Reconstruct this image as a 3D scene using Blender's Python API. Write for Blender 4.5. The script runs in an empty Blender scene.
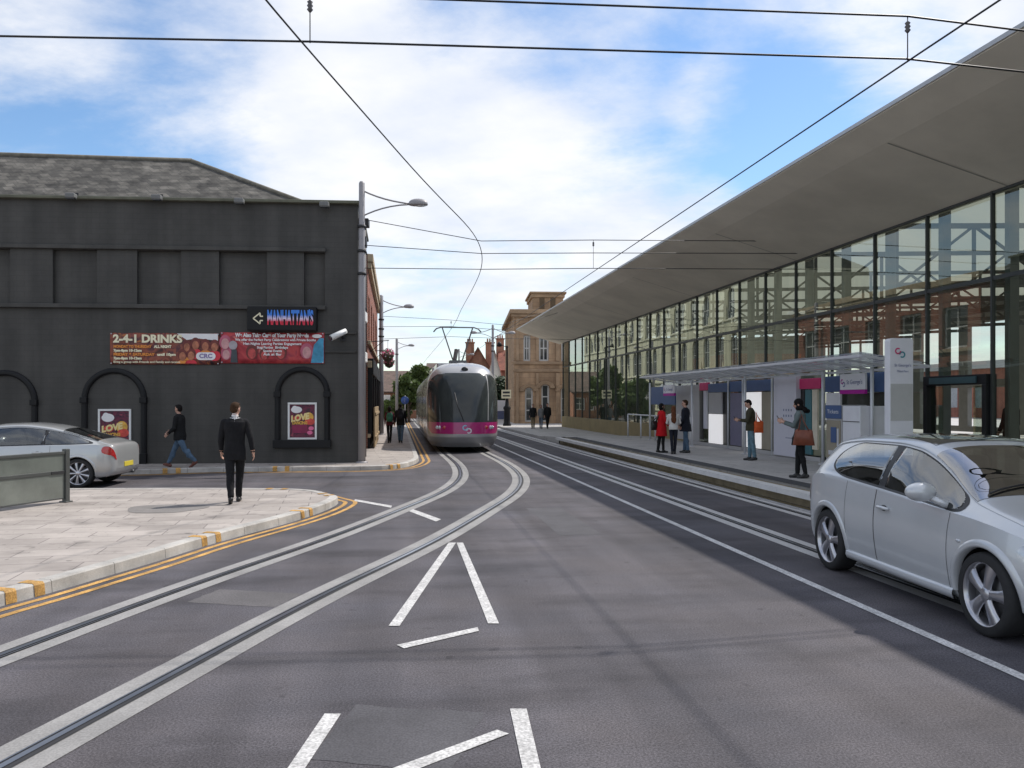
import bpy, bmesh, math, random
from mathutils import Vector, Matrix, noise, kdtree
R = math.radians
random.seed(7)
scene = bpy.context.scene
COL = scene.collection
F, HZ, CH = 830.0, 401.5, 1.88          # focal length in pixels, horizon row, eye height
TH = math.atan(115 / 830.0)             # the street runs this far left of the view axis
CT, ST = math.cos(TH), math.sin(TH)

def G(px, py, z=0.0):
    """ground point (height z) seen at a pixel of the survey photograph"""
    d = F * (CH - z) / (py - HZ)
    return Vector(((px - 512) * d / F, d, z))

def S(u, s, z=0.0):
    """street frame: u to the right of the camera line, s along the street"""
    return Vector((u * CT - s * ST, u * ST + s * CT, z))

def to_us(p):
    return (p.x * CT + p.y * ST, -p.x * ST + p.y * CT)

# ------------------------------------------------------------------ objects
def tag(o, label=None, cat=None, group=None, kind=None):
    if label: o['label'] = label
    if cat: o['category'] = cat
    if group: o['group'] = group
    if kind: o['kind'] = kind
    return o

def empty(name, loc=(0, 0, 0), rz=0.0, label=None, cat=None, group=None):
    o = bpy.data.objects.new(name, None)
    o.empty_display_size = 0.2
    COL.objects.link(o)
    o.location = loc
    o.rotation_euler = (0, 0, rz)
    return tag(o, label, cat, group)

def copy_tree(o, parent=None):
    c = o.copy()
    COL.objects.link(c)
    if parent: c.parent = parent
    for ch in list(o.children):
        copy_tree(ch, c)
    return c

class MB:
    """collects shapes and links them as ONE mesh object"""
    def __init__(self):
        self.v, self.f, self.m, self.s = [], [], [], []
    def add(self, vs, fs, mi=0, smooth=False):
        b = len(self.v)
        self.v += [tuple(p) for p in vs]
        for f in fs:
            self.f.append([b + i for i in f]); self.m.append(mi); self.s.append(smooth)
        return self
    def quad(self, a, b, c, d, mi=0):
        return self.add([a, b, c, d], [(0, 1, 2, 3)], mi)
    def box(self, x0, x1, y0, y1, z0, z1, mi=0):
        vs = [(x, y, z) for x in (x0, x1) for y in (y0, y1) for z in (z0, z1)]
        return self.add(vs, [(0, 1, 3, 2), (4, 6, 7, 5), (0, 4, 5, 1), (2, 3, 7, 6), (0, 2, 6, 4), (1, 5, 7, 3)], mi)
    def obox(self, c, ax, ay, az, hx, hy, hz, mi=0):
        c, ax, ay, az = Vector(c), Vector(ax), Vector(ay), Vector(az)
        vs = [c + ax * (sx * hx) + ay * (sy * hy) + az * (sz * hz) for sx in (-1, 1) for sy in (-1, 1) for sz in (-1, 1)]
        return self.add(vs, [(0, 1, 3, 2), (4, 6, 7, 5), (0, 4, 5, 1), (2, 3, 7, 6), (0, 2, 6, 4), (1, 5, 7, 3)], mi)
    def bar(self, a, b, w, h, mi=0, up=(0, 0, 1)):
        a, b = Vector(a), Vector(b); d = (b - a); L = d.length; d.normalize()
        up = Vector(up)
        if abs(d.dot(up)) > 0.98: up = Vector((1, 0, 0))
        sx = d.cross(up).normalized(); uz = sx.cross(d)
        return self.obox((a + b) / 2, d, sx, uz, L / 2, w / 2, h / 2, mi)
    def tube(self, pts, r, n=10, mi=0, caps=True, smooth=True, sx=1.0):
        pts = [Vector(p) for p in pts]
        if not isinstance(r, (list, tuple)): r = [r] * len(pts)
        vs, fs = [], []
        t0 = (pts[1] - pts[0]).normalized()
        up = Vector((0, 0, 1)) if abs(t0.z) < 0.9 else Vector((1, 0, 0))
        nx = t0.cross(up).normalized()
        for i, p in enumerate(pts):
            t = (pts[min(i + 1, len(pts) - 1)] - pts[max(i - 1, 0)]).normalized()
            nx = (nx - t * nx.dot(t)).normalized(); ny = t.cross(nx)
            for k in range(n):
                a = 2 * math.pi * k / n
                vs.append(p + nx * (math.cos(a) * r[i] * sx) + ny * (math.sin(a) * r[i]))
        for i in range(len(pts) - 1):
            for k in range(n):
                k2 = (k + 1) % n
                fs.append((i * n + k, i * n + k2, (i + 1) * n + k2, (i + 1) * n + k))
        self.add(vs, fs, mi, smooth)
        if caps:
            b = len(self.v) - len(vs)
            self.f.append([b + k for k in range(n)][::-1]); self.m.append(mi); self.s.append(False)
            self.f.append([b + (len(pts) - 1) * n + k for k in range(n)]); self.m.append(mi); self.s.append(False)
        return self
    def lathe(self, prof, n=24, c=(0, 0, 0), axis='z', mi=0, smooth=True):
        c = Vector(c); vs, fs = [], []
        for (r, h) in prof:
            for k in range(n):
                a = 2 * math.pi * k / n
                p = (r * math.cos(a), r * math.sin(a), h)
                if axis == 'y': p = (p[0], p[2], p[1])
                if axis == 'x': p = (p[2], p[0], p[1])
                vs.append(c + Vector(p))
        for i in range(len(prof) - 1):
            for k in range(n):
                k2 = (k + 1) % n
                fs.append((i * n + k, i * n + k2, (i + 1) * n + k2, (i + 1) * n + k))
        return self.add(vs, fs, mi, smooth)
    def grid(self, rows, mi=0, smooth=True, closed=False):
        n = len(rows[0]); vs = [p for r in rows for p in r]; fs = []
        for i in range(len(rows) - 1):
            for k in range(n if closed else n - 1):
                k2 = (k + 1) % n
                fs.append((i * n + k, i * n + k2, (i + 1) * n + k2, (i + 1) * n + k))
        return self.add(vs, fs, mi, smooth)
    def prism(self, poly, z0, z1, mi=0, mi_top=None, bottom=True):
        n = len(poly)
        vs = [(p[0], p[1], z0) for p in poly] + [(p[0], p[1], z1) for p in poly]
        self.add(vs, [(k, (k + 1) % n, n + (k + 1) % n, n + k) for k in range(n)], mi)
        b = len(self.v) - 2 * n
        self.f.append([b + n + k for k in range(n)]); self.m.append(mi if mi_top is None else mi_top); self.s.append(False)
        if bottom:
            self.f.append([b + k for k in range(n)][::-1]); self.m.append(mi); self.s.append(False)
        return self
    def ball(self, c, rx, ry=None, rz=None, n=12, mi=0, smooth=True):
        ry = rx if ry is None else ry; rz = rx if rz is None else rz
        rows = []
        for i in range(n // 2 + 1):
            t = -math.pi / 2 + math.pi * i / (n // 2)
            rr = max(math.cos(t), 0.001)
            rows.append([(c[0] + rx * rr * math.cos(2 * math.pi * k / n), c[1] + ry * rr * math.sin(2 * math.pi * k / n), c[2] + rz * math.sin(t)) for k in range(n)])
        return self.grid(rows, mi, smooth, closed=True)
    def mesh(self, name, mats):
        me = bpy.data.meshes.new(name)
        me.from_pydata(self.v, [], self.f)
        for m in (mats if isinstance(mats, (list, tuple)) else [mats]):
            me.materials.append(m)
        me.polygons.foreach_set('material_index', self.m)
        me.polygons.foreach_set('use_smooth', self.s)
        me.update()
        return me
    def build(self, name, mats, parent=None, loc=None, rz=None, bevel=0, fix=True, label=None, cat=None, group=None, kind=None, seg=2, angle=None):
        me = self.mesh(name, mats)
        if fix:
            bm = bmesh.new(); bm.from_mesh(me)
            bmesh.ops.recalc_face_normals(bm, faces=bm.faces); bm.to_mesh(me); bm.free()
        o = bpy.data.objects.new(name, me)
        COL.objects.link(o)
        if parent: o.parent = parent
        if loc is not None: o.location = loc
        if rz is not None: o.rotation_euler = (0, 0, rz)
        if bevel:
            md = o.modifiers.new('bevel', 'BEVEL'); md.width = bevel; md.segments = seg
            md.limit_method = 'ANGLE'; md.angle_limit = R(35); md.harden_normals = False
        return tag(o, label, cat, group, kind)

FONT_CACHE = {}
def text_into(mb, body, size, place, mi=0, width=None, thick=0.0, bold=0.0, align='CENTER'):
    """letters as flat filled shapes; place(x, y) maps text coordinates to 3D; width squeezes the line to a given width"""
    cu = bpy.data.curves.new('lettering', 'FONT')
    cu.body = body; cu.size = size; cu.align_x = align; cu.align_y = 'CENTER'
    cu.resolution_u = 3; cu.offset = bold; cu.fill_mode = 'BOTH'; cu.extrude = thick
    ob = bpy.data.objects.new('lettering', cu); COL.objects.link(ob)
    dg = bpy.context.evaluated_depsgraph_get()
    me = bpy.data.meshes.new_from_object(ob.evaluated_get(dg))
    xs = [v.co.x for v in me.vertices] or [0]
    k = 1.0
    if width: k = width / max(1e-4, max(xs) - min(xs))
    mid = (max(xs) + min(xs)) / 2 if align == 'CENTER' else min(xs)
    mb.add([place((v.co.x - mid) * k, v.co.y, v.co.z) for v in me.vertices], [tuple(p.vertices) for p in me.polygons], mi)
    bpy.data.objects.remove(ob); bpy.data.curves.remove(cu); bpy.data.meshes.remove(me)

# ------------------------------------------------------------------ materials
MATS = {}
def newmat(name):
    m = bpy.data.materials.new(name); m.use_nodes = True
    nt = m.node_tree
    return m, nt, nt.nodes, nt.links, nt.nodes['Principled BSDF']

def mat(name, col, rough=0.6, metal=0.0, var=0.12, scale=4.0, bump=0.0, bscale=40.0, coat=0.0, spec=0.5, stretch=(1, 1, 1), fine=0.0, fscale=120.0):
    if name in MATS: return MATS[name]
    m, nt, N, L, b = newmat(name)
    tc = N.new('ShaderNodeTexCoord'); mp = N.new('ShaderNodeMapping')
    mp.inputs['Scale'].default_value = stretch
    L.new(tc.outputs['Object'], mp.inputs['Vector'])
    nz = N.new('ShaderNodeTexNoise'); nz.inputs['Scale'].default_value = scale; nz.inputs['Detail'].default_value = 6; nz.inputs['Roughness'].default_value = 0.6
    L.new(mp.outputs['Vector'], nz.inputs['Vector'])
    mx = N.new('ShaderNodeMix'); mx.data_type = 'RGBA'
    lo = [c * (1 - var) for c in col] + [1]; hi = [min(1, c * (1 + var)) for c in col] + [1]
    mx.inputs['A'].default_value = lo; mx.inputs['B'].default_value = hi
    rp = N.new('ShaderNodeMapRange'); rp.inputs['From Min'].default_value = 0.3; rp.inputs['From Max'].default_value = 0.7
    L.new(nz.outputs['Fac'], rp.inputs['Value']); L.new(rp.outputs['Result'], mx.inputs['Factor'])
    out = mx.outputs['Result']
    if fine:
        n2 = N.new('ShaderNodeTexNoise'); n2.inputs['Scale'].default_value = fscale; n2.inputs['Detail'].default_value = 2
        L.new(mp.outputs['Vector'], n2.inputs['Vector'])
        r2 = N.new('ShaderNodeMapRange'); r2.inputs['From Min'].default_value = 0.3; r2.inputs['From Max'].default_value = 0.7
        r2.inputs['To Min'].default_value = 1 - fine; r2.inputs['To Max'].default_value = 1 + fine
        L.new(n2.outputs['Fac'], r2.inputs['Value'])
        vm = N.new('ShaderNodeVectorMath'); vm.operation = 'SCALE'
        L.new(out, vm.inputs[0]); L.new(r2.outputs['Result'], vm.inputs['Scale']); out = vm.outputs['Vector']
    L.new(out, b.inputs['Base Color'])
    b.inputs['Roughness'].default_value = rough; b.inputs['Metallic'].default_value = metal
    b.inputs['Specular IOR Level'].default_value = spec
    b.inputs['Coat Weight'].default_value = coat; b.inputs['Coat Roughness'].default_value = 0.05
    if bump:
        n3 = N.new('ShaderNodeTexNoise'); n3.inputs['Scale'].default_value = bscale; n3.inputs['Detail'].default_value = 4
        L.new(mp.outputs['Vector'], n3.inputs['Vector'])
        bp = N.new('ShaderNodeBump'); bp.inputs['Strength'].default_value = bump; bp.inputs['Distance'].default_value = 0.01
        L.new(n3.outputs['Fac'], bp.inputs['Height']); L.new(bp.outputs['Normal'], b.inputs['Normal'])
    MATS[name] = m
    return m

def brickmat(name, c1, c2, mortar, bw=0.225, bh=0.075, gap=0.01, plan=False, rough=0.85, bump=0.3, var=0.25, vscale=0.7, rot=0.0, offset=0.5, paint=None):
    if name in MATS: return MATS[name]
    m, nt, N, L, b = newmat(name)
    tc = N.new('ShaderNodeTexCoord'); sp = N.new('ShaderNodeSeparateXYZ'); cb = N.new('ShaderNodeCombineXYZ')
    mp0 = N.new('ShaderNodeMapping'); mp0.inputs['Rotation'].default_value = (0, 0, rot)
    L.new(tc.outputs['Object'], mp0.inputs['Vector']); L.new(mp0.outputs['Vector'], sp.inputs['Vector'])
    if plan:
        L.new(sp.outputs['X'], cb.inputs['X']); L.new(sp.outputs['Y'], cb.inputs['Y'])
    else:
        ad = N.new('ShaderNodeMath'); ad.operation = 'ADD'
        L.new(sp.outputs['X'], ad.inputs[0]); L.new(sp.outputs['Y'], ad.inputs[1])
        L.new(ad.outputs[0], cb.inputs['X']); L.new(sp.outputs['Z'], cb.inputs['Y'])
    bt = N.new('ShaderNodeTexBrick'); bt.offset = offset
    bt.inputs['Color1'].default_value = (*c1, 1); bt.inputs['Color2'].default_value = (*c2, 1); bt.inputs['Mortar'].default_value = (*mortar, 1)
    bt.inputs['Scale'].default_value = 1.0; bt.inputs['Brick Width'].default_value = bw; bt.inputs['Row Height'].default_value = bh
    bt.inputs['Mortar Size'].default_value = gap; bt.inputs['Mortar Smooth'].default_value = 0.3
    L.new(cb.outputs['Vector'], bt.inputs['Vector'])
    nz = N.new('ShaderNodeTexNoise'); nz.inputs['Scale'].default_value = vscale; nz.inputs['Detail'].default_value = 8; nz.inputs['Roughness'].default_value = 0.65
    L.new(tc.outputs['Object'], nz.inputs['Vector'])
    r2 = N.new('ShaderNodeMapRange'); r2.inputs['From Min'].default_value = 0.3; r2.inputs['From Max'].default_value = 0.7
    r2.inputs['To Min'].default_value = 1 - var; r2.inputs['To Max'].default_value = 1 + var
    L.new(nz.outputs['Fac'], r2.inputs['Value'])
    vm = N.new('ShaderNodeVectorMath'); vm.operation = 'SCALE'
    L.new(bt.outputs['Color'], vm.inputs[0]); L.new(r2.outputs['Result'], vm.inputs['Scale'])
    res = vm.outputs['Vector']
    if not plan:      # weather streaks running down the wall
        ms_ = N.new('ShaderNodeMapping'); ms_.inputs['Scale'].default_value = (2.2, 2.2, 0.16); L.new(tc.outputs['Object'], ms_.inputs['Vector'])
        q = N.new('ShaderNodeTexNoise'); q.inputs['Scale'].default_value = 1.0; q.inputs['Detail'].default_value = 6; L.new(ms_.outputs['Vector'], q.inputs['Vector'])
        r = N.new('ShaderNodeMapRange'); r.inputs['From Min'].default_value = 0.35; r.inputs['From Max'].default_value = 0.65; r.inputs['To Min'].default_value = 0.84; r.inputs['To Max'].default_value = 1.18; L.new(q.outputs['Fac'], r.inputs['Value'])
        v2 = N.new('ShaderNodeVectorMath'); v2.operation = 'SCALE'; L.new(res, v2.inputs[0]); L.new(r.outputs['Result'], v2.inputs['Scale']); res = v2.outputs['Vector']
    if plan:      # GRIME: stains and trodden gum
        for sc, lo_, hi_, dark in ((2.3, 0.60, 0.70, 0.72), (7.0, 0.66, 0.69, 0.62), (16.0, 0.70, 0.72, 0.5)):
            q = N.new('ShaderNodeTexNoise'); q.inputs['Scale'].default_value = sc; q.inputs['Detail'].default_value = 3
            L.new(tc.outputs['Object'], q.inputs['Vector'])
            r = N.new('ShaderNodeMapRange'); r.inputs['From Min'].default_value = lo_; r.inputs['From Max'].default_value = hi_; r.inputs['To Min'].default_value = 1.0; r.inputs['To Max'].default_value = dark
            L.new(q.outputs['Fac'], r.inputs['Value'])
            v2 = N.new('ShaderNodeVectorMath'); v2.operation = 'SCALE'; L.new(res, v2.inputs[0]); L.new(r.outputs['Result'], v2.inputs['Scale']); res = v2.outputs['Vector']
    L.new(res, b.inputs['Base Color'])
    b.inputs['Roughness'].default_value = rough
    bp = N.new('ShaderNodeBump'); bp.inputs['Strength'].default_value = bump; bp.inputs['Distance'].default_value = 0.01; bp.invert = True
    L.new(bt.outputs['Fac'], bp.inputs['Height']); L.new(bp.outputs['Normal'], b.inputs['Normal'])
    MATS[name] = m
    return m

def glassmat(name, tint=(0.7, 0.75, 0.72), ior=2.0, rough=0.0, refl=(0.9, 0.92, 0.9), base=0.0):
    """thin sheet glass: fresnel mix of a tinted see-through part and a mirror part"""
    if name in MATS: return MATS[name]
    m, nt, N, L, b = newmat(name); N.remove(b)
    out = N['Material Output']
    tr = N.new('ShaderNodeBsdfTransparent'); tr.inputs['Color'].default_value = (*tint, 1)
    gl = N.new('ShaderNodeBsdfGlossy'); gl.inputs['Color'].default_value = (*refl, 1); gl.inputs['Roughness'].default_value = rough
    fr = N.new('ShaderNodeFresnel'); fr.inputs['IOR'].default_value = ior
    # a pane is two-sided: use the same reflectance from behind
    ge = N.new('ShaderNodeNewGeometry')
    mx = N.new('ShaderNodeMixShader'); 
    lw = N.new('ShaderNodeLayerWeight'); lw.inputs['Blend'].default_value = 0.5
    mr = N.new('ShaderNodeMapRange'); mr.inputs['To Min'].default_value = base; mr.inputs['To Max'].default_value = 1.0
    pw = N.new('ShaderNodeMath'); pw.operation = 'POWER'; pw.inputs[1].default_value = ior
    L.new(lw.outputs['Facing'], pw.inputs[0]); L.new(pw.outputs[0], mr.inputs['Value'])
    L.new(mr.outputs['Result'], mx.inputs['Fac']); L.new(tr.outputs[0], mx.inputs[1]); L.new(gl.outputs[0], mx.inputs[2])
    N.remove(fr); N.remove(ge)
    L.new(mx.outputs[0], out.inputs['Surface'])
    MATS[name] = m
    return m

def asphaltmat(name):
    m, nt, N, L, b = newmat(name)
    tc = N.new('ShaderNodeTexCoord')
    mp = N.new('ShaderNodeMapping'); mp.inputs['Rotation'].default_value = (0, 0, -TH)
    L.new(tc.outputs['Object'], mp.inputs['Vector'])
    def nz(scale, detail, rough, vec):
        n = N.new('ShaderNodeTexNoise'); n.inputs['Scale'].default_value = scale; n.inputs['Detail'].default_value = detail; n.inputs['Roughness'].default_value = rough
        L.new(vec, n.inputs['Vector']); return n.outputs['Fac']
    def rng(v, a, b_, c, d):
        r = N.new('ShaderNodeMapRange'); r.inputs['From Min'].default_value = a; r.inputs['From Max'].default_value = b_; r.inputs['To Min'].default_value = c; r.inputs['To Max'].default_value = d
        L.new(v, r.inputs['Value']); return r.outputs['Result']
    def mul(a, b_):
        k = N.new('ShaderNodeMath'); k.operation = 'MULTIPLY'; L.new(a, k.inputs[0]); L.new(b_, k.inputs[1]); return k.outputs[0]
    st = N.new('ShaderNodeMapping'); st.inputs['Scale'].default_value = (1.3, 0.12, 1); L.new(mp.outputs['Vector'], st.inputs['Vector'])
    s2 = N.new('ShaderNodeMapping'); s2.inputs['Scale'].default_value = (0.25, 1.6, 1); L.new(mp.outputs['Vector'], s2.inputs['Vector'])
    wear = rng(nz(1.0, 4, 0.5, st.outputs['Vector']), 0.35, 0.65, 0.76, 1.18)
    across = rng(nz(1.0, 5, 0.6, s2.outputs['Vector']), 0.3, 0.7, 0.88, 1.12)
    blot = rng(nz(0.35, 6, 0.6, tc.outputs['Object']), 0.35, 0.65, 0.80, 1.14)
    fine = rng(nz(70, 3, 0.7, tc.outputs['Object']), 0.34, 0.66, 0.55, 1.5)
    fine2 = rng(nz(190, 2, 0.7, tc.outputs['Object']), 0.3, 0.7, 0.62, 1.42)
    s3 = N.new('ShaderNodeMapping'); s3.inputs['Scale'].default_value = (0.55, 1.5, 1); L.new(mp.outputs['Vector'], s3.inputs['Vector'])
    smear = rng(nz(1.0, 5, 0.55, s3.outputs['Vector']), 0.50, 0.66, 1.0, 0.72)          # darker smears drawn out across the street
    spot = rng(nz(5.0, 2, 0.5, tc.outputs['Object']), 0.68, 0.74, 1.0, 0.70)
    k = mul(mul(mul(wear, across), mul(blot, mul(smear, spot))), mul(fine, fine2))
    # warm / cool drift
    dr = N.new('ShaderNodeMix'); dr.data_type = 'RGBA'
    dr.inputs['A'].default_value = (0.084, 0.080, 0.091, 1); dr.inputs['B'].default_value = (0.097, 0.088, 0.094, 1)
    L.new(rng(nz(0.6, 4, 0.6, tc.outputs['Object']), 0.35, 0.65, 0, 1), dr.inputs['Factor'])
    vm = N.new('ShaderNodeVectorMath'); vm.operation = 'SCALE'; L.new(dr.outputs['Result'], vm.inputs[0]); L.new(k, vm.inputs['Scale'])
    L.new(vm.outputs['Vector'], b.inputs['Base Color'])
    b.inputs['Roughness'].default_value = 0.82; b.inputs['Specular IOR Level'].default_value = 0.3
    bp = N.new('ShaderNodeBump'); bp.inputs['Strength'].default_value = 0.35; bp.inputs['Distance'].default_value = 0.006
    L.new(nz(90, 3, 0.7, tc.outputs['Object']), bp.inputs['Height']); L.new(bp.outputs['Normal'], b.inputs['Normal'])
    return m

# ------------------------------------------------------------------ walls with openings
def wall_into(mb, x0, x1, z0, z1, holes, y=0.0, depth=0.12, mi=0, P=None):
    """a wall face in the plane y, outside = -y; holes: (xa, xb, za, zb, arch) with arch = rise of a round head"""
    P = P or (lambda x, yy, z: (x, yy, z))
    xs = sorted({x0, x1, *[h[0] for h in holes], *[h[1] for h in holes]})
    zs = sorted({z0, z1, *[h[2] for h in holes], *[h[3] for h in holes]})
    for i in range(len(xs) - 1):
        for j in range(len(zs) - 1):
            cx, cz = (xs[i] + xs[i + 1]) / 2, (zs[j] + zs[j + 1]) / 2
            if any(h[0] < cx < h[1] and h[2] < cz < h[3] for h in holes): continue
            mb.quad(P(xs[i], y, zs[j]), P(xs[i + 1], y, zs[j]), P(xs[i + 1], y, zs[j + 1]), P(xs[i], y, zs[j + 1]), mi)
    for h in holes:
        xa, xb, za, zb = h[:4]; arch = h[4] if len(h) > 4 else 0
        if not arch:
            ring = [(xa, za), (xb, za), (xb, zb), (xa, zb)]
        else:
            n = 10; c = (xa + xb) / 2; hw = (xb - xa) / 2
            arc = [(c + hw * math.cos(math.pi * k / n), zb - arch + arch * math.sin(math.pi * k / n)) for k in range(n + 1)]
            ring = [(xa, za), (xb, za)] + arc
            for k in range(n):
                a, bb = arc[k], arc[k + 1]
                mb.quad(P(a[0], y, a[1]), P(a[0], y, zb), P(bb[0], y, zb), P(bb[0], y, bb[1]), mi)
        for k in range(len(ring)):
            a, bb = ring[k], ring[(k + 1) % len(ring)]
            mb.quad(P(a[0], y, a[1]), P(bb[0], y, bb[1]), P(bb[0], y + depth, bb[1]), P(a[0], y + depth, a[1]), mi)

def window_part(parent, h, y, depth, fmat, gmat, nx=2, nz=2, P=None, fw=0.07):
    """frame (part) with its pane (sub-part) set back in an opening of wall_into"""
    P = P or (lambda x, yy, z: (x, yy, z))
    xa, xb, za, zb = h[:4]
    f = MB(); yy0, yy1 = y + depth - 0.06, y + depth
    def bx(a, b_, c, d, e0=0):
        vs = [P(x, q, z) for x in (a, b_) for q in (yy0 - e0, yy1 + 0.004) for z in (c, d)]
        f.add(vs, [(0, 1, 3, 2), (4, 6, 7, 5), (0, 4, 5, 1), (2, 3, 7, 6), (0, 2, 6, 4), (1, 5, 7, 3)])
    bx(xa, xa + fw, za, zb); bx(xb - fw, xb, za, zb)
    bx(xa + fw, xb - fw, za, za + fw, 0.004); bx(xa + fw, xb - fw, zb - fw, zb, 0.004)
    for i in range(1, nx):
        c = xa + (xb - xa) * i / nx; bx(c - fw * 0.3, c + fw * 0.3, za + fw, zb - fw, -0.004)
    for j in range(1, nz):
        c = za + (zb - za) * j / nz; bx(xa + fw, xb - fw, c - fw * 0.35, c + fw * 0.35, 0.002)
    fo = f.build('window', fmat, parent)
    g = MB(); g.quad(P(xa, yy1 - 0.01, za), P(xb, yy1 - 0.01, za), P(xb, yy1 - 0.01, zb), P(xa, yy1 - 0.01, zb))
    g.build('pane', gmat, fo, fix=False)
    return fo
SKY_STRENGTH, SUN_ENERGY, EXPOSURE, CLOUD = 0.13, 3.2, 0.36, 6.2
# ------------------------------------------------------------------ palette
ASPH = asphaltmat('asphalt')
M_conc = mat('track_concrete', (0.27, 0.262, 0.255), 0.85, var=0.2, scale=1.6, bump=0.2, bscale=60, fine=0.16, fscale=70)
M_steel = mat('rail_steel', (0.36, 0.38, 0.42), 0.28, 0.9, var=0.15, scale=3)
M_groove = mat('rail_groove', (0.025, 0.025, 0.028), 0.8, var=0.2)
M_kerb = mat('granite_kerb', (0.44, 0.42, 0.39), 0.8, var=0.30, scale=2.2, fine=0.12, fscale=90, bump=0.15)
M_paver = brickmat('paver_stone', (0.40, 0.358, 0.325), (0.31, 0.275, 0.25), (0.20, 0.175, 0.165), bw=0.9, bh=0.45, gap=0.010, plan=True, rough=0.85, var=0.20, vscale=1.3, rot=R(-12), bump=0.15)
M_paver2 = brickmat('platform_paver', (0.46, 0.44, 0.42), (0.40, 0.385, 0.37), (0.3, 0.29, 0.28), bw=0.6, bh=0.6, gap=0.007, plan=True, rough=0.8, var=0.10, vscale=0.6, rot=-TH, bump=0.15)
M_paint = mat('white_road_paint', (0.50, 0.49, 0.48), 0.75, var=0.2, scale=6, fine=0.35, fscale=55)
M_paintold = mat('worn_white_paint', (0.55, 0.54, 0.53), 0.8, var=0.25, scale=3, fine=0.35, fscale=60)
M_yellow = mat('yellow_road_paint', (0.47, 0.265, 0.075), 0.75, var=0.42, scale=4, fine=0.35, fscale=60)
M_shadow = mat('shadowed_paving', (0.20, 0.185, 0.175), 0.85, var=0.15, scale=3, fine=0.15, fscale=60)  # darker paving tone for the walker's painted shadow

# ------------------------------------------------------------------ curves
def smooth_curve(pts, step=0.35):
    P = [Vector((p[0], p[1])) for p in pts]
    P = [P[0] * 2 - P[1]] + P + [P[-1] * 2 - P[-2]]
    out = []
    for i in range(1, len(P) - 2):
        a, b, c, d = P[i - 1], P[i], P[i + 1], P[i + 2]
        n = max(2, int((c - b).length / step))
        for k in range(n):
            t = k / n
            out.append(0.5 * ((2 * b) + (c - a) * t + (2 * a - 5 * b + 4 * c - d) * t * t + (3 * b - a - 3 * c + d) * t ** 3))
    out.append(P[-2])
    for _ in range(6):     # relax
        out = [out[0]] + [(out[i - 1] + out[i] * 2 + out[i + 1]) / 4 for i in range(1, len(out) - 1)] + [out[-1]]
    return out

def normals2(pts, closed=False):
    n = len(pts); res = []
    for i in range(n):
        a = pts[i - 1] if (i > 0 or closed) else pts[i]
        b = pts[(i + 1) % n] if (i < n - 1 or closed) else pts[i]
        t = (b - a).normalized()
        res.append(Vector((t.y, -t.x)))       # to the right of travel
    return res

def ribbon(mb, pts, o0, o1, z, mi=0, nrm=None):
    nrm = nrm or normals2(pts)
    rows = [[(p.x + n.x * o0, p.y + n.y * o0, z), (p.x + n.x * o1, p.y + n.y * o1, z)] for p, n in zip(pts, nrm)]
    return mb.grid(rows, mi, smooth=False)

def resample(pts, step):
    out = [pts[0].copy()]; acc = 0.0
    for a, b in zip(pts[:-1], pts[1:]):
        L = (b - a).length; t = step - acc
        while t <= L:
            out.append(a + (b - a) * (t / L)); t += step
        acc = (acc + L) % step
    return out

def kerb_stones(mb, pts, width, z1, length=0.9, gap=0.008, mi=0, z0=-0.02):
    """kerb of separate stones; pts = outer edge, width to the left of travel"""
    st = 0.15
    rs = resample(pts, st); nr = normals2(rs); per = int(length / st)
    for i in range(0, len(rs) - per, per):
        seg = list(range(i, i + per + 1)); rows = []
        for q, j in enumerate(seg):
            p, n = rs[j].copy(), nr[j]
            t = Vector((-n.y, n.x))
            if q == 0: p += t * gap / 2
            if q == len(seg) - 1: p -= t * gap / 2
            b = 0.015
            def at(o, z): return (p.x - n.x * o, p.y - n.y * o, z)
            rows.append([at(-0.012 if z0 < 0 else 0.0, z0), at(0, z1 - b), at(b, z1), at(width, z1), at(width, z0)])
        mb.grid(rows, mi, smooth=False)
        mb.add(rows[0], [(0, 1, 2, 3, 4)], mi); mb.add(rows[-1], [(4, 3, 2, 1, 0)], mi)

# ------------------------------------------------------------------ ground
g = MB(); g.quad((-700, -300, 0), (700, -300, 0), (700, 1100, 0), (-700, 1100, 0))
g.build('road', ASPH, kind='structure', fix=False)

# the paved island on the near left
isl_px = [(0, 605.8), (35, 598), (88, 581), (140.6, 566.4), (211, 544), (281, 525), (316.5, 514), (336, 505.6), (339.5, 501.5)]
isl = [Vector((-6.6, -1.5)), Vector((-5.6, 3.0))] + [G(x, y).xy for x, y in isl_px]
back = [G(334, 495.5, 0.12).xy, G(318, 490.5, 0.12).xy, G(296, 488.7, 0.12).xy, G(200, 488, 0.12).xy, G(70, 488.4, 0.12).xy]
isl += back
isl.append(isl[-1] + Vector((-14, -0.6)))
isl_c = smooth_curve(isl, 0.2)
isl_poly = [Vector((p.x, p.y)) for p in isl_c]
nr = normals2(isl_poly)
inner = [(p.x - n.x * 0.15, p.y - n.y * 0.15) for p, n in zip(isl_poly, nr)] + [(-26, -1.5)]
g = MB(); g.prism(inner, -0.05, 0.118, bottom=False); g.build('island_pavement', M_paver, kind='structure')
g = MB(); kerb_stones(g, isl_poly, 0.15, 0.125); g.build('island_kerb', M_kerb, kind='structure')
# the walker's cast shadow, painted as a darker patch of paving
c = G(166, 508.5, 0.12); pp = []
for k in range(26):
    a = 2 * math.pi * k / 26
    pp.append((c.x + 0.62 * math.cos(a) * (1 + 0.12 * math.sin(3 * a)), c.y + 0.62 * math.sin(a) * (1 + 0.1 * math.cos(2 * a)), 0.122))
g = MB(); g.add(pp, [tuple(range(26))]); g.build('paving_shadow', M_shadow, kind='structure')

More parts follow.
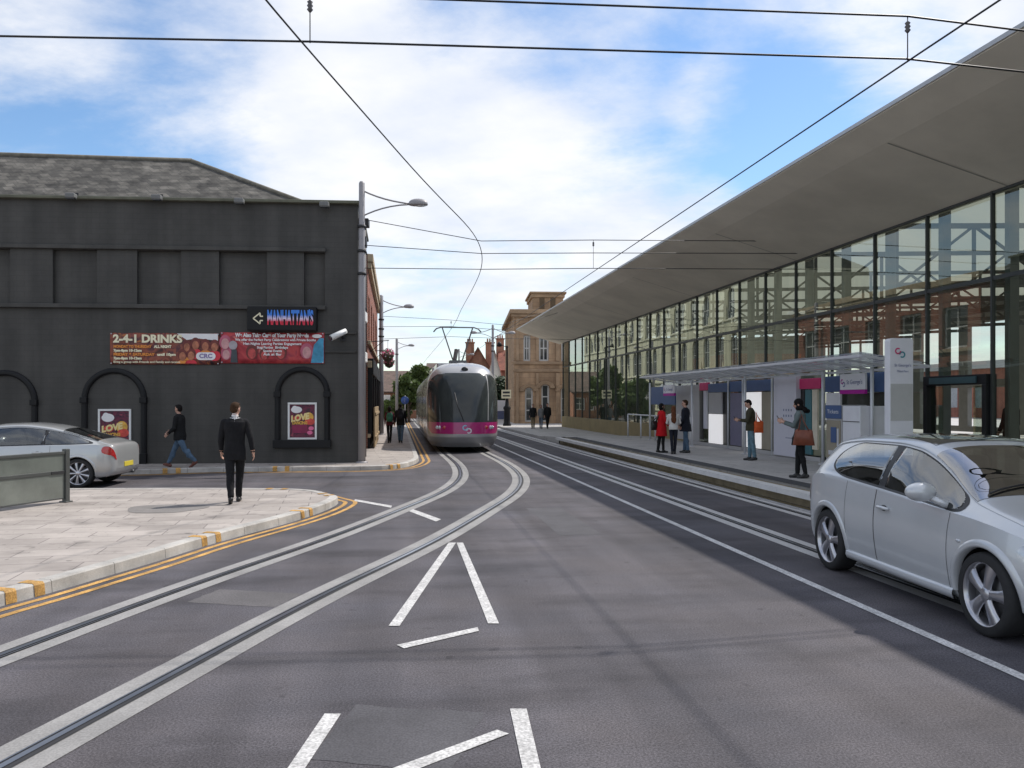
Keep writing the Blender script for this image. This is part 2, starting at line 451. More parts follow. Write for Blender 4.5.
# pavement in front of and beside the dark club
clb_px = [(130, 474.6), (200, 472.3), (300, 471.2), (371.6, 470.5), (397, 468.9), (411, 465.8), (418.3, 461.7)]
clb = [Vector((-30, 20.0)), Vector((-16, 21.05))] + [G(x, y).xy for x, y in clb_px]
u_k = to_us(clb[-1])[0]
for s in (28, 33, 40, 48, 56, 66, 80): clb.append(S(u_k + 0.02, s).xy)
clb_c = smooth_curve(clb, 0.25)
nr = normals2(clb_c)
inner = [(p.x - n.x * 0.15, p.y - n.y * 0.15) for p, n in zip(clb_c, nr)] + [tuple(S(-14, 80).xy), (-30, 34)]
g = MB(); g.prism(inner, -0.05, 0.118, bottom=False); g.build('club_pavement', M_paver, kind='structure')
g = MB(); kerb_stones(g, clb_c, 0.15, 0.125); g.build('club_kerb', M_kerb, kind='structure')

# double yellow lines hugging both kerbs, and the loading marks on the kerb stones
g = MB()
ip = isl_poly[:int(len(isl_poly) * 0.72)]
for a, b in ((0.10, 0.18), (0.28, 0.36)): ribbon(g, isl_poly, a, b, 0.004)
for a, b in ((0.12, 0.20), (0.30, 0.38)): ribbon(g, clb_c, a, b, 0.004)
def kerb_mark(pts, target, length=0.12, gap=0.16):
    i = min(range(len(pts)), key=lambda k: (pts[k] - target).length)
    t = (pts[min(i + 1, len(pts) - 1)] - pts[i - 1]).normalized(); n = Vector((t.y, -t.x))
    for k in (-1, 1):
        a = pts[i] + t * (k * gap - length / 2); b = a + t * length
        prof = [(0.017, 0.004), (0.006, 0.108), (-0.013, 0.129), (-0.20, 0.129)]
        g.grid([[(q.x + n.x * o, q.y + n.y * o, z) for o, z in prof] for q in (a, b)], smooth=False)
for px, py in ((27, 600), (207, 545), (308, 517), (341, 500), (300, 489)): kerb_mark(isl_poly, G(px, py).xy)
for px, py in ((169, 473.5), (283, 471.5), (391, 469), (60, 476)): kerb_mark(clb_c, G(px, py).xy)
g.build('yellow_lines', M_yellow, kind='structure', fix=False)

# ------------------------------------------------------------------ tram tracks
Lr = [(-60, 690), (0, 657), (81, 627), (200, 583), (332, 539), (411, 506), (446.5, 491.6), (462.5, 478), (460, 465), (446.5, 453)]
Rr = [(45, 750), (200, 659), (288, 612), (376, 567), (446.5, 533.4), (499, 502.6), (519, 485), (515, 472), (499, 461), (482, 453)]
def mid_line():
    Lp = [G(*p).xy for p in Lr]; Rp = smooth_curve([G(*p).xy for p in Rr], 0.1)
    out = []
    for p in Lp[1:]:
        q = min(Rp, key=lambda w: (w - p).length)
        out.append((p + q) / 2)
    return out
cl = mid_line()
d0 = (cl[1] - cl[0]).normalized()
cl = [cl[0] - d0 * 12, cl[0] - d0 * 5] + cl
uc = to_us(cl[-1])[0]
for s in (34, 40, 50, 65, 90, 130): cl.append(S(uc, s).xy)
left_line = smooth_curve(cl, 0.3)
for _ in range(10):
    left_line = [left_line[0]] + [(left_line[i - 1] + left_line[i] * 2 + left_line[i + 1]) / 4 for i in range(1, len(left_line) - 1)] + [left_line[-1]]
UR = 5.95                                                   # the far track, along the platform
right_line = [S(UR, s).xy for s in (-14, 0, 15, 30, 40, 60, 90, 130)]
# beyond the platform the far track swings left a little to run beside the other
right_line = smooth_curve(right_line, 0.5)
gc, gs, gg = MB(), MB(), MB()
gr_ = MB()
for ln in (left_line, right_line):
    nr = normals2(ln)
    for o in (-0.7525, 0.7525):
        sgn = -1 if o < 0 else 1
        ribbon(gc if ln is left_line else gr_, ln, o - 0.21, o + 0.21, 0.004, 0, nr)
        ribbon(gg, ln, o - 0.058, o + 0.058, 0.008, 0, nr)
        ribbon(gs, ln, o - 0.024, o + 0.018, 0.012, 0, nr)
        ribbon(gs, ln, o + (-0.052 if sgn > 0 else 0.040), o + (-0.040 if sgn > 0 else 0.052), 0.012, 0, nr)
gc.build('track_concrete', M_conc, kind='structure', fix=False)
gr_.build('far_track_concrete', mat('sheen_track_concrete', (0.50, 0.49, 0.48), 0.6, var=0.12, scale=1.2, fine=0.14, fscale=70), kind='structure', fix=False)  # far strips paler: sky sheen in the canopy's shade put into the colour
gg.build('rail_groove', M_groove, kind='structure', fix=False)
gs.build('tram_rails', M_steel, kind='structure', fix=False)

# ------------------------------------------------------------------ painted markings
g = MB()
def mark(px):
    g.add([(*G(x, y).xy, 0.006) for x, y in px], [tuple(range(len(px)))])
mark([(448.7, 543), (456, 543), (399.5, 626.5), (388.5, 626.5)])
mark([(456.6, 543), (463, 543), (499, 624), (488, 624)])
mark([(396.7, 645.5), (477.5, 627.8), (479, 631.5), (404, 649)])
mark([(324.6, 714.5), (341, 714.5), (288, 795), (270, 795)])
mark([(510, 709.5), (526.6, 709.5), (547, 795), (528, 795)])
mark([(385, 772), (497, 730.6), (509, 734.5), (405, 775)])
mark([(355, 499.5), (392, 506), (391, 508), (354, 501.2)])
mark([(413, 509.5), (441, 519.6), (436, 521.8), (409, 511.5)])
g.build('lane_markings', M_paint, kind='structure', fix=False)
g = MB()
for u, w, s0, s1 in ((4.22, 0.10, -4, 62), (6.98, 0.12, 0, 60)):
    ribbon(g, [S(u, s).xy for s in range(s0, s1 + 1, 2)], -w / 2, w / 2, 0.006)
g.build('edge_lines', M_paintold, kind='structure', fix=False)

# ------------------------------------------------------------------ platform and the pavement beyond
M_face = mat('platform_face', (0.27, 0.225, 0.15), 0.9, var=0.25, scale=3, fine=0.15, bump=0.2)
M_tact = mat('dark_edge_strip', (0.04, 0.042, 0.048), 0.8, var=0.2)
M_coping = mat('white_coping', (0.62, 0.61, 0.60), 0.7, var=0.1, scale=2, fine=0.1)
UP, SP = 7.18, 36.5
g = MB()
g.prism([tuple(S(UP + 0.05, -10).xy), tuple(S(60, -10).xy), tuple(S(60, SP).xy), tuple(S(UP + 0.05, SP).xy)], -0.05, 0.255, mi=0, mi_top=0, bottom=False)
g.build('platform_face', M_face, kind='structure')
g = MB()
a, b = S(UP + 0.3, -10), S(60, -10); c2, d2 = S(60, SP), S(UP + 0.3, SP)
g.prism([tuple(p.xy) for p in (a, b, c2, d2)], 0.2, 0.30, bottom=False)
# ramp down to the pavement
r = MB()
g.build('platform', M_paver2, kind='structure')
g = MB()
kerb_stones(g, [S(UP, s).xy for s in [SP - 0.5 * k for k in range(int((SP + 10) / 0.5))]][::-1], 0.24, 0.30, length=1.2, z0=0.20)
g.build('platform_coping', M_coping, kind='structure')
g = MB()
pts = [S(UP + 0.27, s).xy for s in range(-10, int(SP) + 1, 2)]
ribbon(g, pts, 0, 0.42, 0.304)
g.build('tactile_strip', M_tact, kind='structure', fix=False)
g = MB()
vs = [(*S(UP, SP).xy, 0.30), (*S(60, SP).xy, 0.30), (*S(60, SP + 5).xy, 0.13), (*S(UP, SP + 5).xy, 0.13),
      (*S(UP, SP).xy, -0.02), (*S(UP, SP + 5).xy, -0.02)]
g.add(vs, [(0, 1, 2, 3), (0, 3, 5, 4)])
g.build('platform_ramp', M_paver2, kind='structure')
g = MB()
far = [S(UP, SP + 5).xy, S(UP, 60).xy, S(UP + 0.1, 75).xy, S(UP + 3, 100).xy]
g.prism([tuple(p) for p in far] + [tuple(S(70, 100).xy), tuple(S(70, SP + 5).xy)], -0.05, 0.125, bottom=False)
g.build('station_pavement', M_paver2, kind='structure')
# brownish drain strip between the far rail and the platform face
g = MB(); ribbon(g, [S(7.09, s).xy for s in range(-10, 37, 1)], -0.05, 0.07, 0.010)
g.build('drain_channel', mat('drain_stone', (0.30, 0.24, 0.13), 0.85, var=0.2, scale=2), kind='structure', fix=False)

# old trench reinstatements and joints in the carriageway
M_tr = mat('patched_asphalt', (0.104, 0.097, 0.099), 0.85, var=0.22, scale=1.5, fine=0.3, fscale=75, bump=0.2)
M_tr2 = mat('dark_patched_asphalt', (0.074, 0.071, 0.078), 0.85, var=0.22, scale=1.5, fine=0.3, fscale=75, bump=0.2)
def rough_patch(mb, c, w, l, rz, z, seed):
    rg = random.Random(seed); pts = []
    for (x0, y0), (x1, y1) in zip([(-w, -l), (w, -l), (w, l), (-w, l)], [(w, -l), (w, l), (-w, l), (-w, -l)]):
        for k in range(8):
            t = k / 8; pts.append(((x0 + (x1 - x0) * t) / 2 + rg.uniform(-.012, .012), (y0 + (y1 - y0) * t) / 2 + rg.uniform(-.012, .012)))
    cr, sr = math.cos(rz), math.sin(rz)
    mb.add([(c.x + x * cr - y * sr, c.y + x * sr + y * cr, z) for x, y in pts], [tuple(range(len(pts)))])
g = MB()
rough_patch(g, G(246, 598), .9, .55, R(-12), 0.002, 1); 
g.build('road_patches', M_tr, kind='structure', fix=False)
g = MB()
rough_patch(g, G(560, 520), .6, 3.0, TH, 0.002, 4); rough_patch(g, G(400, 735), .8, .8, R(-10), 0.002, 5)
g.build('dark_road_patches', M_tr2, kind='structure', fix=False)
# ------------------------------------------------------------------ the dark painted club on the left
def render_paint(name, col, rough=0.75):
    return brickmat(name, col, tuple(c * 1.05 for c in col), tuple(c * 0.92 for c in col), bw=0.45, bh=0.15, gap=0.012, rough=rough, var=0.22, vscale=0.8, bump=0.09)
M_club = render_paint('dark_grey_masonry_paint', (0.056, 0.053, 0.048), 0.7)
M_black = mat('black_gloss_paint', (0.008, 0.008, 0.009), 0.5, var=0.2, scale=3, bump=0.1, spec=0.3)
M_blackm = mat('black_matt_metal', (0.02, 0.02, 0.022), 0.55, var=0.2)
M_greymetal = mat('grey_painted_metal', (0.34, 0.33, 0.34), 0.5, 0.2, var=0.1, scale=2)
M_lead = mat('mossy_coping', (0.13, 0.13, 0.095), 0.9, var=0.3, scale=2, bump=0.3, fine=0.2)
M_slate = brickmat('slate_roof', (0.060, 0.056, 0.050), (0.125, 0.115, 0.10), (0.04, 0.04, 0.038), bw=0.30, bh=0.16, gap=0.008, rough=0.9, var=0.65, vscale=2.2, bump=0.6)
M_white = mat('white_gloss', (0.78, 0.78, 0.76), 0.4, var=0.05)
M_glassdark = mat('dark_window_glass', (0.03, 0.035, 0.04), 0.06, var=0.2, scale=1, spec=0.9)

C0 = G(358, 462.6, 0.12); FA = math.atan(0.0745); fca, fsa = math.cos(FA), math.sin(FA)
def fx(px):
    t = (px - 512) / F
    return (t * C0.y - C0.x) / (fca - t * fsa)
def fz(px, py):
    return CH + (HZ - py) * (C0.y + fx(px) * fsa) / F
GZ = 0.118
club = empty('club_building', (C0.x, C0.y, 0), FA, 'dark grey painted corner club building with slate roof and black arches', 'building')
ZT = fz(352, 203)
LX = -19.0
DEP = 5.6
sk = math.tan(TH - FA)                      # the side wall runs along the street, not square to the front
def sidex(y): return -sk * y
# facade: recessed blind panels
zb0, zb1 = fz(180, 304.5), fz(180, 251)
recs = [(52.7, 97), (137, 181), (219, 267), (304, 325)]
holes = [(fx(a), fx(b), zb0, zb1) for a, b in recs] + [(fx(-34), fx(10), zb0, zb1), (fx(-122), fx(-78), zb0, zb1), (fx(-210), fx(-166), zb0, zb1)]
mb = MB()
wall_into(mb, LX, 0, GZ, ZT, holes, depth=0.14)
for h in holes: mb.quad((h[0], 0.14, h[2]), (h[1], 0.14, h[2]), (h[1], 0.14, h[3]), (h[0], 0.14, h[3]))
# side and rear walls
mb.quad((0, 0, GZ), (sidex(DEP), DEP, GZ), (sidex(DEP), DEP, ZT), (0, 0, ZT))
mb.quad((sidex(DEP), DEP, GZ), (LX, DEP, GZ), (LX, DEP, ZT), (sidex(DEP), DEP, ZT))
mb.quad((LX, DEP, GZ), (LX, 0, GZ), (LX, 0, ZT), (LX, DEP, ZT))
mb.build('wall', M_club, club)
mb = MB()
mb.box(LX - .1, fx(326), -0.11, 0.002, fz(180, 250.5), fz(180, 246.5)); mb.box(LX - .1, fx(326), -0.13, 0.002, fz(180, 309), fz(180, 304.8))
for a, b in ((fx(325) , 0.05),):
    mb.box(a, b - 0.1, -0.05, 0.002, fz(340, 353), fz(340, 350.5)); mb.box(a, b - 0.1, -0.05, 0.002, fz(340, 334.5), fz(340, 332))
mb.build('string_course', M_club, club, bevel=0.015)
# coping
mb = MB()
mb.prism([(LX - .15, -0.16), (0.12, -0.16), (sidex(DEP) + 0.12, DEP), (sidex(DEP) - 0.3, DEP), (-0.3, 0.22), (LX - .15, 0.22)], ZT - 0.05, ZT + 0.04)
mb.build('coping', M_lead, club, bevel=0.02)
# roof: hipped slate behind the parapet
yr, zr = 3.6, None
dr = C0.y + yr
zr = CH + (HZ - 160.5) * (C0.y + yr - 0.5) / F
xr = (195 - 512) / F * (C0.y + yr - 0.8) - C0.x
ze = ZT - 0.35
e = [(LX, 0.35, ze), (-0.45, 0.35, ze), (-0.45 - sk * 7, 7.0, ze), (LX, 7.0, ze)]
rr = [(LX + 2.5, yr, zr + 0.12), (xr, yr, zr)]
mb = MB()
mb.add(e + rr, [(0, 1, 5, 4), (1, 2, 5), (2, 3, 4, 5), (3, 0, 4)])
roof = mb.build('roof', M_slate, club)
mb = MB(); mb.tube([rr[0], rr[1]], 0.09, 8); mb.tube([rr[1], e[1]], 0.075, 8); mb.tube([rr[1], e[2]], 0.075, 8)
mb.build('ridge_tiles', mat('ridge_tile', (0.16, 0.145, 0.115), 0.85, var=0.3, scale=5, bump=0.3), roof)
# mouldings round the arches
def arch_mould(cx, hw, ztop, zbot, closed, w=0.155):
    mb = MB(); n = 20
    def ring(r): 
        zc = ztop - hw
        return [(cx - r, zbot)] + [(cx + r * math.cos(math.pi - math.pi * k / n), zc + r * math.sin(math.pi * k / n)) for k in range(n + 1)] + [(cx + r, zbot)]
    o, i = ring(hw), ring(hw - w)
    rows = []
    for a, b in zip(o, i):
        m = ((a[0] * 0.7 + b[0] * 0.3), (a[1] * 0.7 + b[1] * 0.3)) ; m2 = ((a[0] * 0.3 + b[0] * 0.7), (a[1] * 0.3 + b[1] * 0.7))
        rows.append([(a[0], 0.0, a[1]), (a[0], -0.05, a[1]), (m[0], -0.085, m[1]), (m2[0], -0.085, m2[1]), (b[0], -0.06, b[1]), (b[0], 0.0, b[1])])
    mb.grid(rows, smooth=False)
    for s in (-1, 1):   # impost blocks
        mb.box(cx + s * (hw - w / 2) - w * 0.62, cx + s * (hw - w / 2) + w * 0.62, -0.13, 0.0, ztop - hw - 0.1, ztop - hw + 0.06)
    if closed: mb.box(cx - hw - 0.04, cx + hw + 0.04, -0.14, 0.0, zbot - 0.22, zbot)
    else:
        for s in (-1, 1): mb.box(cx + s * (hw - w / 2) - w * 0.6, cx + s * (hw - w / 2) + w * 0.6, -0.13, 0.0, zbot, zbot + 0.3)
    mb.build('arch_moulding', M_black, club, bevel=0.01)
arch_mould((fx(275) + fx(330)) / 2, (fx(330) - fx(275)) / 2, fz(303, 366.5), fz(303, 440), True)
arch_mould((fx(82) + fx(147)) / 2, (fx(147) - fx(82)) / 2, fz(115, 368), GZ, False)
hw2 = (fx(147) - fx(82)) / 2
arch_mould(fx(38) - hw2, hw2, fz(15, 370), GZ, False)
arch_mould(fx(-96), hw2, fz(-90, 371), GZ, False)
# drainpipes and boxes on the street side
mb = MB()
for yy, r in ((0.35, 0.055), (1.1, 0.04), (2.6, 0.055)):
    x = sidex(yy) + 0.09; mb.tube([(x, yy, GZ), (x, yy, ZT - 0.25)], r, 8)
    for z in (1.2, 3, 4.8, 6.6): mb.box(x - 0.1, x + 0.07, yy - 0.07, yy + 0.07, z, z + 0.06)
mb.build('drainpipe', M_blackm, club)
mb = MB(); mb.box(sidex(0.2), sidex(0.2) + 0.3, 0.12, 0.5, ZT - 0.62, ZT - 0.4); mb.build('rainwater_hopper', M_blackm, club, bevel=0.02)
mb = MB(); mb.box(sidex(0.9), sidex(0.9) + 0.22, 0.75, 1.05, ZT - 1.1, ZT - 0.8)
mb.build('rainwater_hopper', M_blackm, club, bevel=0.02)
for zc in (3.1, 4.35):
    mb = MB(); mb.box(sidex(1.8) - 0.02, sidex(1.8) + 0.16, 1.6, 2.3, zc, zc + 0.32); mb.build('alarm_box', M_white, club, bevel=0.03)
# floodlights under the coping
for px, py in ((76, 195.5), (160.7, 197), (242, 200.5), (326, 204)):
    x, z = fx(px), fz(px, py)
    t = empty('floodlight', Vector((C0.x + x * fca, C0.y + x * fsa, z)), FA, None, 'floodlight', 'floodlights under the club coping')
    t['label'] = {76: 'grey floodlight at the far left under the club coping', 160: 'small grey floodlight above the panels, over the left banner',
                  242: 'grey floodlight under the coping straight above the black arrow sign', 326: 'grey floodlight nearest the right corner of the dark club'}[int(px)]
    m = MB(); m.box(-0.13, 0.13, -0.42, -0.20, -0.16, -0.02); m.build('housing', mat('floodlight_grey', (0.17, 0.17, 0.165), 0.6, var=0.15), t, bevel=0.03)
    m = MB(); m.tube([(0, 0.0, -0.06), (0, -0.22, -0.06)], 0.025, 8); m.box(-0.07, 0.07, -0.03, 0.0, -0.07, 0.07); m.build('bracket', M_blackm, t)
    m = MB(); m.box(-0.11, 0.11, -0.39, -0.23, -0.172, -0.161); m.build('lens', M_glassdark, t)

# ------------------------------------------------------------------ signs, banners, posters
def onwall(x, off, z): return Vector((C0.x + x * fca + off * fsa, C0.y + x * fsa - off * fca, z))
def gradmat(name, c0, c1, z0, z1, rough=0.4):
    m, nt, N, L, b = newmat(name)
    tc = N.new('ShaderNodeTexCoord'); sp = N.new('ShaderNodeSeparateXYZ'); L.new(tc.outputs['Object'], sp.inputs[0])
    r = N.new('ShaderNodeMapRange'); r.inputs['From Min'].default_value = z0; r.inputs['From Max'].default_value = z1; L.new(sp.outputs['Z'], r.inputs['Value'])
    cr = N.new('ShaderNodeValToRGB'); L.new(r.outputs['Result'], cr.inputs['Fac'])
    cr.color_ramp.elements[0].color = (*c0, 1); cr.color_ramp.elements[1].color = (*c1, 1)
    e = cr.color_ramp.elements.new(0.5); e.color = (0.75, 0.62, 0.78, 1)
    cr.color_ramp.elements[0].position = 0.32; cr.color_ramp.elements[2].position = 0.72
    L.new(cr.outputs['Color'], b.inputs['Base Color']); b.inputs['Roughness'].default_value = rough
    return m
M_red = mat('sign_red', (0.62, 0.02, 0.04), 0.4, var=0.08)
M_cream = mat('print_cream', (0.85, 0.78, 0.55), 0.5, var=0.05)
M_pw = mat('print_white', (0.82, 0.80, 0.80), 0.5, var=0.05)
xs0, xs1 = fx(249), fx(318); zs0, zs1 = fz(283, 331.5), fz(283, 307.5)
sx, sz = (xs0 + xs1) / 2, (zs0 + zs1) / 2; sw, sh = xs1 - xs0, zs1 - zs0
sign = empty('club_sign', onwall(sx, 0, sz), FA, "black box sign with arrow and blue and red MANHATTAN'S lettering", 'sign')
m = MB(); m.box(-sw / 2, sw / 2, -0.26, 0.0, -sh / 2, sh / 2); m.build('sign_box', M_black, sign, bevel=0.03)
m = MB()
text_into(m, "MANHATTAN'S", 0.30, lambda x, y, z: (0.24 + x, -0.268 - z, y * 1.85 + 0.01), width=sw * 0.66, bold=0.013)
m.build('lettering', gradmat('sign_gradient', (0.70, 0.015, 0.05), (0.04, 0.22, 0.75), -0.24, 0.24), sign)
m = MB()
w = 0.024
def arrow(pts):
    for a, b in zip(pts[:-1], pts[1:]): m.bar((a[0], -0.268, a[1]), (b[0], -0.268, b[1]), 0.012, w * 1.4, up=(0, 0, 1) if abs(a[0] - b[0]) > 0.01 else (1, 0, 0))
arrow([(-0.52, 0.06), (-0.60, 0.06), (-0.60, 0.155), (-0.79, 0.0), (-0.60, -0.155), (-0.60, -0.06), (-0.52, -0.06)])
m.build('arrow', M_cream, sign)

def printmat(name, cols, scale=3.0, seed=0.0, dist=1.0, rough=0.55, stretch=(1, 1, 1)):
    """blurred photographic print: a noise driven ramp of flat inks"""
    m, nt, N, L, b = newmat(name)
    tc = N.new('ShaderNodeTexCoord'); mp = N.new('ShaderNodeMapping'); mp.inputs['Location'].default_value = (seed, seed * 0.7, seed * 1.3); mp.inputs['Scale'].default_value = stretch
    L.new(tc.outputs['Object'], mp.inputs['Vector'])
    nz = N.new('ShaderNodeTexNoise'); nz.inputs['Scale'].default_value = scale; nz.inputs['Detail'].default_value = 3; nz.inputs['Distortion'].default_value = dist
    L.new(mp.outputs['Vector'], nz.inputs['Vector'])
    cr = N.new('ShaderNodeValToRGB'); L.new(nz.outputs['Fac'], cr.inputs['Fac'])
    el = cr.color_ramp.elements; n = len(cols)
    el[0].position = 0.30; el[0].color = (*cols[0], 1); el[1].position = 0.70; el[1].color = (*cols[-1], 1)
    for k in range(1, n - 1):
        e = el.new(0.30 + 0.40 * k / (n - 1)); e.color = (*cols[k], 1)
    L.new(cr.outputs['Color'], b.inputs['Base Color']); b.inputs['Roughness'].default_value = rough
    return m
skin1 = mat('print_face_tan', (0.42, 0.15, 0.08), 0.55, var=0.45, scale=9)
skin2 = mat('print_face_red', (0.50, 0.07, 0.065), 0.55, var=0.45, scale=9)
hairp = mat('print_hair', (0.16, 0.03, 0.025), 0.55, var=0.3, scale=9)
orange = mat('print_orange', (0.75, 0.26, 0.04), 0.5, var=0.1)

def disc(m, cx, cz, rx, rz, y, mi=0, n=18, floor=-9.0):
    m.add([(cx + rx * math.cos(2 * math.pi * k / n), y, max(floor, cz + rz * math.sin(2 * math.pi * k / n))) for k in range(n)], [tuple(range(n))], mi)

def banner(px0, px1, py0, py1, label, backmat):
    x0, x1 = fx(px0), fx(px1); c = (px0 + px1) / 2; z0, z1 = fz(c, py1), fz(c, py0)
    t = empty('banner', onwall((x0 + x1) / 2, 0, (z0 + z1) / 2), FA, label, 'banner', 'printed banners on the dark club wall')
    W, H = x1 - x0, z1 - z0
    rows = []
    for i in range(25):
        x = -W / 2 + W * i / 24
        rows.append([(x, -0.035 - 0.012 * math.sin(i * 1.3) * math.sin(math.pi * j / 6), -H / 2 + H * j / 6 - 0.012 * math.sin(i * math.pi / 6) ** 2 * (j == 6)) for j in range(7)])
    m = MB(); m.grid(rows); 
    sheet = m.build('sheet', backmat, t)
    md = sheet.modifiers.new('thick', 'SOLIDIFY'); md.thickness = 0.004
    for sxx in (-1, 1):
        for szz in (-1, 1):
            m = MB(); m.tube([(sxx * (W / 2 - 0.04), -0.06, szz * (H / 2 - 0.03)), (sxx * (W / 2 - 0.04), 0.0, szz * (H / 2 - 0.03))], 0.018, 8); m.build('fixing', M_steel, t)
    return t, W, H
BY = -0.056
t, W, H = banner(110.5, 220, 333, 364.5, 'left banner on the dark wall reading 2-4-1 DRINKS in cream letters', printmat('drinks_print', [(0.03, 0.01, 0.015), (0.13, 0.03, 0.02), (0.30, 0.08, 0.045), (0.07, 0.02, 0.035), (0.45, 0.15, 0.04)], 3.0, 3.1))
fr = lambda u: -W / 2 + u * W          # fraction across
fv = lambda v: H / 2 - v * H           # fraction down
m = MB()
for i, (u, v, s) in enumerate(((0.70, 0.42, .9), (0.78, 0.36, 1.0), (0.87, 0.40, 1.0), (0.955, 0.42, 1.0), (0.66, 0.72, 1.0), (0.74, 0.70, 1.0))):
    disc(m, fr(u), fv(v) + 0.03, 0.135 * s, 0.165 * s, BY + 0.003, 1)
    disc(m, fr(u), fv(v) - 0.025, 0.09 * s, 0.125 * s, BY + 0.001, 0)
    disc(m, fr(u), fv(v) - 0.27, 0.17 * s, 0.15 * s, BY + 0.004, 2 if i % 2 else 3, floor=fv(.97))
m.add([(fr(.61), BY + 0.006, fv(.02)), (fr(.985), BY + 0.006, fv(.02)), (fr(.985), BY + 0.006, fv(.24)), (fr(.80), BY + 0.006, fv(.17)), (fr(.70), BY + 0.006, fv(.22))], [(0, 1, 2, 3, 4)], 4)
m.build('party_photo', [skin1, hairp, M_red, orange, M_pw], t)
m = MB()
def line(body, u0, u1, v, h, mi, bold=0.006):
    text_into(m, body, h, lambda x, y, z: (fr(u0) + x, BY - 0.004, fv(v) + y), mi, width=(u1 - u0) * W, bold=bold, align='LEFT')
line('2-4-1 DRINKS', .03, .66, .20, .30, 0, 0.014)
line('MONDAY TO THURSDAY', .035, .38, .44, .105, 1); line('ALL NIGHT', .40, .56, .44, .105, 0)
line('7pm-8pm 10-12am', .035, .29, .565, .095, 0)
line('FRIDAY & SATURDAY', .035, .41, .69, .105, 1); line('until 10pm', .43, .60, .69, .10, 0)
line('7pm-8pm 10-12am', .035, .29, .81, .095, 0)
line('Bring a group with Friends and Family and receive', .035, .64, .925, .085, 0, 0.002)
m.build('lettering', [M_cream, orange], t)
m = MB(); n = 12
pill = [(fr(.875) + sgn * 0.16 + 0.11 * math.cos(a), BY - 0.004, fv(.735) + 0.11 * math.sin(a)) for sgn, r0 in ((1, -math.pi / 2), (-1, math.pi / 2)) for a in [r0 + math.pi * k / n for k in range(n + 1)]]
m.add(pill, [tuple(range(len(pill)))], 0)
text_into(m, 'CRC', 0.17, lambda x, y, z: (fr(.875) + x, BY - 0.008, fv(.735) + y), 1, width=0.36, bold=0.006)
m.build('logo_pill', [M_pw, mat('print_mauve', (0.22, 0.16, 0.36), 0.5)], t)

t, W, H = banner(221, 324.5, 332.5, 363.5, 'right banner on the dark wall, red with white party text and a blue end', printmat('party_print', [(0.20, 0.012, 0.02), (0.42, 0.03, 0.04), (0.50, 0.06, 0.06), (0.28, 0.025, 0.05), (0.62, 0.17, 0.14)], 2.4, 8.4))
m = MB()
for i, (u, v, s, k) in enumerate(((0.045, 0.35, 1.1, 4), (0.055, 0.7, 1.0, 4), (0.30, 0.66, 1.1, 0), (0.58, 0.66, 1.1, 0), (0.42, 0.72, .9, 0), (0.83, 0.62, 1.2, 4))):
    disc(m, fr(u), fv(v) + 0.02, 0.15 * s, 0.19 * s, BY + 0.003, 1 if k != 4 else 5)
    disc(m, fr(u), fv(v) - 0.02, 0.10 * s, 0.14 * s, BY + 0.001, k)
m.add([(fr(.105), BY + 0.002, fv(.55)), (fr(.155), BY + 0.002, fv(.55)), (fr(.165), BY + 0.002, fv(.98)), (fr(.095), BY + 0.002, fv(.98))], [(0, 1, 2, 3)], 3)
disc(m, fr(.12), fv(.42), 0.12, 0.13, BY + 0.002, 6)
m.add([(fr(.90), BY + 0.002, fv(.40)), (fr(.955), BY + 0.002, fv(.18)), (fr(.995), BY + 0.002, fv(.18)), (fr(.995), BY + 0.002, fv(.98)), (fr(.87), BY + 0.002, fv(.98))], [(0, 1, 2, 3, 4)], 2)
m.build('party_photo', [skin2, hairp, mat('print_blue', (0.05, 0.28, 0.45), 0.5, var=0.3, scale=6), mat('print_dark', (0.05, 0.06, 0.07), 0.5), mat('print_pale_face', (0.58, 0.30, 0.30), 0.5, var=0.2, scale=9), mat('print_rose', (0.45, 0.10, 0.16), 0.5, var=0.2), mat('print_grey', (0.42, 0.38, 0.40), 0.5, var=0.2)], t)
m = MB()
line('We Also Take Care of Your Party Needs', .14, .85, .10, .15, 0, 0.008)
line('We offer the Perfect Party Celebrations with Private Booths', .14, .92, .245, .095, 0, 0.003)
line('Hen Nights Leaving Parties Engagement', .22, .78, .37, .10, 0, 0.003)
line('Stag Parties  Birthdays', .35, .65, .49, .095, 0, 0.003)
line('Special Events', .41, .59, .60, .095, 0, 0.003)
line('Ask at Bar', .41, .59, .71, .095, 0, 0.003)
m.build('lettering', M_pw, t)
m = MB(); disc(m, fr(.93), fv(.115), 0.14, 0.055, BY - 0.004); m.build('logo_pill', M_pw, t)

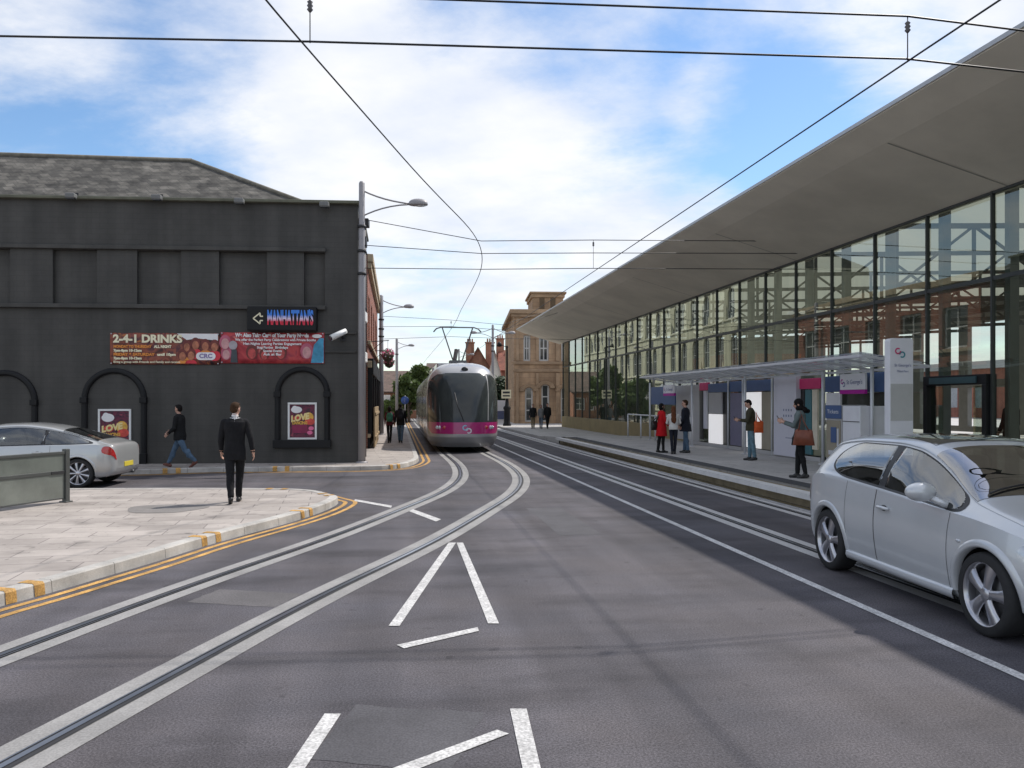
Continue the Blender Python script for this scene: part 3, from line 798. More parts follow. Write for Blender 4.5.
def poster(px0, px1, py0, py1, label, tilt=0):
    c = (px0 + px1) / 2; x0, x1 = fx(px0), fx(px1); z0, z1 = fz(c, py1), fz(c, py0)
    t = empty('poster', onwall((x0 + x1) / 2, 0, (z0 + z1) / 2), FA, label, 'poster', 'white framed posters in the black arches')
    W, H = x1 - x0, z1 - z0; q = 0.055
    m = MB(); m.box(-W / 2, W / 2, -0.05, 0, H / 2 - q, H / 2); m.box(-W / 2, W / 2, -0.05, 0, -H / 2, -H / 2 + q)
    m.box(-W / 2, -W / 2 + q, -0.048, 0, -H / 2 + q, H / 2 - q); m.box(W / 2 - q, W / 2, -0.048, 0, -H / 2 + q, H / 2 - q); m.build('frame', M_white, t, bevel=0.006)
    m = MB(); m.quad((-W / 2 + q, -0.03, -H / 2 + q), (W / 2 - q, -0.03, -H / 2 + q), (W / 2 - q, -0.03, H / 2 - q), (-W / 2 + q, -0.03, H / 2 - q))
    m.build('print', printmat('poster_print', [(0.03, 0.012, 0.02), (0.06, 0.02, 0.035), (0.17, 0.02, 0.05), (0.03, 0.01, 0.03), (0.30, 0.05, 0.08)], 4.5, 1.7), t, fix=False)
    iw, ih = W - 2 * q, H - 2 * q
    X = lambda u: -iw / 2 + u * iw
    Z = lambda v: ih / 2 - v * ih
    m = MB()
    disc(m, X(.27), Z(.16), iw * .22, ih * .10, -0.034, 0); disc(m, X(.20), Z(.10), iw * .1, ih * .06, -0.035, 0)
    disc(m, X(.75), Z(.38), iw * .20, ih * .14, -0.032, 1); disc(m, X(.80), Z(.52), iw * .2, ih * .1, -0.033, 2)
    disc(m, X(.30), Z(.42), iw * .17, ih * .08, -0.033, 2); disc(m, X(.85), Z(.72), iw * .11, ih * .06, -0.034, 4); disc(m, X(.80), Z(.85), iw * .11, ih * .06, -0.034, 4)
    m.add([(X(.08), -0.0325, Z(.62)), (X(.68), -0.0325, Z(.60)), (X(.72), -0.0325, Z(.86)), (X(.10), -0.0325, Z(.86))], [(0, 1, 2, 3)], 5)
    text_into(m, 'LOVE', 0.2, lambda x, y, z: (X(.42) + x, -0.037, Z(.40) + y * 1.2 + x * .18), 3, width=iw * .72, bold=0.012)
    text_into(m, 'DANCING', 0.12, lambda x, y, z: (X(.40) + x, -0.037, Z(.56) + y), 1, width=iw * .6, bold=0.006)
    m.build('artwork', [M_pw, mat('print_amber', (0.75, 0.42, 0.07), 0.5, var=0.3, scale=8), mat('print_scarlet', (0.62, 0.07, 0.05), 0.5, var=0.3, scale=8), mat('print_gold', (0.85, 0.68, 0.30), 0.5), mat('print_pink', (0.78, 0.16, 0.32), 0.5), mat('print_plum', (0.25, 0.015, 0.07), 0.5, var=0.2)], t)
poster(288, 317, 402.5, 439.5, 'white framed nightclub poster inside the smaller closed arch beside the corner')
poster(98.5, 131.5, 409, 455, 'white framed nightclub poster in the tall arch behind the silver saloon')

# security camera near the corner
p = fx(341), fz(341, 335)
t = empty('security_camera', onwall(p[0], 0, p[1]), FA, 'white tube security camera on the dark wall beside the right banner', 'camera')
m = MB(); a, b = Vector((-0.22, -0.46, -0.12)), Vector((0.16, -0.20, 0.10)); m.tube([a, a.lerp(b, 0.5), b], [0.085, 0.085, 0.08], 12); m.build('housing', M_white, t)
m = MB(); m.tube([(0.05, 0, -0.1), (0.05, -0.15, -0.08), (0.02, -0.3, 0.0)], 0.025, 8); m.box(-0.02, 0.12, -0.03, 0, -0.18, -0.02); m.build('bracket', M_blackm, t)
m = MB(); m.tube([a + (a - b).normalized() * 0.004, a + (a - b).normalized() * 0.04], 0.07, 12); m.build('lens', M_glassdark, t)
# ------------------------------------------------------------------ glass bus and tram station on the right
UG, SE, SN = 11.5, 56.9, -11.4
M_soffit = mat('soffit_render', (0.70, 0.645, 0.54), 0.85, var=0.12, scale=0.5, bump=0.05)
M_fascia = mat('fascia_metal', (0.45, 0.45, 0.45), 0.4, 0.3, var=0.05)
M_ceil = mat('ceiling_cream', (0.62, 0.60, 0.48), 0.8, var=0.06, scale=0.8)
M_mull = mat('mullion_metal', (0.055, 0.06, 0.058), 0.45, 0.4, var=0.1)
M_post = mat('green_grey_steel', (0.12, 0.135, 0.125), 0.5, 0.2, var=0.1)
M_truss = mat('truss_steel', (0.05, 0.055, 0.05), 0.6, var=0.1)
M_plinth = mat('plinth_stone', (0.26, 0.205, 0.10), 0.8, var=0.15, scale=1.5, fine=0.1)
M_joint = mat('joint_dark', (0.36, 0.34, 0.295), 0.9, var=0.1)
M_glass = glassmat('station_glass', (0.70, 0.76, 0.70), 2.8, 0.0, (0.86, 0.91, 0.84), base=0.09)
M_brick = brickmat('red_brick', (0.30, 0.085, 0.045), (0.22, 0.055, 0.035), (0.30, 0.22, 0.17), var=0.25, vscale=0.6)
st = empty('glass_station', S(UG, 22, 0.0), TH, 'long glass fronted station hall with a wide upswept concrete canopy', 'station')
def lu(u): return u - UG
def ls(s): return s - 22
class SMB(MB):
    """same, but in street coordinates relative to the station root"""
    def sbox(self, u0, u1, s0, s1, z0, z1, mi=0): return self.box(lu(u0), lu(u1), ls(s0), ls(s1), z0, z1, mi)
    def sbar(self, a, b, w, h, mi=0): return self.bar((lu(a[0]), ls(a[1]), a[2]), (lu(b[0]), ls(b[1]), b[2]), w, h, mi)
def extr(prof, s0, s1, mb, mi=0):
    n = len(prof)
    vs = [(lu(u), ls(s0), z) for u, z in prof] + [(lu(u), ls(s1), z) for u, z in prof]
    mb.add(vs, [(k, (k + 1) % n, n + (k + 1) % n, n + k) for k in range(n)] + [tuple(range(n))[::-1], tuple(range(n, 2 * n))], mi)
UE, ZE = 8.40, 6.92
sl_ = (ZE - 5.97) / (UG - UE)
mb = SMB()
extr([(UE, ZE), (UE + 0.6, ZE - 0.6 * sl_ - 0.05), (UG - 0.02, 5.97), (UG + 0.25, 5.97), (UG + 0.3, 6.35), (UG + 0.9, 6.39), (UG + 0.9, 7.3), (UG, 7.3), (UE + 0.02, ZE + 0.10)], SN, 58.2, mb)
can = mb.build('canopy', M_soffit, st)
mb = SMB(); mb.sbox(UE - 0.03, UE - 0.002, SN, 58.2, ZE + 0.02, ZE + 0.09); mb.build('fascia', M_fascia, can)
mb = SMB()
sj = [5.9 + 8.4 * k for k in range(-2, 7)]
for s in sj:
    mb.add([(lu(UE + 0.62), ls(s - 0.02), ZE - 0.62 * sl_ - 0.056), (lu(UE + 0.62), ls(s + 0.02), ZE - 0.62 * sl_ - 0.056), (lu(UG - 0.03), ls(s + 0.02), 5.966), (lu(UG - 0.03), ls(s - 0.02), 5.966)], [(0, 1, 2, 3)])
mb.build('panel_joint', M_joint, can)
mb = SMB(); mb.add([(lu(UG + 0.31), ls(SN), 6.33), (lu(31), ls(SN), 6.97), (lu(31), ls(58), 6.97), (lu(UG + 0.31), ls(58), 6.33)], [(0, 1, 2, 3)])
mb = SMB(); mb.add([(lu(UG + 0.88), ls(SN), 6.38), (lu(31), ls(SN), 6.97), (lu(31), ls(58), 6.97), (lu(UG + 0.88), ls(58), 6.38)], [(0, 1, 2, 3)])
mc, nt_, N_, L_, b_ = newmat('translucent_roof')
b_.inputs['Base Color'].default_value = (0.58, 0.58, 0.50, 1); b_.inputs['Roughness'].default_value = 0.7
tl_ = N_.new('ShaderNodeBsdfTranslucent'); tl_.inputs['Color'].default_value = (0.58, 0.58, 0.50, 1); mx_ = N_.new('ShaderNodeMixShader'); mx_.inputs[0].default_value = 0.34
L_.new(b_.outputs[0], mx_.inputs[1]); L_.new(tl_.outputs[0], mx_.inputs[2]); L_.new(mx_.outputs[0], N_['Material Output'].inputs['Surface'])
mb.build('ceiling', mc, st)
ms = [14.72 + 2.01 * k for k in range(-13, 22)]
ZTR = 4.28
rng = random.Random(3)
for k, s in enumerate(ms):
    m = SMB(); m.sbox(UG - 0.05, UG + 0.03, s - 0.022, s + 0.022, 0.28, 5.968); m.build('mullion', M_mull, st)
    m = SMB(); m.sbox(UG + 0.30, UG + 0.50, s - 0.07, s + 0.07, 0.28, 6.34); m.build('inner_post', M_post, st)
    if k == len(ms) - 1: continue
    s2 = ms[k + 1]; m = SMB()
    door = abs(s - 14.72) < 0.1
    def pane(z0, z1):
        j = [rng.uniform(-0.004, 0.004) for _ in range(4)]
        m.add([(j[0], ls(s + 0.022), z0), (j[1], ls(s2 - 0.022), z0), (j[2], ls(s2 - 0.022), z1), (j[3], ls(s + 0.022), z1)], [(0, 1, 2, 3)])
    pane(2.42 if door else 0.31, ZTR - 0.03); pane(ZTR + 0.03, 5.965)
    m.build('glass_pane', M_glass, st, fix=False)
for z0, z1, nm in ((ZTR - 0.04, ZTR + 0.04, 'transom'), (5.92, 5.969, 'head_rail'), (0.301, 0.38, 'sill_rail')):
    m = SMB()
    for a, b in zip(ms[:-1], ms[1:]):
        if nm == 'sill_rail' and abs(a - 14.72) < 0.1: continue
        m.sbox(UG - 0.04, UG + 0.025, a + 0.023, b - 0.023, z0, z1)
    m.build(nm, M_mull, st)
m = SMB(); m.sbox(UG - 0.12, UG - 0.002, 30.8, 56.9, 0.05, 0.86); m.build('plinth', M_plinth, st, bevel=0.02)
# entrance bay
m = SMB(); s0, s1 = 14.75, 16.70
m.sbox(UG - 0.14, UG + 0.10, s0, s1, 2.22, 2.42); m.sbox(UG - 0.14, UG + 0.10, s0, s0 + 0.12, 0.3, 2.22); m.sbox(UG - 0.14, UG + 0.10, s1 - 0.12, s1, 0.3, 2.22)
en = m.build('entrance', M_black, st, bevel=0.01)
for a, b in ((s0 + 0.12, s0 + 0.5), (s1 - 0.5, s1 - 0.12)):
    m = SMB(); m.sbox(UG - 0.03, UG - 0.01, a, b, 0.32, 2.2); m.build('door_leaf', M_glass, en)
m = SMB(); m.sbox(UG - 0.17, UG - 0.142, s0 + 0.25, s1 - 0.25, 2.25, 2.38); m.build('door_sensor', mat('teal_strip', (0.03, 0.07, 0.08), 0.4), en)
# end wall of the hall
m = SMB(); m.sbox(UG + 0.1, 31, 56.9, 57.1, 0.1, 6.4); m.build('end_wall', M_post, st)
m = SMB(); m.sbox(UG + 0.1, 31, SN - 0.2, SN, 0.1, 6.4); m.build('end_wall', M_post, st)
# back wall, glazed
bw = MB()
hol = [(-8.0 + 4.0 * k + 0.35, -8.0 + 4.0 * k + 3.65, za, zb) for k in range(16) for za, zb in ((0.6, 2.6), (3.0, 5.9))]
wall_into(bw, SN, 57, 0.3, 7.2, hol, y=0, depth=0.25, P=lambda x, y, z: (lu(29.5 + y), ls(x), z))
bw.build('back_wall', mat('hall_grey', (0.20, 0.20, 0.19), 0.7, var=0.1), st)
m = SMB()
for h in hol:
    c = (h[0] + h[1]) / 2; m.sbox(29.6, 29.7, c - 0.05, c + 0.05, h[2], h[3])
m.build('glazing_bar', M_post, st)
# brick core units and kiosks inside the hall
m = SMB()
for a, b, u0, z in ((43, 49, 18, 4.5),):
    m.sbox(u0, u0 + 4, a, b, 0.3, z)
m.build('brick_core', M_brick, st)
m = SMB()
for a, b, u0 in ((12, 13.4, 17), (17.8, 19.4, 18), (26, 27.4, 16), (34.5, 37, 17)):
    m.sbox(u0, u0 + 1.2, a, b, 0.3, 2.6)
m.build('kiosk', mat('kiosk_dark', (0.05, 0.05, 0.055), 0.5), st, bevel=0.03)
# trusses under the ceiling
for s in [-5 + 4.02 * k for k in range(15)]:
    m = SMB()
    def zt(u): return 6.33 + (u - UG) * 0.033 - 0.12
    us = [12.3 + 2.1 * i for i in range(9)]
    m.sbar((12.2, s, 4.75), (29.3, s, 5.55), 0.12, 0.14)
    m.sbar((12.2, s, zt(12.2)), (29.3, s, zt(29.3)), 0.10, 0.12)
    for i in range(len(us) - 1):
        lo = lambda u: 4.75 + (u - 12.2) * 0.0468
        m.sbar((us[i], s, lo(us[i]) + .02), (us[i], s, zt(us[i]) - .02), 0.07, 0.07)
        a, b = (us[i], lo(us[i])), (us[i + 1], zt(us[i + 1]))
        if i % 2: a, b = (us[i], zt(us[i])), (us[i + 1], lo(us[i + 1]))
        m.sbar((a[0], s, a[1]), (b[0], s, b[1]), 0.06, 0.06)
    m.build('roof_truss', M_truss, st)
for u in (14.4, 20.7):
    m = SMB(); z = 4.9 + (u - 12.2) * 0.0468
    m.sbar((u, SN + .5, z - .17), (u, 56, z - .17), 0.14, 0.18); m.build('tie_beam', M_truss, st)

# ------------------------------------------------------------------ tram shelter with its panels
UPN = 10.95
def sp(px, u=UPN):
    t = (px - 512) / F
    return u * (CT - t * ST) / (t * CT + ST)
M_blue = mat('panel_blue', (0.055, 0.105, 0.235), 0.45, var=0.08)
M_pinkp = mat('panel_pink', (0.62, 0.03, 0.16), 0.45, var=0.06)
M_mag = mat('panel_magenta', (0.42, 0.0, 0.30), 0.45, var=0.05)
M_lil = mat('panel_lilac_white', (0.62, 0.61, 0.68), 0.5, var=0.05, scale=1)
M_pw2 = mat('panel_white', (0.74, 0.74, 0.77), 0.45, var=0.06, scale=2)
M_pgrey = mat('panel_grey', (0.42, 0.41, 0.41), 0.5, var=0.06, scale=1.5)
M_purp = mat('panel_purple_grey', (0.17, 0.16, 0.24), 0.5, var=0.08)
M_tan = mat('panel_tan', (0.30, 0.265, 0.20), 0.6, var=0.1, scale=2)
M_dark = mat('panel_dark', (0.03, 0.03, 0.032), 0.4, var=0.1)
M_teal = mat('panel_teal', (0.05, 0.17, 0.20), 0.3, var=0.1)
M_lit = mat('backlit_panel', (0.75, 0.75, 0.78), 0.4, var=0.05, scale=2)
bl = M_lit.node_tree.nodes['Principled BSDF']; bl.inputs['Emission Color'].default_value = (1, 0.98, 0.97, 1); bl.inputs['Emission Strength'].default_value = 0.38
M_frame = mat('shelter_white_metal', (0.62, 0.63, 0.66), 0.4, 0.2, var=0.05)
M_shglass = glassmat('shelter_glass', (0.80, 0.83, 0.84), 2.2, 0.02, (0.9, 0.92, 0.95), base=0.12)
sh_ = empty('tram_shelter', S(10.2, 20, 0.3), TH, 'low platform shelter with slatted glass roof and blue and pink headed panels', 'shelter')
def slab(name, px0, px1, z0, z1, m, u=UPN, th=0.06, parent=sh_, bev=0.008):
    a, b = sp(px1, u), sp(px0, u)
    k = MB(); k.box(u - 10.2, u - 10.2 + th, a - 20, b - 20, z0 - 0.3, z1 - 0.3)
    return k.build(name, m, parent, bevel=bev)
slab('panel', 651, 675, 1.75, 2.5, M_blue); slab('panel', 676, 699, 0.42, 2.5, M_pgrey)
slab('panel', 699.4, 707.5, 2.28, 2.56, M_pinkp, th=0.1); slab('panel', 700, 702.5, 0.5, 2.27, M_dark); slab('panel', 703, 706.5, 0.9, 2.27, M_lil, u=UPN + .03)
slab('panel', 708, 728.5, 2.2, 2.50, M_blue, th=0.1); slab('panel', 708.5, 721.5, 1.45, 2.19, M_pgrey); slab('panel', 708.5, 721.5, 0.42, 1.44, M_lit)
slab('panel', 722, 728, 0.45, 2.19, M_dark, u=UPN + .08)
slab('panel', 729.5, 772.5, 2.2, 2.54, M_blue, th=0.1)
slab('panel', 730, 742.5, 0.44, 2.16, M_purp); slab('panel', 745, 760.5, 0.44, 2.17, M_lit); slab('panel', 761.5, 772, 0.44, 2.17, M_tan)
slab('panel', 773.5, 796, 0.34, 2.62, M_lil, u=UPN - 0.1, th=0.14)
slab('panel', 796.5, 820, 2.22, 2.50, M_pinkp, th=0.12); slab('panel', 797, 804, 0.45, 2.2, M_dark, u=UPN + .05); slab('panel', 805, 811, 0.45, 2.2, M_teal, u=UPN + .03); slab('panel', 812, 817, 0.6, 2.2, mat('panel_cream', (0.66, 0.60, 0.48), 0.5), u=UPN + .03)
slab('panel', 825, 841, 2.12, 2.52, M_blue, th=0.12); slab('panel', 866, 887, 2.10, 2.56, M_blue, th=0.12); slab('panel', 826, 840, 1.35, 2.1, M_pw2)
slab('panel', 842, 887, 0.32, 2.09, mat('shelter_dark_glass', (0.05, 0.052, 0.045), 0.12, var=0.3, scale=1.5), u=UPN + .12, th=0.03)
slab('kick_board', 690, 820, 0.30, 0.415, M_pgrey, u=UPN - 0.04, th=0.05)
for px in (729, 743.5, 772.8):
    m = MB(); m.tube([(UPN - 10.2 - .03, sp(px) - 20, 0.0), (UPN - 10.2 - .03, sp(px) - 20, 2.32)], 0.03, 8); m.build('post', M_frame, sh_)
for px, u in ((823, 10.55), (745, 10.3), (872, 10.4), (692, 10.3), (650, 10.3)):
    m = MB(); q = sp(px, u) - 20; m.tube([(u - 10.2, q, 0.0), (u - 10.2, q, 2.34)], 0.04, 10); m.box(u - 10.28, u - 10.12, q - 0.08, q + 0.08, 0, 0.03); m.build('post', M_frame, sh_)
# slatted roof
RF, RB, RS0, RS1 = 9.2, 10.7, 15.5, sp(640, 9.2)
def rz(u): return 2.50 - (u - RF) * 0.14
m = MB()
for u in (RF, RB):
    m.bar((u - 10.2, RS0 - 20, rz(u)), (u - 10.2, RS1 - 20, rz(u)), 0.04, 0.055)
n = 15
for i in range(n + 1):
    s = RS0 + (RS1 - RS0) * i / n
    m.bar((RF - 10.2, s - 20, rz(RF) + .004), (RB - 10.2, s - 20, rz(RB) + .004), 0.035, 0.045)
for i in range(1, 8):
    u = RF + (RB - RF) * i / 8
    m.bar((u - 10.2, RS0 - 20, rz(u) + .05), (u - 10.2, RS1 - 20, rz(u) + .035), 0.02, 0.02)
m.build('roof_frame', M_frame, sh_)
m = MB(); m.add([(RF - 10.2, RS0 - 20, rz(RF) + .075), (RB - 10.2, RS0 - 20, rz(RB) + .075), (RB - 10.2, RS1 - 20, rz(RB) + .075), (RF - 10.2, RS1 - 20, rz(RF) + .075)], [(0, 1, 2, 3)])
m.build('roof_glass', M_shglass, sh_, fix=False)
# dots and lines of the wall map on the white panel
m = MB(); u = UPN - 0.105 - 10.2; q0 = sp(796, UPN - .1) - 20; q1 = sp(773.5, UPN - .1) - 20
for i in range(4):
    for j in range(2): 
        cs = q0 + (q1 - q0) * (0.2 + 0.11 * i); cz = 1.18 + 0.16 * j; m.box(u, u + 0.004, cs - 0.03, cs + 0.03, cz - 0.03, cz + 0.03)
m.box(u, u + 0.004, q0 + 0.1, q0 + (q1 - q0) * .45, 0.55, 0.57)
m.build('map_print', mat('print_blue_grey', (0.18, 0.2, 0.3), 0.5), sh_)

# name signs: white with a magenta foot, hung under the roof
M_txt = mat('sign_text_blue', (0.10, 0.12, 0.28), 0.5)
def logo(m, cx, cz, r, P, mi_a, mi_b):
    """two interlocking open loops, pink and blue"""
    for (ox, oz, mi, a0) in ((-0.5 * r, 0.4 * r, mi_a, 0.9), (0.45 * r, -0.4 * r, mi_b, -2.3)):
        n = 16; pts = []
        for k in range(n + 1):
            a = a0 + 2 * math.pi * 0.86 * k / n
            pts.append((a, ))
        rows = [[P(cx + ox + rr * math.cos(a[0]), cz + oz + rr * math.sin(a[0])) for rr in (0.42 * r, 0.72 * r)] for a in pts]
        m.grid(rows, mi, smooth=False)
def name_sign(px0, px1, z0, z1, u, label, words):
    a, b = sp(px1, u), sp(px0, u); W = b - a; H = z1 - z0
    t = empty('station_name_sign', S(u, (a + b) / 2, z0), TH, label, 'sign', 'white platform name signs')
    m = MB(); m.box(-0.03, 0.03, -W / 2, W / 2, 0.10 * 1, H); m.build('board', M_pw2, t, bevel=0.008)
    m = MB(); m.box(-0.034, 0.034, -W / 2, W / 2, 0.0, 0.098); m.build('foot_band', M_mag, t, bevel=0.006)
    m = MB()
    P = lambda x, z: (-0.037, -x, z)
    logo(m, -W * 0.36, H * 0.55, 0.085, P, 1, 0)
    text_into(m, words, 0.15, lambda x, y, z: (-0.036, -(x + W * 0.10), H * 0.58 + y), 0, width=W * 0.62)
    m.build('lettering', [M_txt, M_mag], t)
    for q in (-W * .4, W * .4):
        m = MB(); m.bar((0, q, H - .01), (0, q, 2.66 - z0), 0.03, 0.03); m.build('hanger', M_frame, t)
name_sign(841, 866, 2.06, 2.54, 10.72, 'white name sign with logo and magenta foot, by the ticket machine', "St George's")
name_sign(664, 675, 2.10, 2.52, 10.5, 'small distant white name sign with magenta foot over the waiting group', "St George's")

# ticket machine
def tm(px0, px1, u, dep, z1, label, kind):
    a, b = sp(px1, u), sp(px0, u); W = b - a
    t = empty('ticket_machine' if kind else 'white_cabinet', S(u, (a + b) / 2, 0.3), TH, label, 'ticket machine' if kind else 'cabinet')
    m = MB(); m.box(0, dep, -W / 2, W / 2, 0.06, z1 - 0.3); m.box(0.03, dep - .03, -W / 2 + .03, W / 2 - .03, 0, 0.06); m.build('cabinet', M_pgrey if kind else M_pw2, t, bevel=0.02)
    if kind:
        m = MB(); m.box(-0.025, -0.002, -W / 2 + .01, W / 2 - .01, z1 - 0.62, z1 - 0.31); hb = m.build('header', M_blue, t, bevel=0.006)
        m = MB(); text_into(m, 'Tickets', 0.13, lambda x, y, z: (-0.029, -x, z1 - 0.46 + y), 0, width=W * .7); m.build('lettering', M_pw2, hb)
        m = MB(); m.box(-0.02, -0.002, -W / 2 + .05, W / 2 - .05, 0.25, z1 - 0.66); m.build('front_panel', M_tan, t, bevel=0.005)
        m = MB(); m.box(-0.034, -0.021, -W * .22, W * .12, 0.62, 0.98); m.build('screen', M_blue, t, bevel=0.004)
        m = MB(); m.box(-0.036, -0.021, -W * .36, -W * .26, 0.55, 0.95); m.box(-0.04, -0.021, -W * .3, W * .25, 0.33, 0.43); m.build('slot', M_frame, t, bevel=0.004)
    else:
        m = MB(); m.box(-0.012, -0.002, -W / 2 + .015, W / 2 - .015, 1.12, 1.135); m.build('shut_line', M_dark, t)
tm(826, 842, 10.15, 0.62, 1.80, 'grey ticket machine with blue header on the platform', True)
tm(842.5, 860, 10.15, 0.62, 1.78, 'plain white cabinet standing beside the ticket machine', False)

# tall white information totem
u = 9.4; a, b = sp(910, u), sp(888, u)
sT = (a + b) / 2
W = 0.46
to = empty('information_totem', S(u, sT, 0.3), R(4), 'tall white rounded information pillar with logo and dotted pink line', 'totem')
HT = CH + (HZ - 338.5) * S(u, sT).y / F - 0.3
def rrect(w, d, r, n=5):
    out = []
    for cx, cy, a0 in ((w - r, d - r, 0), (-w + r, d - r, 90), (-w + r, -d + r, 180), (w - r, -d + r, 270)):
        for k in range(n + 1):
            q = R(a0 + 90 * k / n); out.append((cx + r * math.cos(q), cy + r * math.sin(q)))
    return out
m = MB()
pr = rrect(W / 2, HT / 2, 0.06)
m.add([(x, -0.10, HT / 2 + z) for x, z in pr] + [(x, 0.10, HT / 2 + z) for x, z in pr],
      [tuple(range(len(pr))), tuple(range(len(pr), 2 * len(pr)))] + [(k, (k + 1) % len(pr), len(pr) + (k + 1) % len(pr), len(pr) + k) for k in range(len(pr))])
m.build('pillar', M_pw2, to, bevel=0.012)
m = MB(); m.box(-W / 2 + .015, W / 2 - .015, -0.106, -0.101, HT * 0.44, HT * 0.69); m.build('grey_band', mat('totem_grey', (0.50, 0.50, 0.48), 0.5, var=0.05), to)
P = lambda x, z: (x, -0.108, z)
m = MB(); logo(m, -0.03, HT * 0.90, 0.085, P, 1, 0)
text_into(m, "St George's", 0.075, lambda x, y, z: P(0.02 + x, HT * .815 + y), 2, width=0.32)
text_into(m, 'Midland Metro', 0.06, lambda x, y, z: P(0.02 + x, HT * .775 + y), 2, width=0.22)
n = 20
M_tq = mat('turquoise_print', (0.03, 0.25, 0.30), 0.45)
m.add([P(0.0 + 0.062 * math.cos(2 * math.pi * k / n), HT * .325 + 0.062 * math.sin(2 * math.pi * k / n)) for k in range(n)], [tuple(range(n))], 0)
m.add([(0.0 + 0.035 * math.cos(2 * math.pi * k / 3 + 1.57), -0.112, HT * .325 + 0.035 * math.sin(2 * math.pi * k / 3 + 1.57)) for k in range(3)], [(0, 1, 2)], 3)
for k in range(12):
    z = HT * .26 - k * 0.055; m.add([P(-0.014, z), P(0.014, z), P(0.014, z + .035), P(-0.014, z + .035)], [(0, 1, 2, 3)], 1)
m.bar(P(0.03, HT * .22), P(0.19, 0.12), 0.004, 0.02, 2, up=(0, 1, 0))
m.build('print', [M_tq, M_pinkp, M_txt, M_pw2], to)
# white hand rail near the far end of the shelter
rl = empty('hand_rail', S(10.4, 33, 0.3), TH, 'white tubular hand rail in front of the glass beyond the shelter', 'railing')
m = MB(); s0, s1 = sp(690, 10.4) - 33, sp(628, 10.4) - 33
m.tube([(0, s0, 1.0), (0, s1, 1.0)], 0.03, 8); m.build('rail', M_frame, rl)
for k in range(5):
    s = s0 + (s1 - s0) * k / 4; m = MB(); m.tube([(0, s, 0), (0, s, 0.975)], 0.035 if k else 0.03, 8); m.build('post', M_frame, rl)

# the brick building one sees through the hall, on the far side
bk = empty('brick_works', S(62, 30, 0), TH, 'long low red brick building seen through the glass hall', 'building')
m = MB(); hol = [(-25 + 5.0 * k, -25 + 5.0 * k + 2.4, 1.2, 3.6) for k in range(20)]
wall_into(m, -30, 80, 0, 5.4, hol, depth=0.2, P=lambda x, y, z: (y, x, z)); m.quad((12, -30, 0), (12, 80, 0), (12, 80, 5.4), (12, -30, 5.4)); m.build('wall', M_brick, bk)
m = MB(); m.box(-.3, 12.3, -30.3, 80.3, 5.4, 6.2); m.build('roof', M_fascia, bk)
for h in hol:
    m = MB(); m.box(.19, .25, h[0], h[1], h[2], h[3]); m.build('window', mat('pale_window', (0.35, 0.40, 0.42), 0.1, var=0.2), bk)
# ------------------------------------------------------------------ buildings further along the street
M_sand = brickmat('sandstone', (0.44, 0.29, 0.175), (0.35, 0.225, 0.135), (0.24, 0.16, 0.10), bw=0.8, bh=0.38, gap=0.012, var=0.28, vscale=0.5, bump=0.3)
M_sandp = mat('sandstone_trim', (0.37, 0.25, 0.155), 0.85, var=0.25, scale=1.5, bump=0.2)
M_win = mat('white_sash', (0.66, 0.65, 0.62), 0.5, var=0.06)
M_pane = mat('street_window_glass', (0.05, 0.055, 0.06), 0.05, var=0.5, scale=1.2, spec=1.0)
M_creamst = brickmat('cream_stucco', (0.56, 0.54, 0.40), (0.52, 0.50, 0.37), (0.44, 0.42, 0.32), bw=1.0, bh=0.4, gap=0.01, var=0.12, vscale=0.4, bump=0.2)
M_creamtrim = mat('cream_trim', (0.62, 0.60, 0.46), 0.8, var=0.1)
M_tile = brickmat('clay_roof_tile', (0.26, 0.085, 0.055), (0.2, 0.07, 0.045), (0.11, 0.05, 0.035), bw=0.28, bh=0.2, gap=0.012, var=0.3, vscale=1.0, bump=0.5)
M_brown = brickmat('brown_roof_tile', (0.15, 0.10, 0.085), (0.12, 0.085, 0.07), (0.07, 0.05, 0.045), bw=0.3, bh=0.2, gap=0.01, var=0.25, vscale=1.0, bump=0.5)
M_brick2 = brickmat('orange_brick', (0.36, 0.14, 0.075), (0.28, 0.10, 0.055), (0.33, 0.26, 0.2), var=0.25, vscale=0.6)

# --- sandstone building closing the view at the end of the station
p0 = G(514, 423.5, 0.12)
D0 = p0.y
def bx(px): return (px - 512) / F * D0 - p0.x
def bz(py): return CH + (HZ - py) * D0 / F
sb = empty('sandstone_building', (p0.x, D0, 0), R(3), 'two storey brown sandstone building with arched doors and a corner tower', 'building')
ZP = bz(311)
wins_up = [(bx(523.5), bx(530.5), bz(361), bz(335)), (bx(539), bx(549), bz(361), bz(335)), (bx(561.5), bx(568), bz(361), bz(335)), (bx(578), bx(586), bz(361), bz(335)), (bx(596), bx(604), bz(361), bz(335))]
wins_dn = [(bx(525), bx(533), bz(422), bz(387), 0.33), (bx(541.5), bx(549.5), bz(422), bz(384), 0.33), (bx(561), bx(569), bz(422), bz(387), 0.33), (bx(580), bx(588), bz(422), bz(387), 0.33)]
mb = MB(); WX = bx(640)
wall_into(mb, 0, WX, 0.1, ZP, wins_up + wins_dn, depth=0.3)
mb.quad((0, 0, .1), (0, 16, .1), (0, 16, ZP), (0, 0, ZP)); mb.quad((WX, 0, .1), (WX, 16, .1), (WX, 16, ZP), (WX, 0, ZP)); mb.quad((0, 16, .1), (WX, 16, .1), (WX, 16, ZP), (0, 16, ZP))
mb.quad((0, 0, ZP), (WX, 0, ZP), (WX, 16, ZP), (0, 16, ZP))
mb.build('wall', M_sand, sb)
for h in wins_up: window_part(sb, h, 0, 0.3, M_win, M_pane, 2, 2, fw=0.14)
for h in wins_dn: window_part(sb, h, 0, 0.3, M_win, M_pane, 1, 3, fw=0.13)
mb = MB()
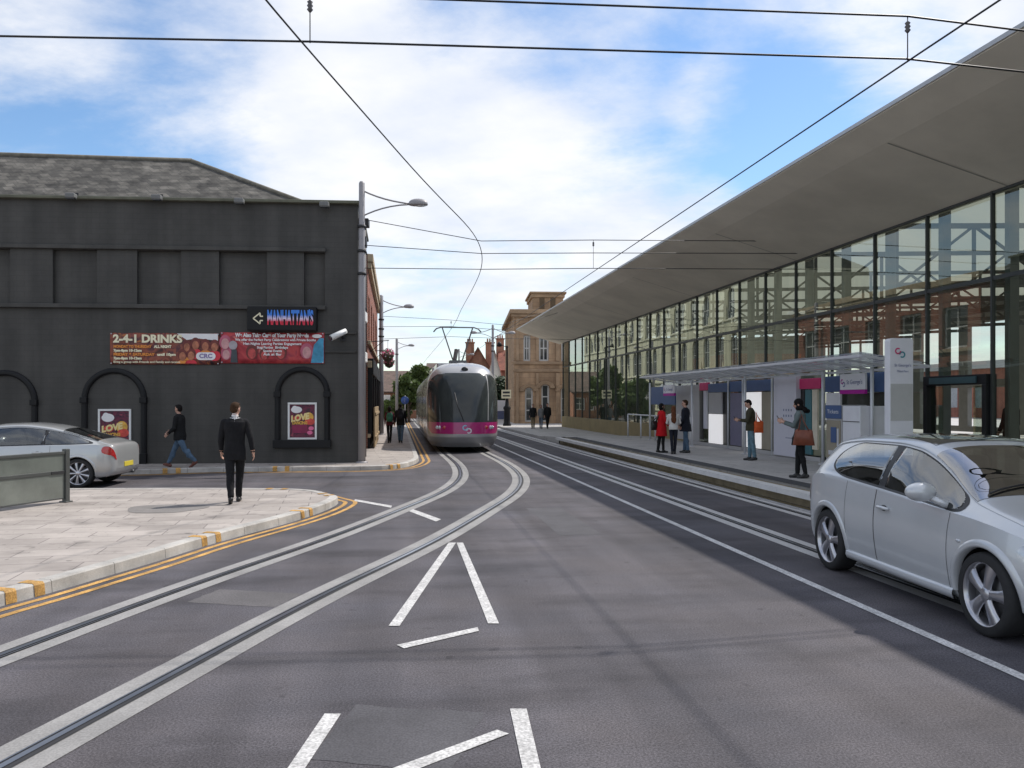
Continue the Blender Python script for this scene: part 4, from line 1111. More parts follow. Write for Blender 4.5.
mb.box(-0.35, WX, -0.35, -0.003, bz(314), bz(311) + .12); mb.box(-0.22, WX, -0.22, -0.003, bz(317), bz(314.2)); mb.box(-0.15, WX, -0.15, -0.003, bz(364.5), bz(361.5)); mb.box(-0.08, WX, -0.08, -0.003, bz(372), bz(369))
mb.box(-0.35, -0.003, -0.003, 16, bz(314), bz(311) + .12)
mb.build('cornice', M_sandp, sb, bevel=0.04)
mb = MB()
for px, w in ((516, 3), (536, 3), (556, 4)):
    mb.box(bx(px), bx(px + w), -0.1, -0.002, bz(361), bz(317)); mb.box(bx(px), bx(px + w), -0.12, -0.002, 0.1, bz(373))
mb.build('pilaster', M_sandp, sb, bevel=0.03)
for h in wins_dn[:3]:
    mb = MB(); c = (h[0] + h[1]) / 2; hw = (h[1] - h[0]) / 2
    rows = []
    for k in range(13):
        a = math.pi * k / 12
        rows.append([(c + r * math.cos(a), y, h[3] - 0.33 + r * 0.75 * math.sin(a)) for r, y in ((hw + .05, -.01), (hw + .1, -.16), (hw + .42, -.22), (hw + .46, -.01))])
    mb.grid(rows, smooth=False); mb.build('arch_hood', M_sandp, sb)
mb = MB(); x0, x1, zt = bx(533), bx(564), bz(293)
mb.box(x0, x1, 0.4, 5.5, ZP - .1, zt); tw = mb.build('tower', M_sand, sb, bevel=0.03)
mb = MB(); mb.box(x0 - .25, x1 + .25, 0.15, 5.75, zt, zt + .16); mb.box(x0 - .12, x1 + .12, 0.28, 5.62, zt - .3, zt); mb.build('tower_cornice', M_sandp, tw, bevel=0.04)
mb = MB()
for a, b in ((540, 545), (551, 556)): mb.box(bx(a), bx(b), 0.33, 0.402, bz(308), bz(297))
mb.build('louvre', mat('louvre_brown', (0.12, 0.08, 0.045), 0.8), tw)

# --- generic terrace building along the street: front faces +u (towards the road)
def street_front(name, u, s0, s1, zt, label, wallm, trimm, rows, bay, group=None, arch=0.0, roofm=None, dep=9.0, shop=None, wname=(0.55, 0.3), winm=None, proj=1.0, rh=2.4):
    t = empty(name, S(u, s0, 0), TH, label, 'building', group)
    Lg = s1 - s0
    P = lambda x, y, z: (-y, x, z)                # x along the street, y into the building
    holes = []; n = int(Lg / bay)
    for (za, zb) in rows:
        for k in range(n):
            c = (k + 0.5) * Lg / n; hw = bay * wname[1]
            holes.append((c - hw, c + hw, za, zb, arch * hw) if arch else (c - hw, c + hw, za, zb))
    mb = MB(); wall_into(mb, 0, Lg, 0.1, zt, holes, depth=0.2, P=P)
    mb.quad((0, 0, .1), (-dep, 0, .1), (-dep, 0, zt), (0, 0, zt)); mb.quad((0, Lg, .1), (-dep, Lg, .1), (-dep, Lg, zt), (0, Lg, zt)); mb.quad((-dep, 0, .1), (-dep, Lg, .1), (-dep, Lg, zt), (-dep, 0, zt))
    mb.build('wall', wallm, t)
    for h in holes[:60]: window_part(t, h, 0, 0.2, winm or M_win, M_pane, 2, 2, P=P, fw=0.09)
    mb = MB(); mb.box(-0.002, 0.42 * proj, -0.05, Lg + .05, zt - 0.25, zt + 0.05); mb.box(-0.002, 0.28 * proj, 0, Lg, zt - 0.5, zt - 0.252); mb.box(-0.002, 0.16, 0, Lg, rows[0][1] + 0.35, rows[0][1] + 0.6); 
    for r in rows: mb.box(-0.002, 0.12, 0, Lg, r[0] - 0.18, r[0] - 0.03)
    mb.build('cornice', trimm, t, bevel=0.02)
    mb = MB(); mb.add([(0.3 * proj, 0, zt + .052), (0.3 * proj, Lg, zt + .052), (-dep, Lg, zt + .052), (-dep, 0, zt + .052), (-dep / 2, 1, zt + rh), (-dep / 2, Lg - 1, zt + rh)], [(0, 1, 5, 4), (2, 3, 4, 5), (1, 2, 5), (3, 0, 4), (3, 2, 1, 0)]); mb.build('roof', roofm or M_slate, t)
    if shop:
        mb = MB()
        mb.box(0.002, 0.22, 0.05, Lg - .05, 2.9, 3.5); mb.box(0.002, 0.10, 0.05, Lg - .05, 0.1, 0.6)
        for k in range(n + 1):
            c = k * Lg / n; mb.box(0.002, 0.18, max(0.05, c - .15), min(Lg - .05, c + .15), 0.6, 2.9)
        mb.build('shopfront', shop, t, bevel=0.02)
    return t
b_u = to_us(C0)[0]
bs = to_us(Vector((C0.x + (sidex(DEP)) * fca - DEP * fsa, C0.y + sidex(DEP) * fsa + DEP * fca, 0)))
street_front('red_brick_building', b_u + 0.02, bs[1] + 1.6, 47.5, 7.35, 'red brick corner building with dark shopfront just beyond the dark club', M_brick, mat('buff_trim', (0.42, 0.33, 0.22), 0.8, var=0.2), [(0.7, 2.8), (4.2, 6.0)], 2.7, shop=M_black, proj=0.5, rh=0.6)
street_front('cream_building', -6.2, 68, 128, 13.4, 'long cream stucco building mirrored in the glass of the station', M_creamst, M_creamtrim, [(1.0, 3.6), (5.0, 8.0), (9.2, 12.0)], 3.1, arch=1.0, dep=12, wname=(0.5, 0.24))

# --- gable-roofed houses in the distance
def house(name, px0, px1, d, zeave, zridge, label, wallm, roofm, gable_front=True, depth=9, group=None, rot=0.0, nwin=2, chim=()):
    x0, x1 = (px0 - 512) / F * d, (px1 - 512) / F * d; W = x1 - x0
    t = empty(name, ((x0 + x1) / 2, d, 0), rot, label, 'house', group)
    m = MB(); h = W / 2
    rowsz = [(0.9, 2.3)] + ([(3.7, 5.1)] if zeave > 5 else [])
    holes = [(-h + W * (k + .5) / nwin - .55, -h + W * (k + .5) / nwin + .55, a, b) for k in range(nwin) for a, b in rowsz]
    wall_into(m, -h, h, 0, zeave, holes, depth=0.15)
    for x in (-h, h): m.quad((x, 0, 0), (x, depth, 0), (x, depth, zeave), (x, 0, zeave))
    m.quad((-h, depth, 0), (h, depth, 0), (h, depth, zeave), (-h, depth, zeave))
    if gable_front:
        m.add([(-h, 0, zeave), (h, 0, zeave), (0, 0, zridge)], [(0, 1, 2)]); m.add([(-h, depth, zeave), (h, depth, zeave), (0, depth, zridge)], [(0, 1, 2)])
    m.build('wall', wallm, t)
    for hh in holes: window_part(t, hh, 0, 0.15, M_win, M_pane, 2, 2, fw=0.1)
    m = MB(); o = 0.3; k = (zridge - zeave) / (h if gable_front else depth / 2)
    if gable_front:
        for sgn in (-1, 1):
            a = [(0, -o, zridge + .15), (sgn * (h + o), -o, zeave - o * k + .15), (sgn * (h + o), depth + o, zeave - o * k + .15), (0, depth + o, zridge + .15)]
            m.add(a + [(x, y, z - .15) for x, y, z in a], [(0, 1, 2, 3), (4, 5, 6, 7), (0, 1, 5, 4), (1, 2, 6, 5), (2, 3, 7, 6)])
    else:
        for y0, y1 in ((-o, depth / 2), (depth + o, depth / 2)):
            a = [(-h - o, y0, zeave - o * k + .1), (h + o, y0, zeave - o * k + .1), (h + o, y1, zridge + .1), (-h - o, y1, zridge + .1)]
            m.add(a + [(x, y, z - .12) for x, y, z in a], [(0, 1, 2, 3), (4, 5, 6, 7), (0, 1, 5, 4), (1, 2, 6, 5), (3, 0, 4, 7)])
        m.add([(-h, 0, zeave), (-h, depth, zeave), (-h, depth / 2, zridge)], [(0, 1, 2)]); m.add([(h, 0, zeave), (h, depth, zeave), (h, depth / 2, zridge)], [(0, 1, 2)])
    rf = m.build('roof', roofm, t)
    for (cx, cy, zc) in chim:
        m = MB(); m.box(cx - .55, cx + .55, cy - .35, cy + .35, zeave, zc); m.box(cx - .65, cx + .65, cy - .45, cy + .45, zc, zc + .15)
        for q in (-.3, 0, .3): m.lathe([(0.12, zc + .15), (0.10, zc + .6)], 8, (cx + q, cy, 0))
        m.build('chimney', M_brick2, rf, bevel=0.03)
    return t
PXM = F / 100.0
house('gabled_house', 463, 493, 104, 5.4, 8.6, 'orange brick gabled house with chimneys above the tram roof', M_brick2, M_tile, True, 10, nwin=2, chim=((-1.3, 6, 9.6), (1.4, 3.2, 9.4)))
house('gabled_house', 488, 501, 96, 5.0, 7.7, 'narrow house with white gable beside the tram mast', mat('white_render_gable', (0.66, 0.64, 0.58), 0.8, var=0.1), M_tile, True, 9, nwin=1)
house('terraced_house', 500, 520, 112, 6.2, 9.0, 'red brick terraced house with tall chimneys partly behind the sandstone building', M_brick, M_tile, False, 9, nwin=2, chim=((-1.4, 4.5, 10.6), (1.0, 4.5, 10.3)))
house('low_brick_building', 371, 425, 92, 3.0, 5.4, 'low brick building with wide brown roof beyond the left pavement', M_brick2, M_brown, False, 12, nwin=4)
house('far_warehouse', 425, 470, 150, 6.0, 9.0, 'long far brick warehouse behind the tram', M_brick2, M_brown, False, 12, nwin=5)

# --- low white wall with cars' place beyond the far lamp column
w0 = empty('white_boundary_wall', ((505 - 512) / F * 82, 82, 0), 0, 'low white wall with blue lower band beyond the far lamp column', 'wall')
m = MB(); m.box(-2.2, 2.4, 0, 0.4, 0.95, 2.0); m.build('white_panel', M_pw2, w0, bevel=0.02)
m = MB(); m.box(-2.2, 2.4, 0.02, 0.38, 0.0, 0.945); m.build('blue_base', mat('faded_blue', (0.10, 0.12, 0.22), 0.6, var=0.2), w0)

# ------------------------------------------------------------------ trees
def leafmat(name, col):
    m, nt, N, L, b = newmat(name)
    oi = N.new('ShaderNodeNewGeometry'); cr = N.new('ShaderNodeMapRange'); L.new(oi.outputs['Random Per Island'], cr.inputs['Value'])
    cr.inputs['To Min'].default_value = 0.55; cr.inputs['To Max'].default_value = 1.5
    vm = N.new('ShaderNodeVectorMath'); vm.operation = 'SCALE'; vm.inputs[0].default_value = col; L.new(cr.outputs['Result'], vm.inputs['Scale'])
    L.new(vm.outputs['Vector'], b.inputs['Base Color']); b.inputs['Roughness'].default_value = 0.6
    tl = N.new('ShaderNodeBsdfTranslucent'); L.new(vm.outputs['Vector'], tl.inputs['Color']); mx = N.new('ShaderNodeMixShader'); mx.inputs[0].default_value = 0.3
    L.new(b.outputs[0], mx.inputs[1]); L.new(tl.outputs[0], mx.inputs[2]); L.new(mx.outputs[0], N['Material Output'].inputs['Surface'])
    return m
M_leaf = leafmat('summer_leaf', (0.085, 0.125, 0.035)); M_leafd = leafmat('dark_leaf', (0.035, 0.065, 0.024))
M_bark = mat('bark', (0.10, 0.08, 0.06), 0.9, var=0.3, bump=0.4, bscale=20)
def tree(loc, h, w, label, lm, seed, base=0.25, nleaf=2600, ls_=0.26):
    rg = random.Random(seed)
    t = empty('tree', loc, rg.uniform(0, 6), label, 'tree', 'trees beyond the street end')
    m = MB(); top = Vector((rg.uniform(-.3, .3), rg.uniform(-.3, .3), h * 0.75))
    m.tube([(0, 0, 0), (0.03, 0.02, h * .2), top * 0.6, top], [h * .035, h * .028, h * .018, h * .006], 8)
    cl = []
    for k in range(15):
        a = rg.uniform(0, 6.28); z0 = h * rg.uniform(base, .65); r = w * rg.uniform(.25, .48)
        e = Vector((math.cos(a) * r, math.sin(a) * r, z0 + h * rg.uniform(.08, .3)))
        m.tube([top * (z0 / h), e * 0.55 + Vector((0, 0, z0 * .4)), e], [h * .012, h * .008, h * .003], 5)
        cl.append((e, w * rg.uniform(.13, .24)))
    for k in range(9): cl.append((Vector((rg.gauss(0, w * .15), rg.gauss(0, w * .15), h * rg.uniform(.55, .95))), w * rg.uniform(.12, .2)))
    m.build('trunk', M_bark, t)
    m = MB()
    for i in range(nleaf):
        c, r = cl[i % len(cl)]
        d = Vector((rg.gauss(0, 1), rg.gauss(0, 1), rg.gauss(0, .8))).normalized() * (r * rg.uniform(.35, 1.1))
        p = c + d; p.z = min(max(p.z, h * base * .8), h * 1.02)
        ax = Vector((rg.gauss(0, 1), rg.gauss(0, 1), rg.gauss(0, 1))).normalized(); ay = ax.orthogonal().normalized(); s = ls_ * rg.uniform(.6, 1.3)
        m.add([p - ax * s, p + ay * s * .5, p + ax * s, p - ay * s * .5], [(0, 1, 2, 3)])
    m.build('crown', lm, t, fix=False)
    return t
def at(px, d): return ((px - 512) / F * d, d, 0)
tree(at(409, 74), 4.0, 2.7, 'bright green tree rising just left of the tram', M_leaf, 11)
tree(at(422, 80), 5.4, 3.6, 'tallest green tree behind the left side of the tram', M_leaf, 12)
tree(at(399, 80), 2.4, 1.9, 'low green bush-like tree beside the distant mast', M_leaf, 13, base=.1)
tree(at(391, 78), 1.9, 1.6, 'smallest green tree beyond the two walking pedestrians', M_leaf, 16, base=.1)
tree(at(503, 84), 4.3, 3.2, 'dark green tree between the tram and the sandstone building', M_leafd, 14)
tree(at(440, 120), 6.5, 6.0, 'far tree behind the tram roof', M_leafd, 15)
# ------------------------------------------------------------------ cars
def pchip(keys):
    xs = [k[0] for k in keys]; ys = [k[1] for k in keys]; n = len(xs)
    h = [xs[i + 1] - xs[i] for i in range(n - 1)]; dl = [(ys[i + 1] - ys[i]) / h[i] for i in range(n - 1)]
    m = [dl[0]] + [0 if dl[i - 1] * dl[i] <= 0 else 2 * dl[i - 1] * dl[i] / (dl[i - 1] + dl[i]) for i in range(1, n - 1)] + [dl[-1]]
    def f(x):
        if x <= xs[0]: return ys[0]
        if x >= xs[-1]: return ys[-1]
        i = max(k for k in range(n - 1) if xs[k] <= x)
        t = (x - xs[i]) / h[i]
        return ((2 * t ** 3 - 3 * t * t + 1) * ys[i] + (t ** 3 - 2 * t * t + t) * h[i] * m[i] + (-2 * t ** 3 + 3 * t * t) * ys[i + 1] + (t ** 3 - t * t) * h[i] * m[i + 1])
    return f

def sharpen(me, ang=35):
    bm = bmesh.new(); bm.from_mesh(me)
    for e in bm.edges:
        if len(e.link_faces) == 2: e.smooth = e.calc_face_angle(0) < R(ang)
    bm.to_mesh(me); bm.free()

M_silver2 = mat('silver_paint', (0.50, 0.51, 0.51), 0.30, 0.5, var=0.03, scale=2, coat=1.0)
M_silver = mat('silver_blue_paint', (0.59, 0.61, 0.63), 0.30, 0.25, var=0.03, scale=2, coat=0.7)
M_carglass = mat('dark_car_glass', (0.055, 0.06, 0.06), 0.04, var=0.3, scale=1.2, spec=1.0, coat=1.0)
M_carwin = glassmat('car_window', (0.66, 0.68, 0.66), 2.2, 0.0, (0.92, 0.93, 0.92), base=0.12)
M_carscr = glassmat('car_windscreen', (0.62, 0.64, 0.62), 2.0, 0.0, (0.95, 0.94, 0.92), base=0.26)
M_seat = mat('seat_cloth', (0.07, 0.07, 0.075), 0.85, var=0.15, scale=10)
def two_sided(m):
    """inner face of a body panel shows its dark lining"""
    nt = m.node_tree; N = nt.nodes; L = nt.links; b = N['Principled BSDF']; ge = N.new('ShaderNodeNewGeometry'); d = N.new('ShaderNodeBsdfDiffuse'); d.inputs['Color'].default_value = (.09, .09, .09, 1)
    mx = N.new('ShaderNodeMixShader'); L.new(ge.outputs['Backfacing'], mx.inputs[0]); L.new(b.outputs[0], mx.inputs[1]); L.new(d.outputs[0], mx.inputs[2]); L.new(mx.outputs[0], N['Material Output'].inputs['Surface'])
M_body = mat('silver_blue_shell', (0.59, 0.61, 0.63), 0.30, 0.25, var=0.03, scale=2, coat=0.7); two_sided(M_body)
M_body2 = mat('silver_shell', (0.50, 0.51, 0.51), 0.30, 0.5, var=0.03, scale=2, coat=1.0); two_sided(M_body2)
M_tyre = mat('tyre_rubber', (0.022, 0.022, 0.023), 0.8, var=0.15, scale=20)
M_alloy = mat('alloy_rim', (0.52, 0.52, 0.55), 0.28, 0.85, var=0.05)
M_trim = mat('black_trim', (0.018, 0.018, 0.02), 0.45, var=0.1)
M_disc = mat('brake_disc', (0.10, 0.10, 0.105), 0.45, 0.6, var=0.2)
M_redlens = mat('red_lens', (0.45, 0.02, 0.02), 0.15, var=0.15, scale=10, coat=1.0)
M_lens = mat('clear_lens', (0.55, 0.57, 0.6), 0.1, 0.3, var=0.3, scale=15, coat=1.0)
M_amber = mat('amber_lens', (0.6, 0.22, 0.03), 0.2, var=0.1, coat=1.0)
M_plate = mat('rear_plate', (0.62, 0.50, 0.05), 0.5, var=0.05)

class Car:
    def __init__(s, k): 
        for n, v in k.items(): setattr(s, n, pchip(v) if isinstance(v, list) else v)
    def low(s, x, t):
        zb, be, yw = s.zbot(x), s.belt(x), s.yw(x)
        H = be - zb; b = s.bulge * min(1, max(0, (x - s.x0) / 0.35)) * min(1, max(0, (s.x1 - x) / 0.5))
        pts = [(0, zb), ((yw - .16) * 1.0, zb), (yw - .05, zb + .015), (yw - .012 + b * .2, zb + H * .12), (yw + b * .75, zb + H * .36), (yw + b, zb + H * .58), (yw + b * .72, zb + H * .80), (yw, be)]
        q = t * (len(pts) - 1); i = min(int(q), len(pts) - 2); f = q - i
        P = [pts[max(i - 1, 0)], pts[i], pts[i + 1], pts[min(i + 2, len(pts) - 1)]]
        if i <= 1: return (pts[i][0] + (pts[i + 1][0] - pts[i][0]) * f, pts[i][1] + (pts[i + 1][1] - pts[i][1]) * f)
        if i == 2: P[0] = pts[i]
        r = []
        for a in (0, 1):
            p0, p1, p2, p3 = (p[a] for p in P)
            r.append(0.5 * (2 * p1 + (p2 - p0) * f + (2 * p0 - 5 * p1 + 4 * p2 - p3) * f * f + (3 * p1 - p0 - 3 * p2 + p3) * f ** 3))
        return tuple(r)
    def green(s, x, t):
        yw, be, yt, ze = s.yw(x), s.belt(x), s.ytop(x), s.zedge(x)
        c = 0.030 * min(1, max(0, (ze - be) / .4))
        return (yw + (yt - yw) * t + c * math.sin(math.pi * t) - 0.012 * min(1, t * 12) * min(1, max(0, (ze - be) / .2)), be + (ze - be) * t)
    def roof(s, x, t):
        a = t * math.pi / 2
        return (s.ytop(x) * math.cos(a) ** 0.75, s.zedge(x) + (s.ztop(x) - s.zedge(x)) * math.sin(a) ** 0.9)
    def P(s, reg, x, t, side=1):
        if reg == 'roof' and t < 0: return s.P(reg, x, -t - 0, side)
        y, z = getattr(s, reg)(x, t); return Vector((x, side * y, z))
    def Nrm(s, reg, x, t, side):
        e = 0.01; ta, tb = max(0, t - e), min(1, t + e)
        du = s.P(reg, min(x + e, s.x1), t, side) - s.P(reg, max(x - e, s.x0), t, side)
        dv = s.P(reg, x, tb, side) - s.P(reg, x, ta, side)
        n = dv.cross(du); n.normalize()
        return n if side > 0 else -n
    def body_mesh(s, mats, wheels, rad):
        n1, n2, n3 = 22, 22, 26
        xs = []
        N = 190
        for i in range(N + 1):
            c = i / N; c = c - 0.11 * math.sin(2 * math.pi * c) / 1.0 if True else c
            xs.append(s.x0 + (s.x1 - s.x0) * c)
        rows = []
        for x in xs:
            half = [s.low(x, k / n1) for k in range(n1 + 1)] + [s.green(x, k / n2) for k in range(1, n2 + 1)] + [s.roof(x, k / n3) for k in range(1, n3 + 1)]
            ring = [(x, y, z) for y, z in half] + [(x, -y, z) for y, z in half[-2:0:-1]]
            rows.append(ring)
        mb = MB(); mb.grid(rows, 0, True, closed=True)
        n = len(rows[0])
        for r, rev in ((rows[0], False), (rows[-1], True)):
            mb.add(r, [tuple(range(n))[::-1] if rev else tuple(range(n))], 0)
        me = mb.mesh('body', mats)
        bm = bmesh.new(); bm.from_mesh(me); bmesh.ops.remove_doubles(bm, verts=bm.verts, dist=0.0004); bmesh.ops.recalc_face_normals(bm, faces=bm.faces); bm.to_mesh(me); bm.free()
        o = bpy.data.objects.new('body', me); COL.objects.link(o)
        cut = MB()
        for wx in wheels:
            for sd in (-1, 1):
                a, b = (0.50, 1.3) if sd > 0 else (-1.3, -0.50)
                cut.lathe([(0.001, a), (rad, a), (rad, b), (0.001, b)], 48, (wx, 0, s.wz), 'y', 0)
        cm = cut.mesh('cut', mats)
        bm = bmesh.new(); bm.from_mesh(cm); bmesh.ops.remove_doubles(bm, verts=bm.verts, dist=0.002); bmesh.ops.recalc_face_normals(bm, faces=bm.faces); bm.to_mesh(cm); bm.free()
        c = bpy.data.objects.new('cut', cm); COL.objects.link(c)
        md = o.modifiers.new('b', 'BOOLEAN'); md.operation = 'DIFFERENCE'; md.object = c; md.solver = 'EXACT'
        dg = bpy.context.evaluated_depsgraph_get()
        nm = bpy.data.meshes.new_from_object(o.evaluated_get(dg))
        bpy.data.objects.remove(o); bpy.data.objects.remove(c)
        for p in nm.polygons:
            cc = p.center
            for wx in wheels:
                q = math.hypot(cc.x - wx, cc.z - s.wz)
                if (abs(q - rad) < 0.006 and abs(cc.y) > 0.49) or (q < rad and abs(abs(cc.y) - 0.5) < 0.004): p.material_index = 1
            if p.normal.z < -0.8 and cc.z < 0.35: p.material_index = 1
        nm.name = 'body'; sharpen(nm, 32)
        return nm
    def patch(s, mb, reg, side, xa, xb, lo, hi, off, nx=36, nt=8, mi=0, edge=0.0):
        rows = []
        for i in range(nx + 1):
            x = xa + (xb - xa) * i / nx; a, b = lo(x), hi(x); r = []
            for j in range(nt + 1):
                t = a + (b - a) * j / nt
                r.append(s.P(reg, x, t, side) + s.Nrm(reg, x, t, side) * off)
            rows.append(r)
        if edge:   # turn the rim back into the body
            def inset(p, x, t): return s.P(reg, x, t, side) - s.Nrm(reg, x, t, side) * edge
            rows = [[inset(None, xa, lo(xa) + (hi(xa) - lo(xa)) * j / nt) for j in range(nt + 1)]] + rows + [[inset(None, xb, lo(xb) + (hi(xb) - lo(xb)) * j / nt) for j in range(nt + 1)]]
            for i, r in enumerate(rows):
                x = xa if i == 0 else xb if i == len(rows) - 1 else xa + (xb - xa) * (i - 1) / nx
                r.insert(0, inset(None, x, lo(x))); r.append(inset(None, x, hi(x)))
        mb.grid(rows, mi, True)
    def span(s, mb, xa, xb, wa, off, nx=20, nt=18, mi=0, xoff=None):
        """patch over the top (windscreen, rear window, sunroof); wa = share of the half width"""
        rows = []
        for i in range(nx + 1):
            r = []
            for j in range(nt + 1):
                q = -wa + 2 * wa * j / nt; side = 1 if q >= 0 else -1
                t = 1 - abs(q)
                x = xa + (xb - xa) * i / nx
                if xoff: x += xoff(abs(q)) * (i / nx)
                r.append(s.P('roof', x, t, side) + s.Nrm('roof', x, min(t, .97), side) * off)
            rows.append(r)
        mb.grid(rows, mi, True)
    def stripe(s, mb, reg, side, path, w, off, mi=0):
        """thin line on the surface along (x, t) points"""
        rows = []
        for i, (x, t) in enumerate(path):
            p = s.P(reg, x, t, side) + s.Nrm(reg, x, t, side) * off
            a = path[max(i - 1, 0)]; b = path[min(i + 1, len(path) - 1)]
            tg = (s.P(reg, *b, side) - s.P(reg, *a, side)).normalized(); bn = tg.cross(s.Nrm(reg, x, t, side)).normalized()
            rows.append([p - bn * w / 2, p + bn * w / 2])
        mb.grid(rows, mi, True)

def wheel(parent, loc, r, side, spokes=5, wide=True):
    """tyre with a spoked rim, outer face to local y*side"""
    m = MB(); w = 0.108
    m.lathe([(r * .76, -w), (r * .90, -w * 1.02), (r * .975, -w * .9), (r, -w * .62), (r, w * .62), (r * .975, w * .9), (r * .90, w * 1.02), (r * .76, w)], 48, (0, 0, 0), 'y')
    root = m.build('wheel', M_tyre, parent, loc=loc)
    root.name = 'wheel'
    m = MB(); rr = r * .775; o = side
    m.lathe([(rr, -w * .9 * o), (rr * .93, -w * .6 * o), (rr * .90, w * .5 * o), (rr * .95, w * .92 * o), (rr * 1.0, w * .98 * o), (rr * 1.015, w * .9 * o)], 48, (0, 0, 0), 'y')
    yo = w * .80 * o
    for k in range(spokes):
        a = 2 * math.pi * k / spokes + 1.35
        d = Vector((math.cos(a), 0, math.sin(a))); t = Vector((-math.sin(a), 0, math.cos(a)))
        sec = []
        for q, hw, yy in ((.16, .14, .0), (.35, .15, .004), (.6, .185, .0), (.80, .235, -.006), (.95, .31, -.012)):
            hw *= 1.0 if wide else .55
            c = d * (rr * q) + Vector((0, yo + yy * o, 0))
            sec.append([c - t * rr * hw - Vector((0, .022 * o, 0)), c - t * rr * hw * .8 , c + Vector((0, .004 * o, 0)), c + t * rr * hw * .8, c + t * rr * hw - Vector((0, .022 * o, 0))])
        m.grid(sec, 0, True)
    m.lathe([(0.001, yo + .012 * o), (rr * .17, yo + .010 * o), (rr * .24, yo - .004 * o), (rr * .25, yo - .03 * o)], 24, (0, 0, 0), 'y')
    m.build('rim', M_alloy, root)
    m = MB(); m.lathe([(0.001, w * .25 * o), (rr * .80, w * .25 * o), (rr * .80, w * .05 * o), (rr * .92, w * .0), (rr * .92, -w * .4 * o)], 32, (0, 0, 0), 'y'); m.build('brake_disc', M_disc, root)
    return root

def edge_round(xa, xb, lo, hi, ra, rb, p=2.2):
    """window outline with rounded ends; ra/rb = length of rounding at each end"""
    def k(x):
        e = 1.0
        if x < xa + ra: q = 1 - (x - xa) / ra; e = min(e, max(0, 1 - q ** p) ** (1 / p))
        if x > xb - rb: q = 1 - (xb - x) / rb; e = min(e, max(0, 1 - q ** p) ** (1 / p))
        return e
    def L(x): c = lo(x) + (hi(x) - lo(x)) * .42; return c + (lo(x) - c) * k(x)
    def Hh(x): c = lo(x) + (hi(x) - lo(x)) * .42; return c + (hi(x) - c) * k(x)
    return L, Hh

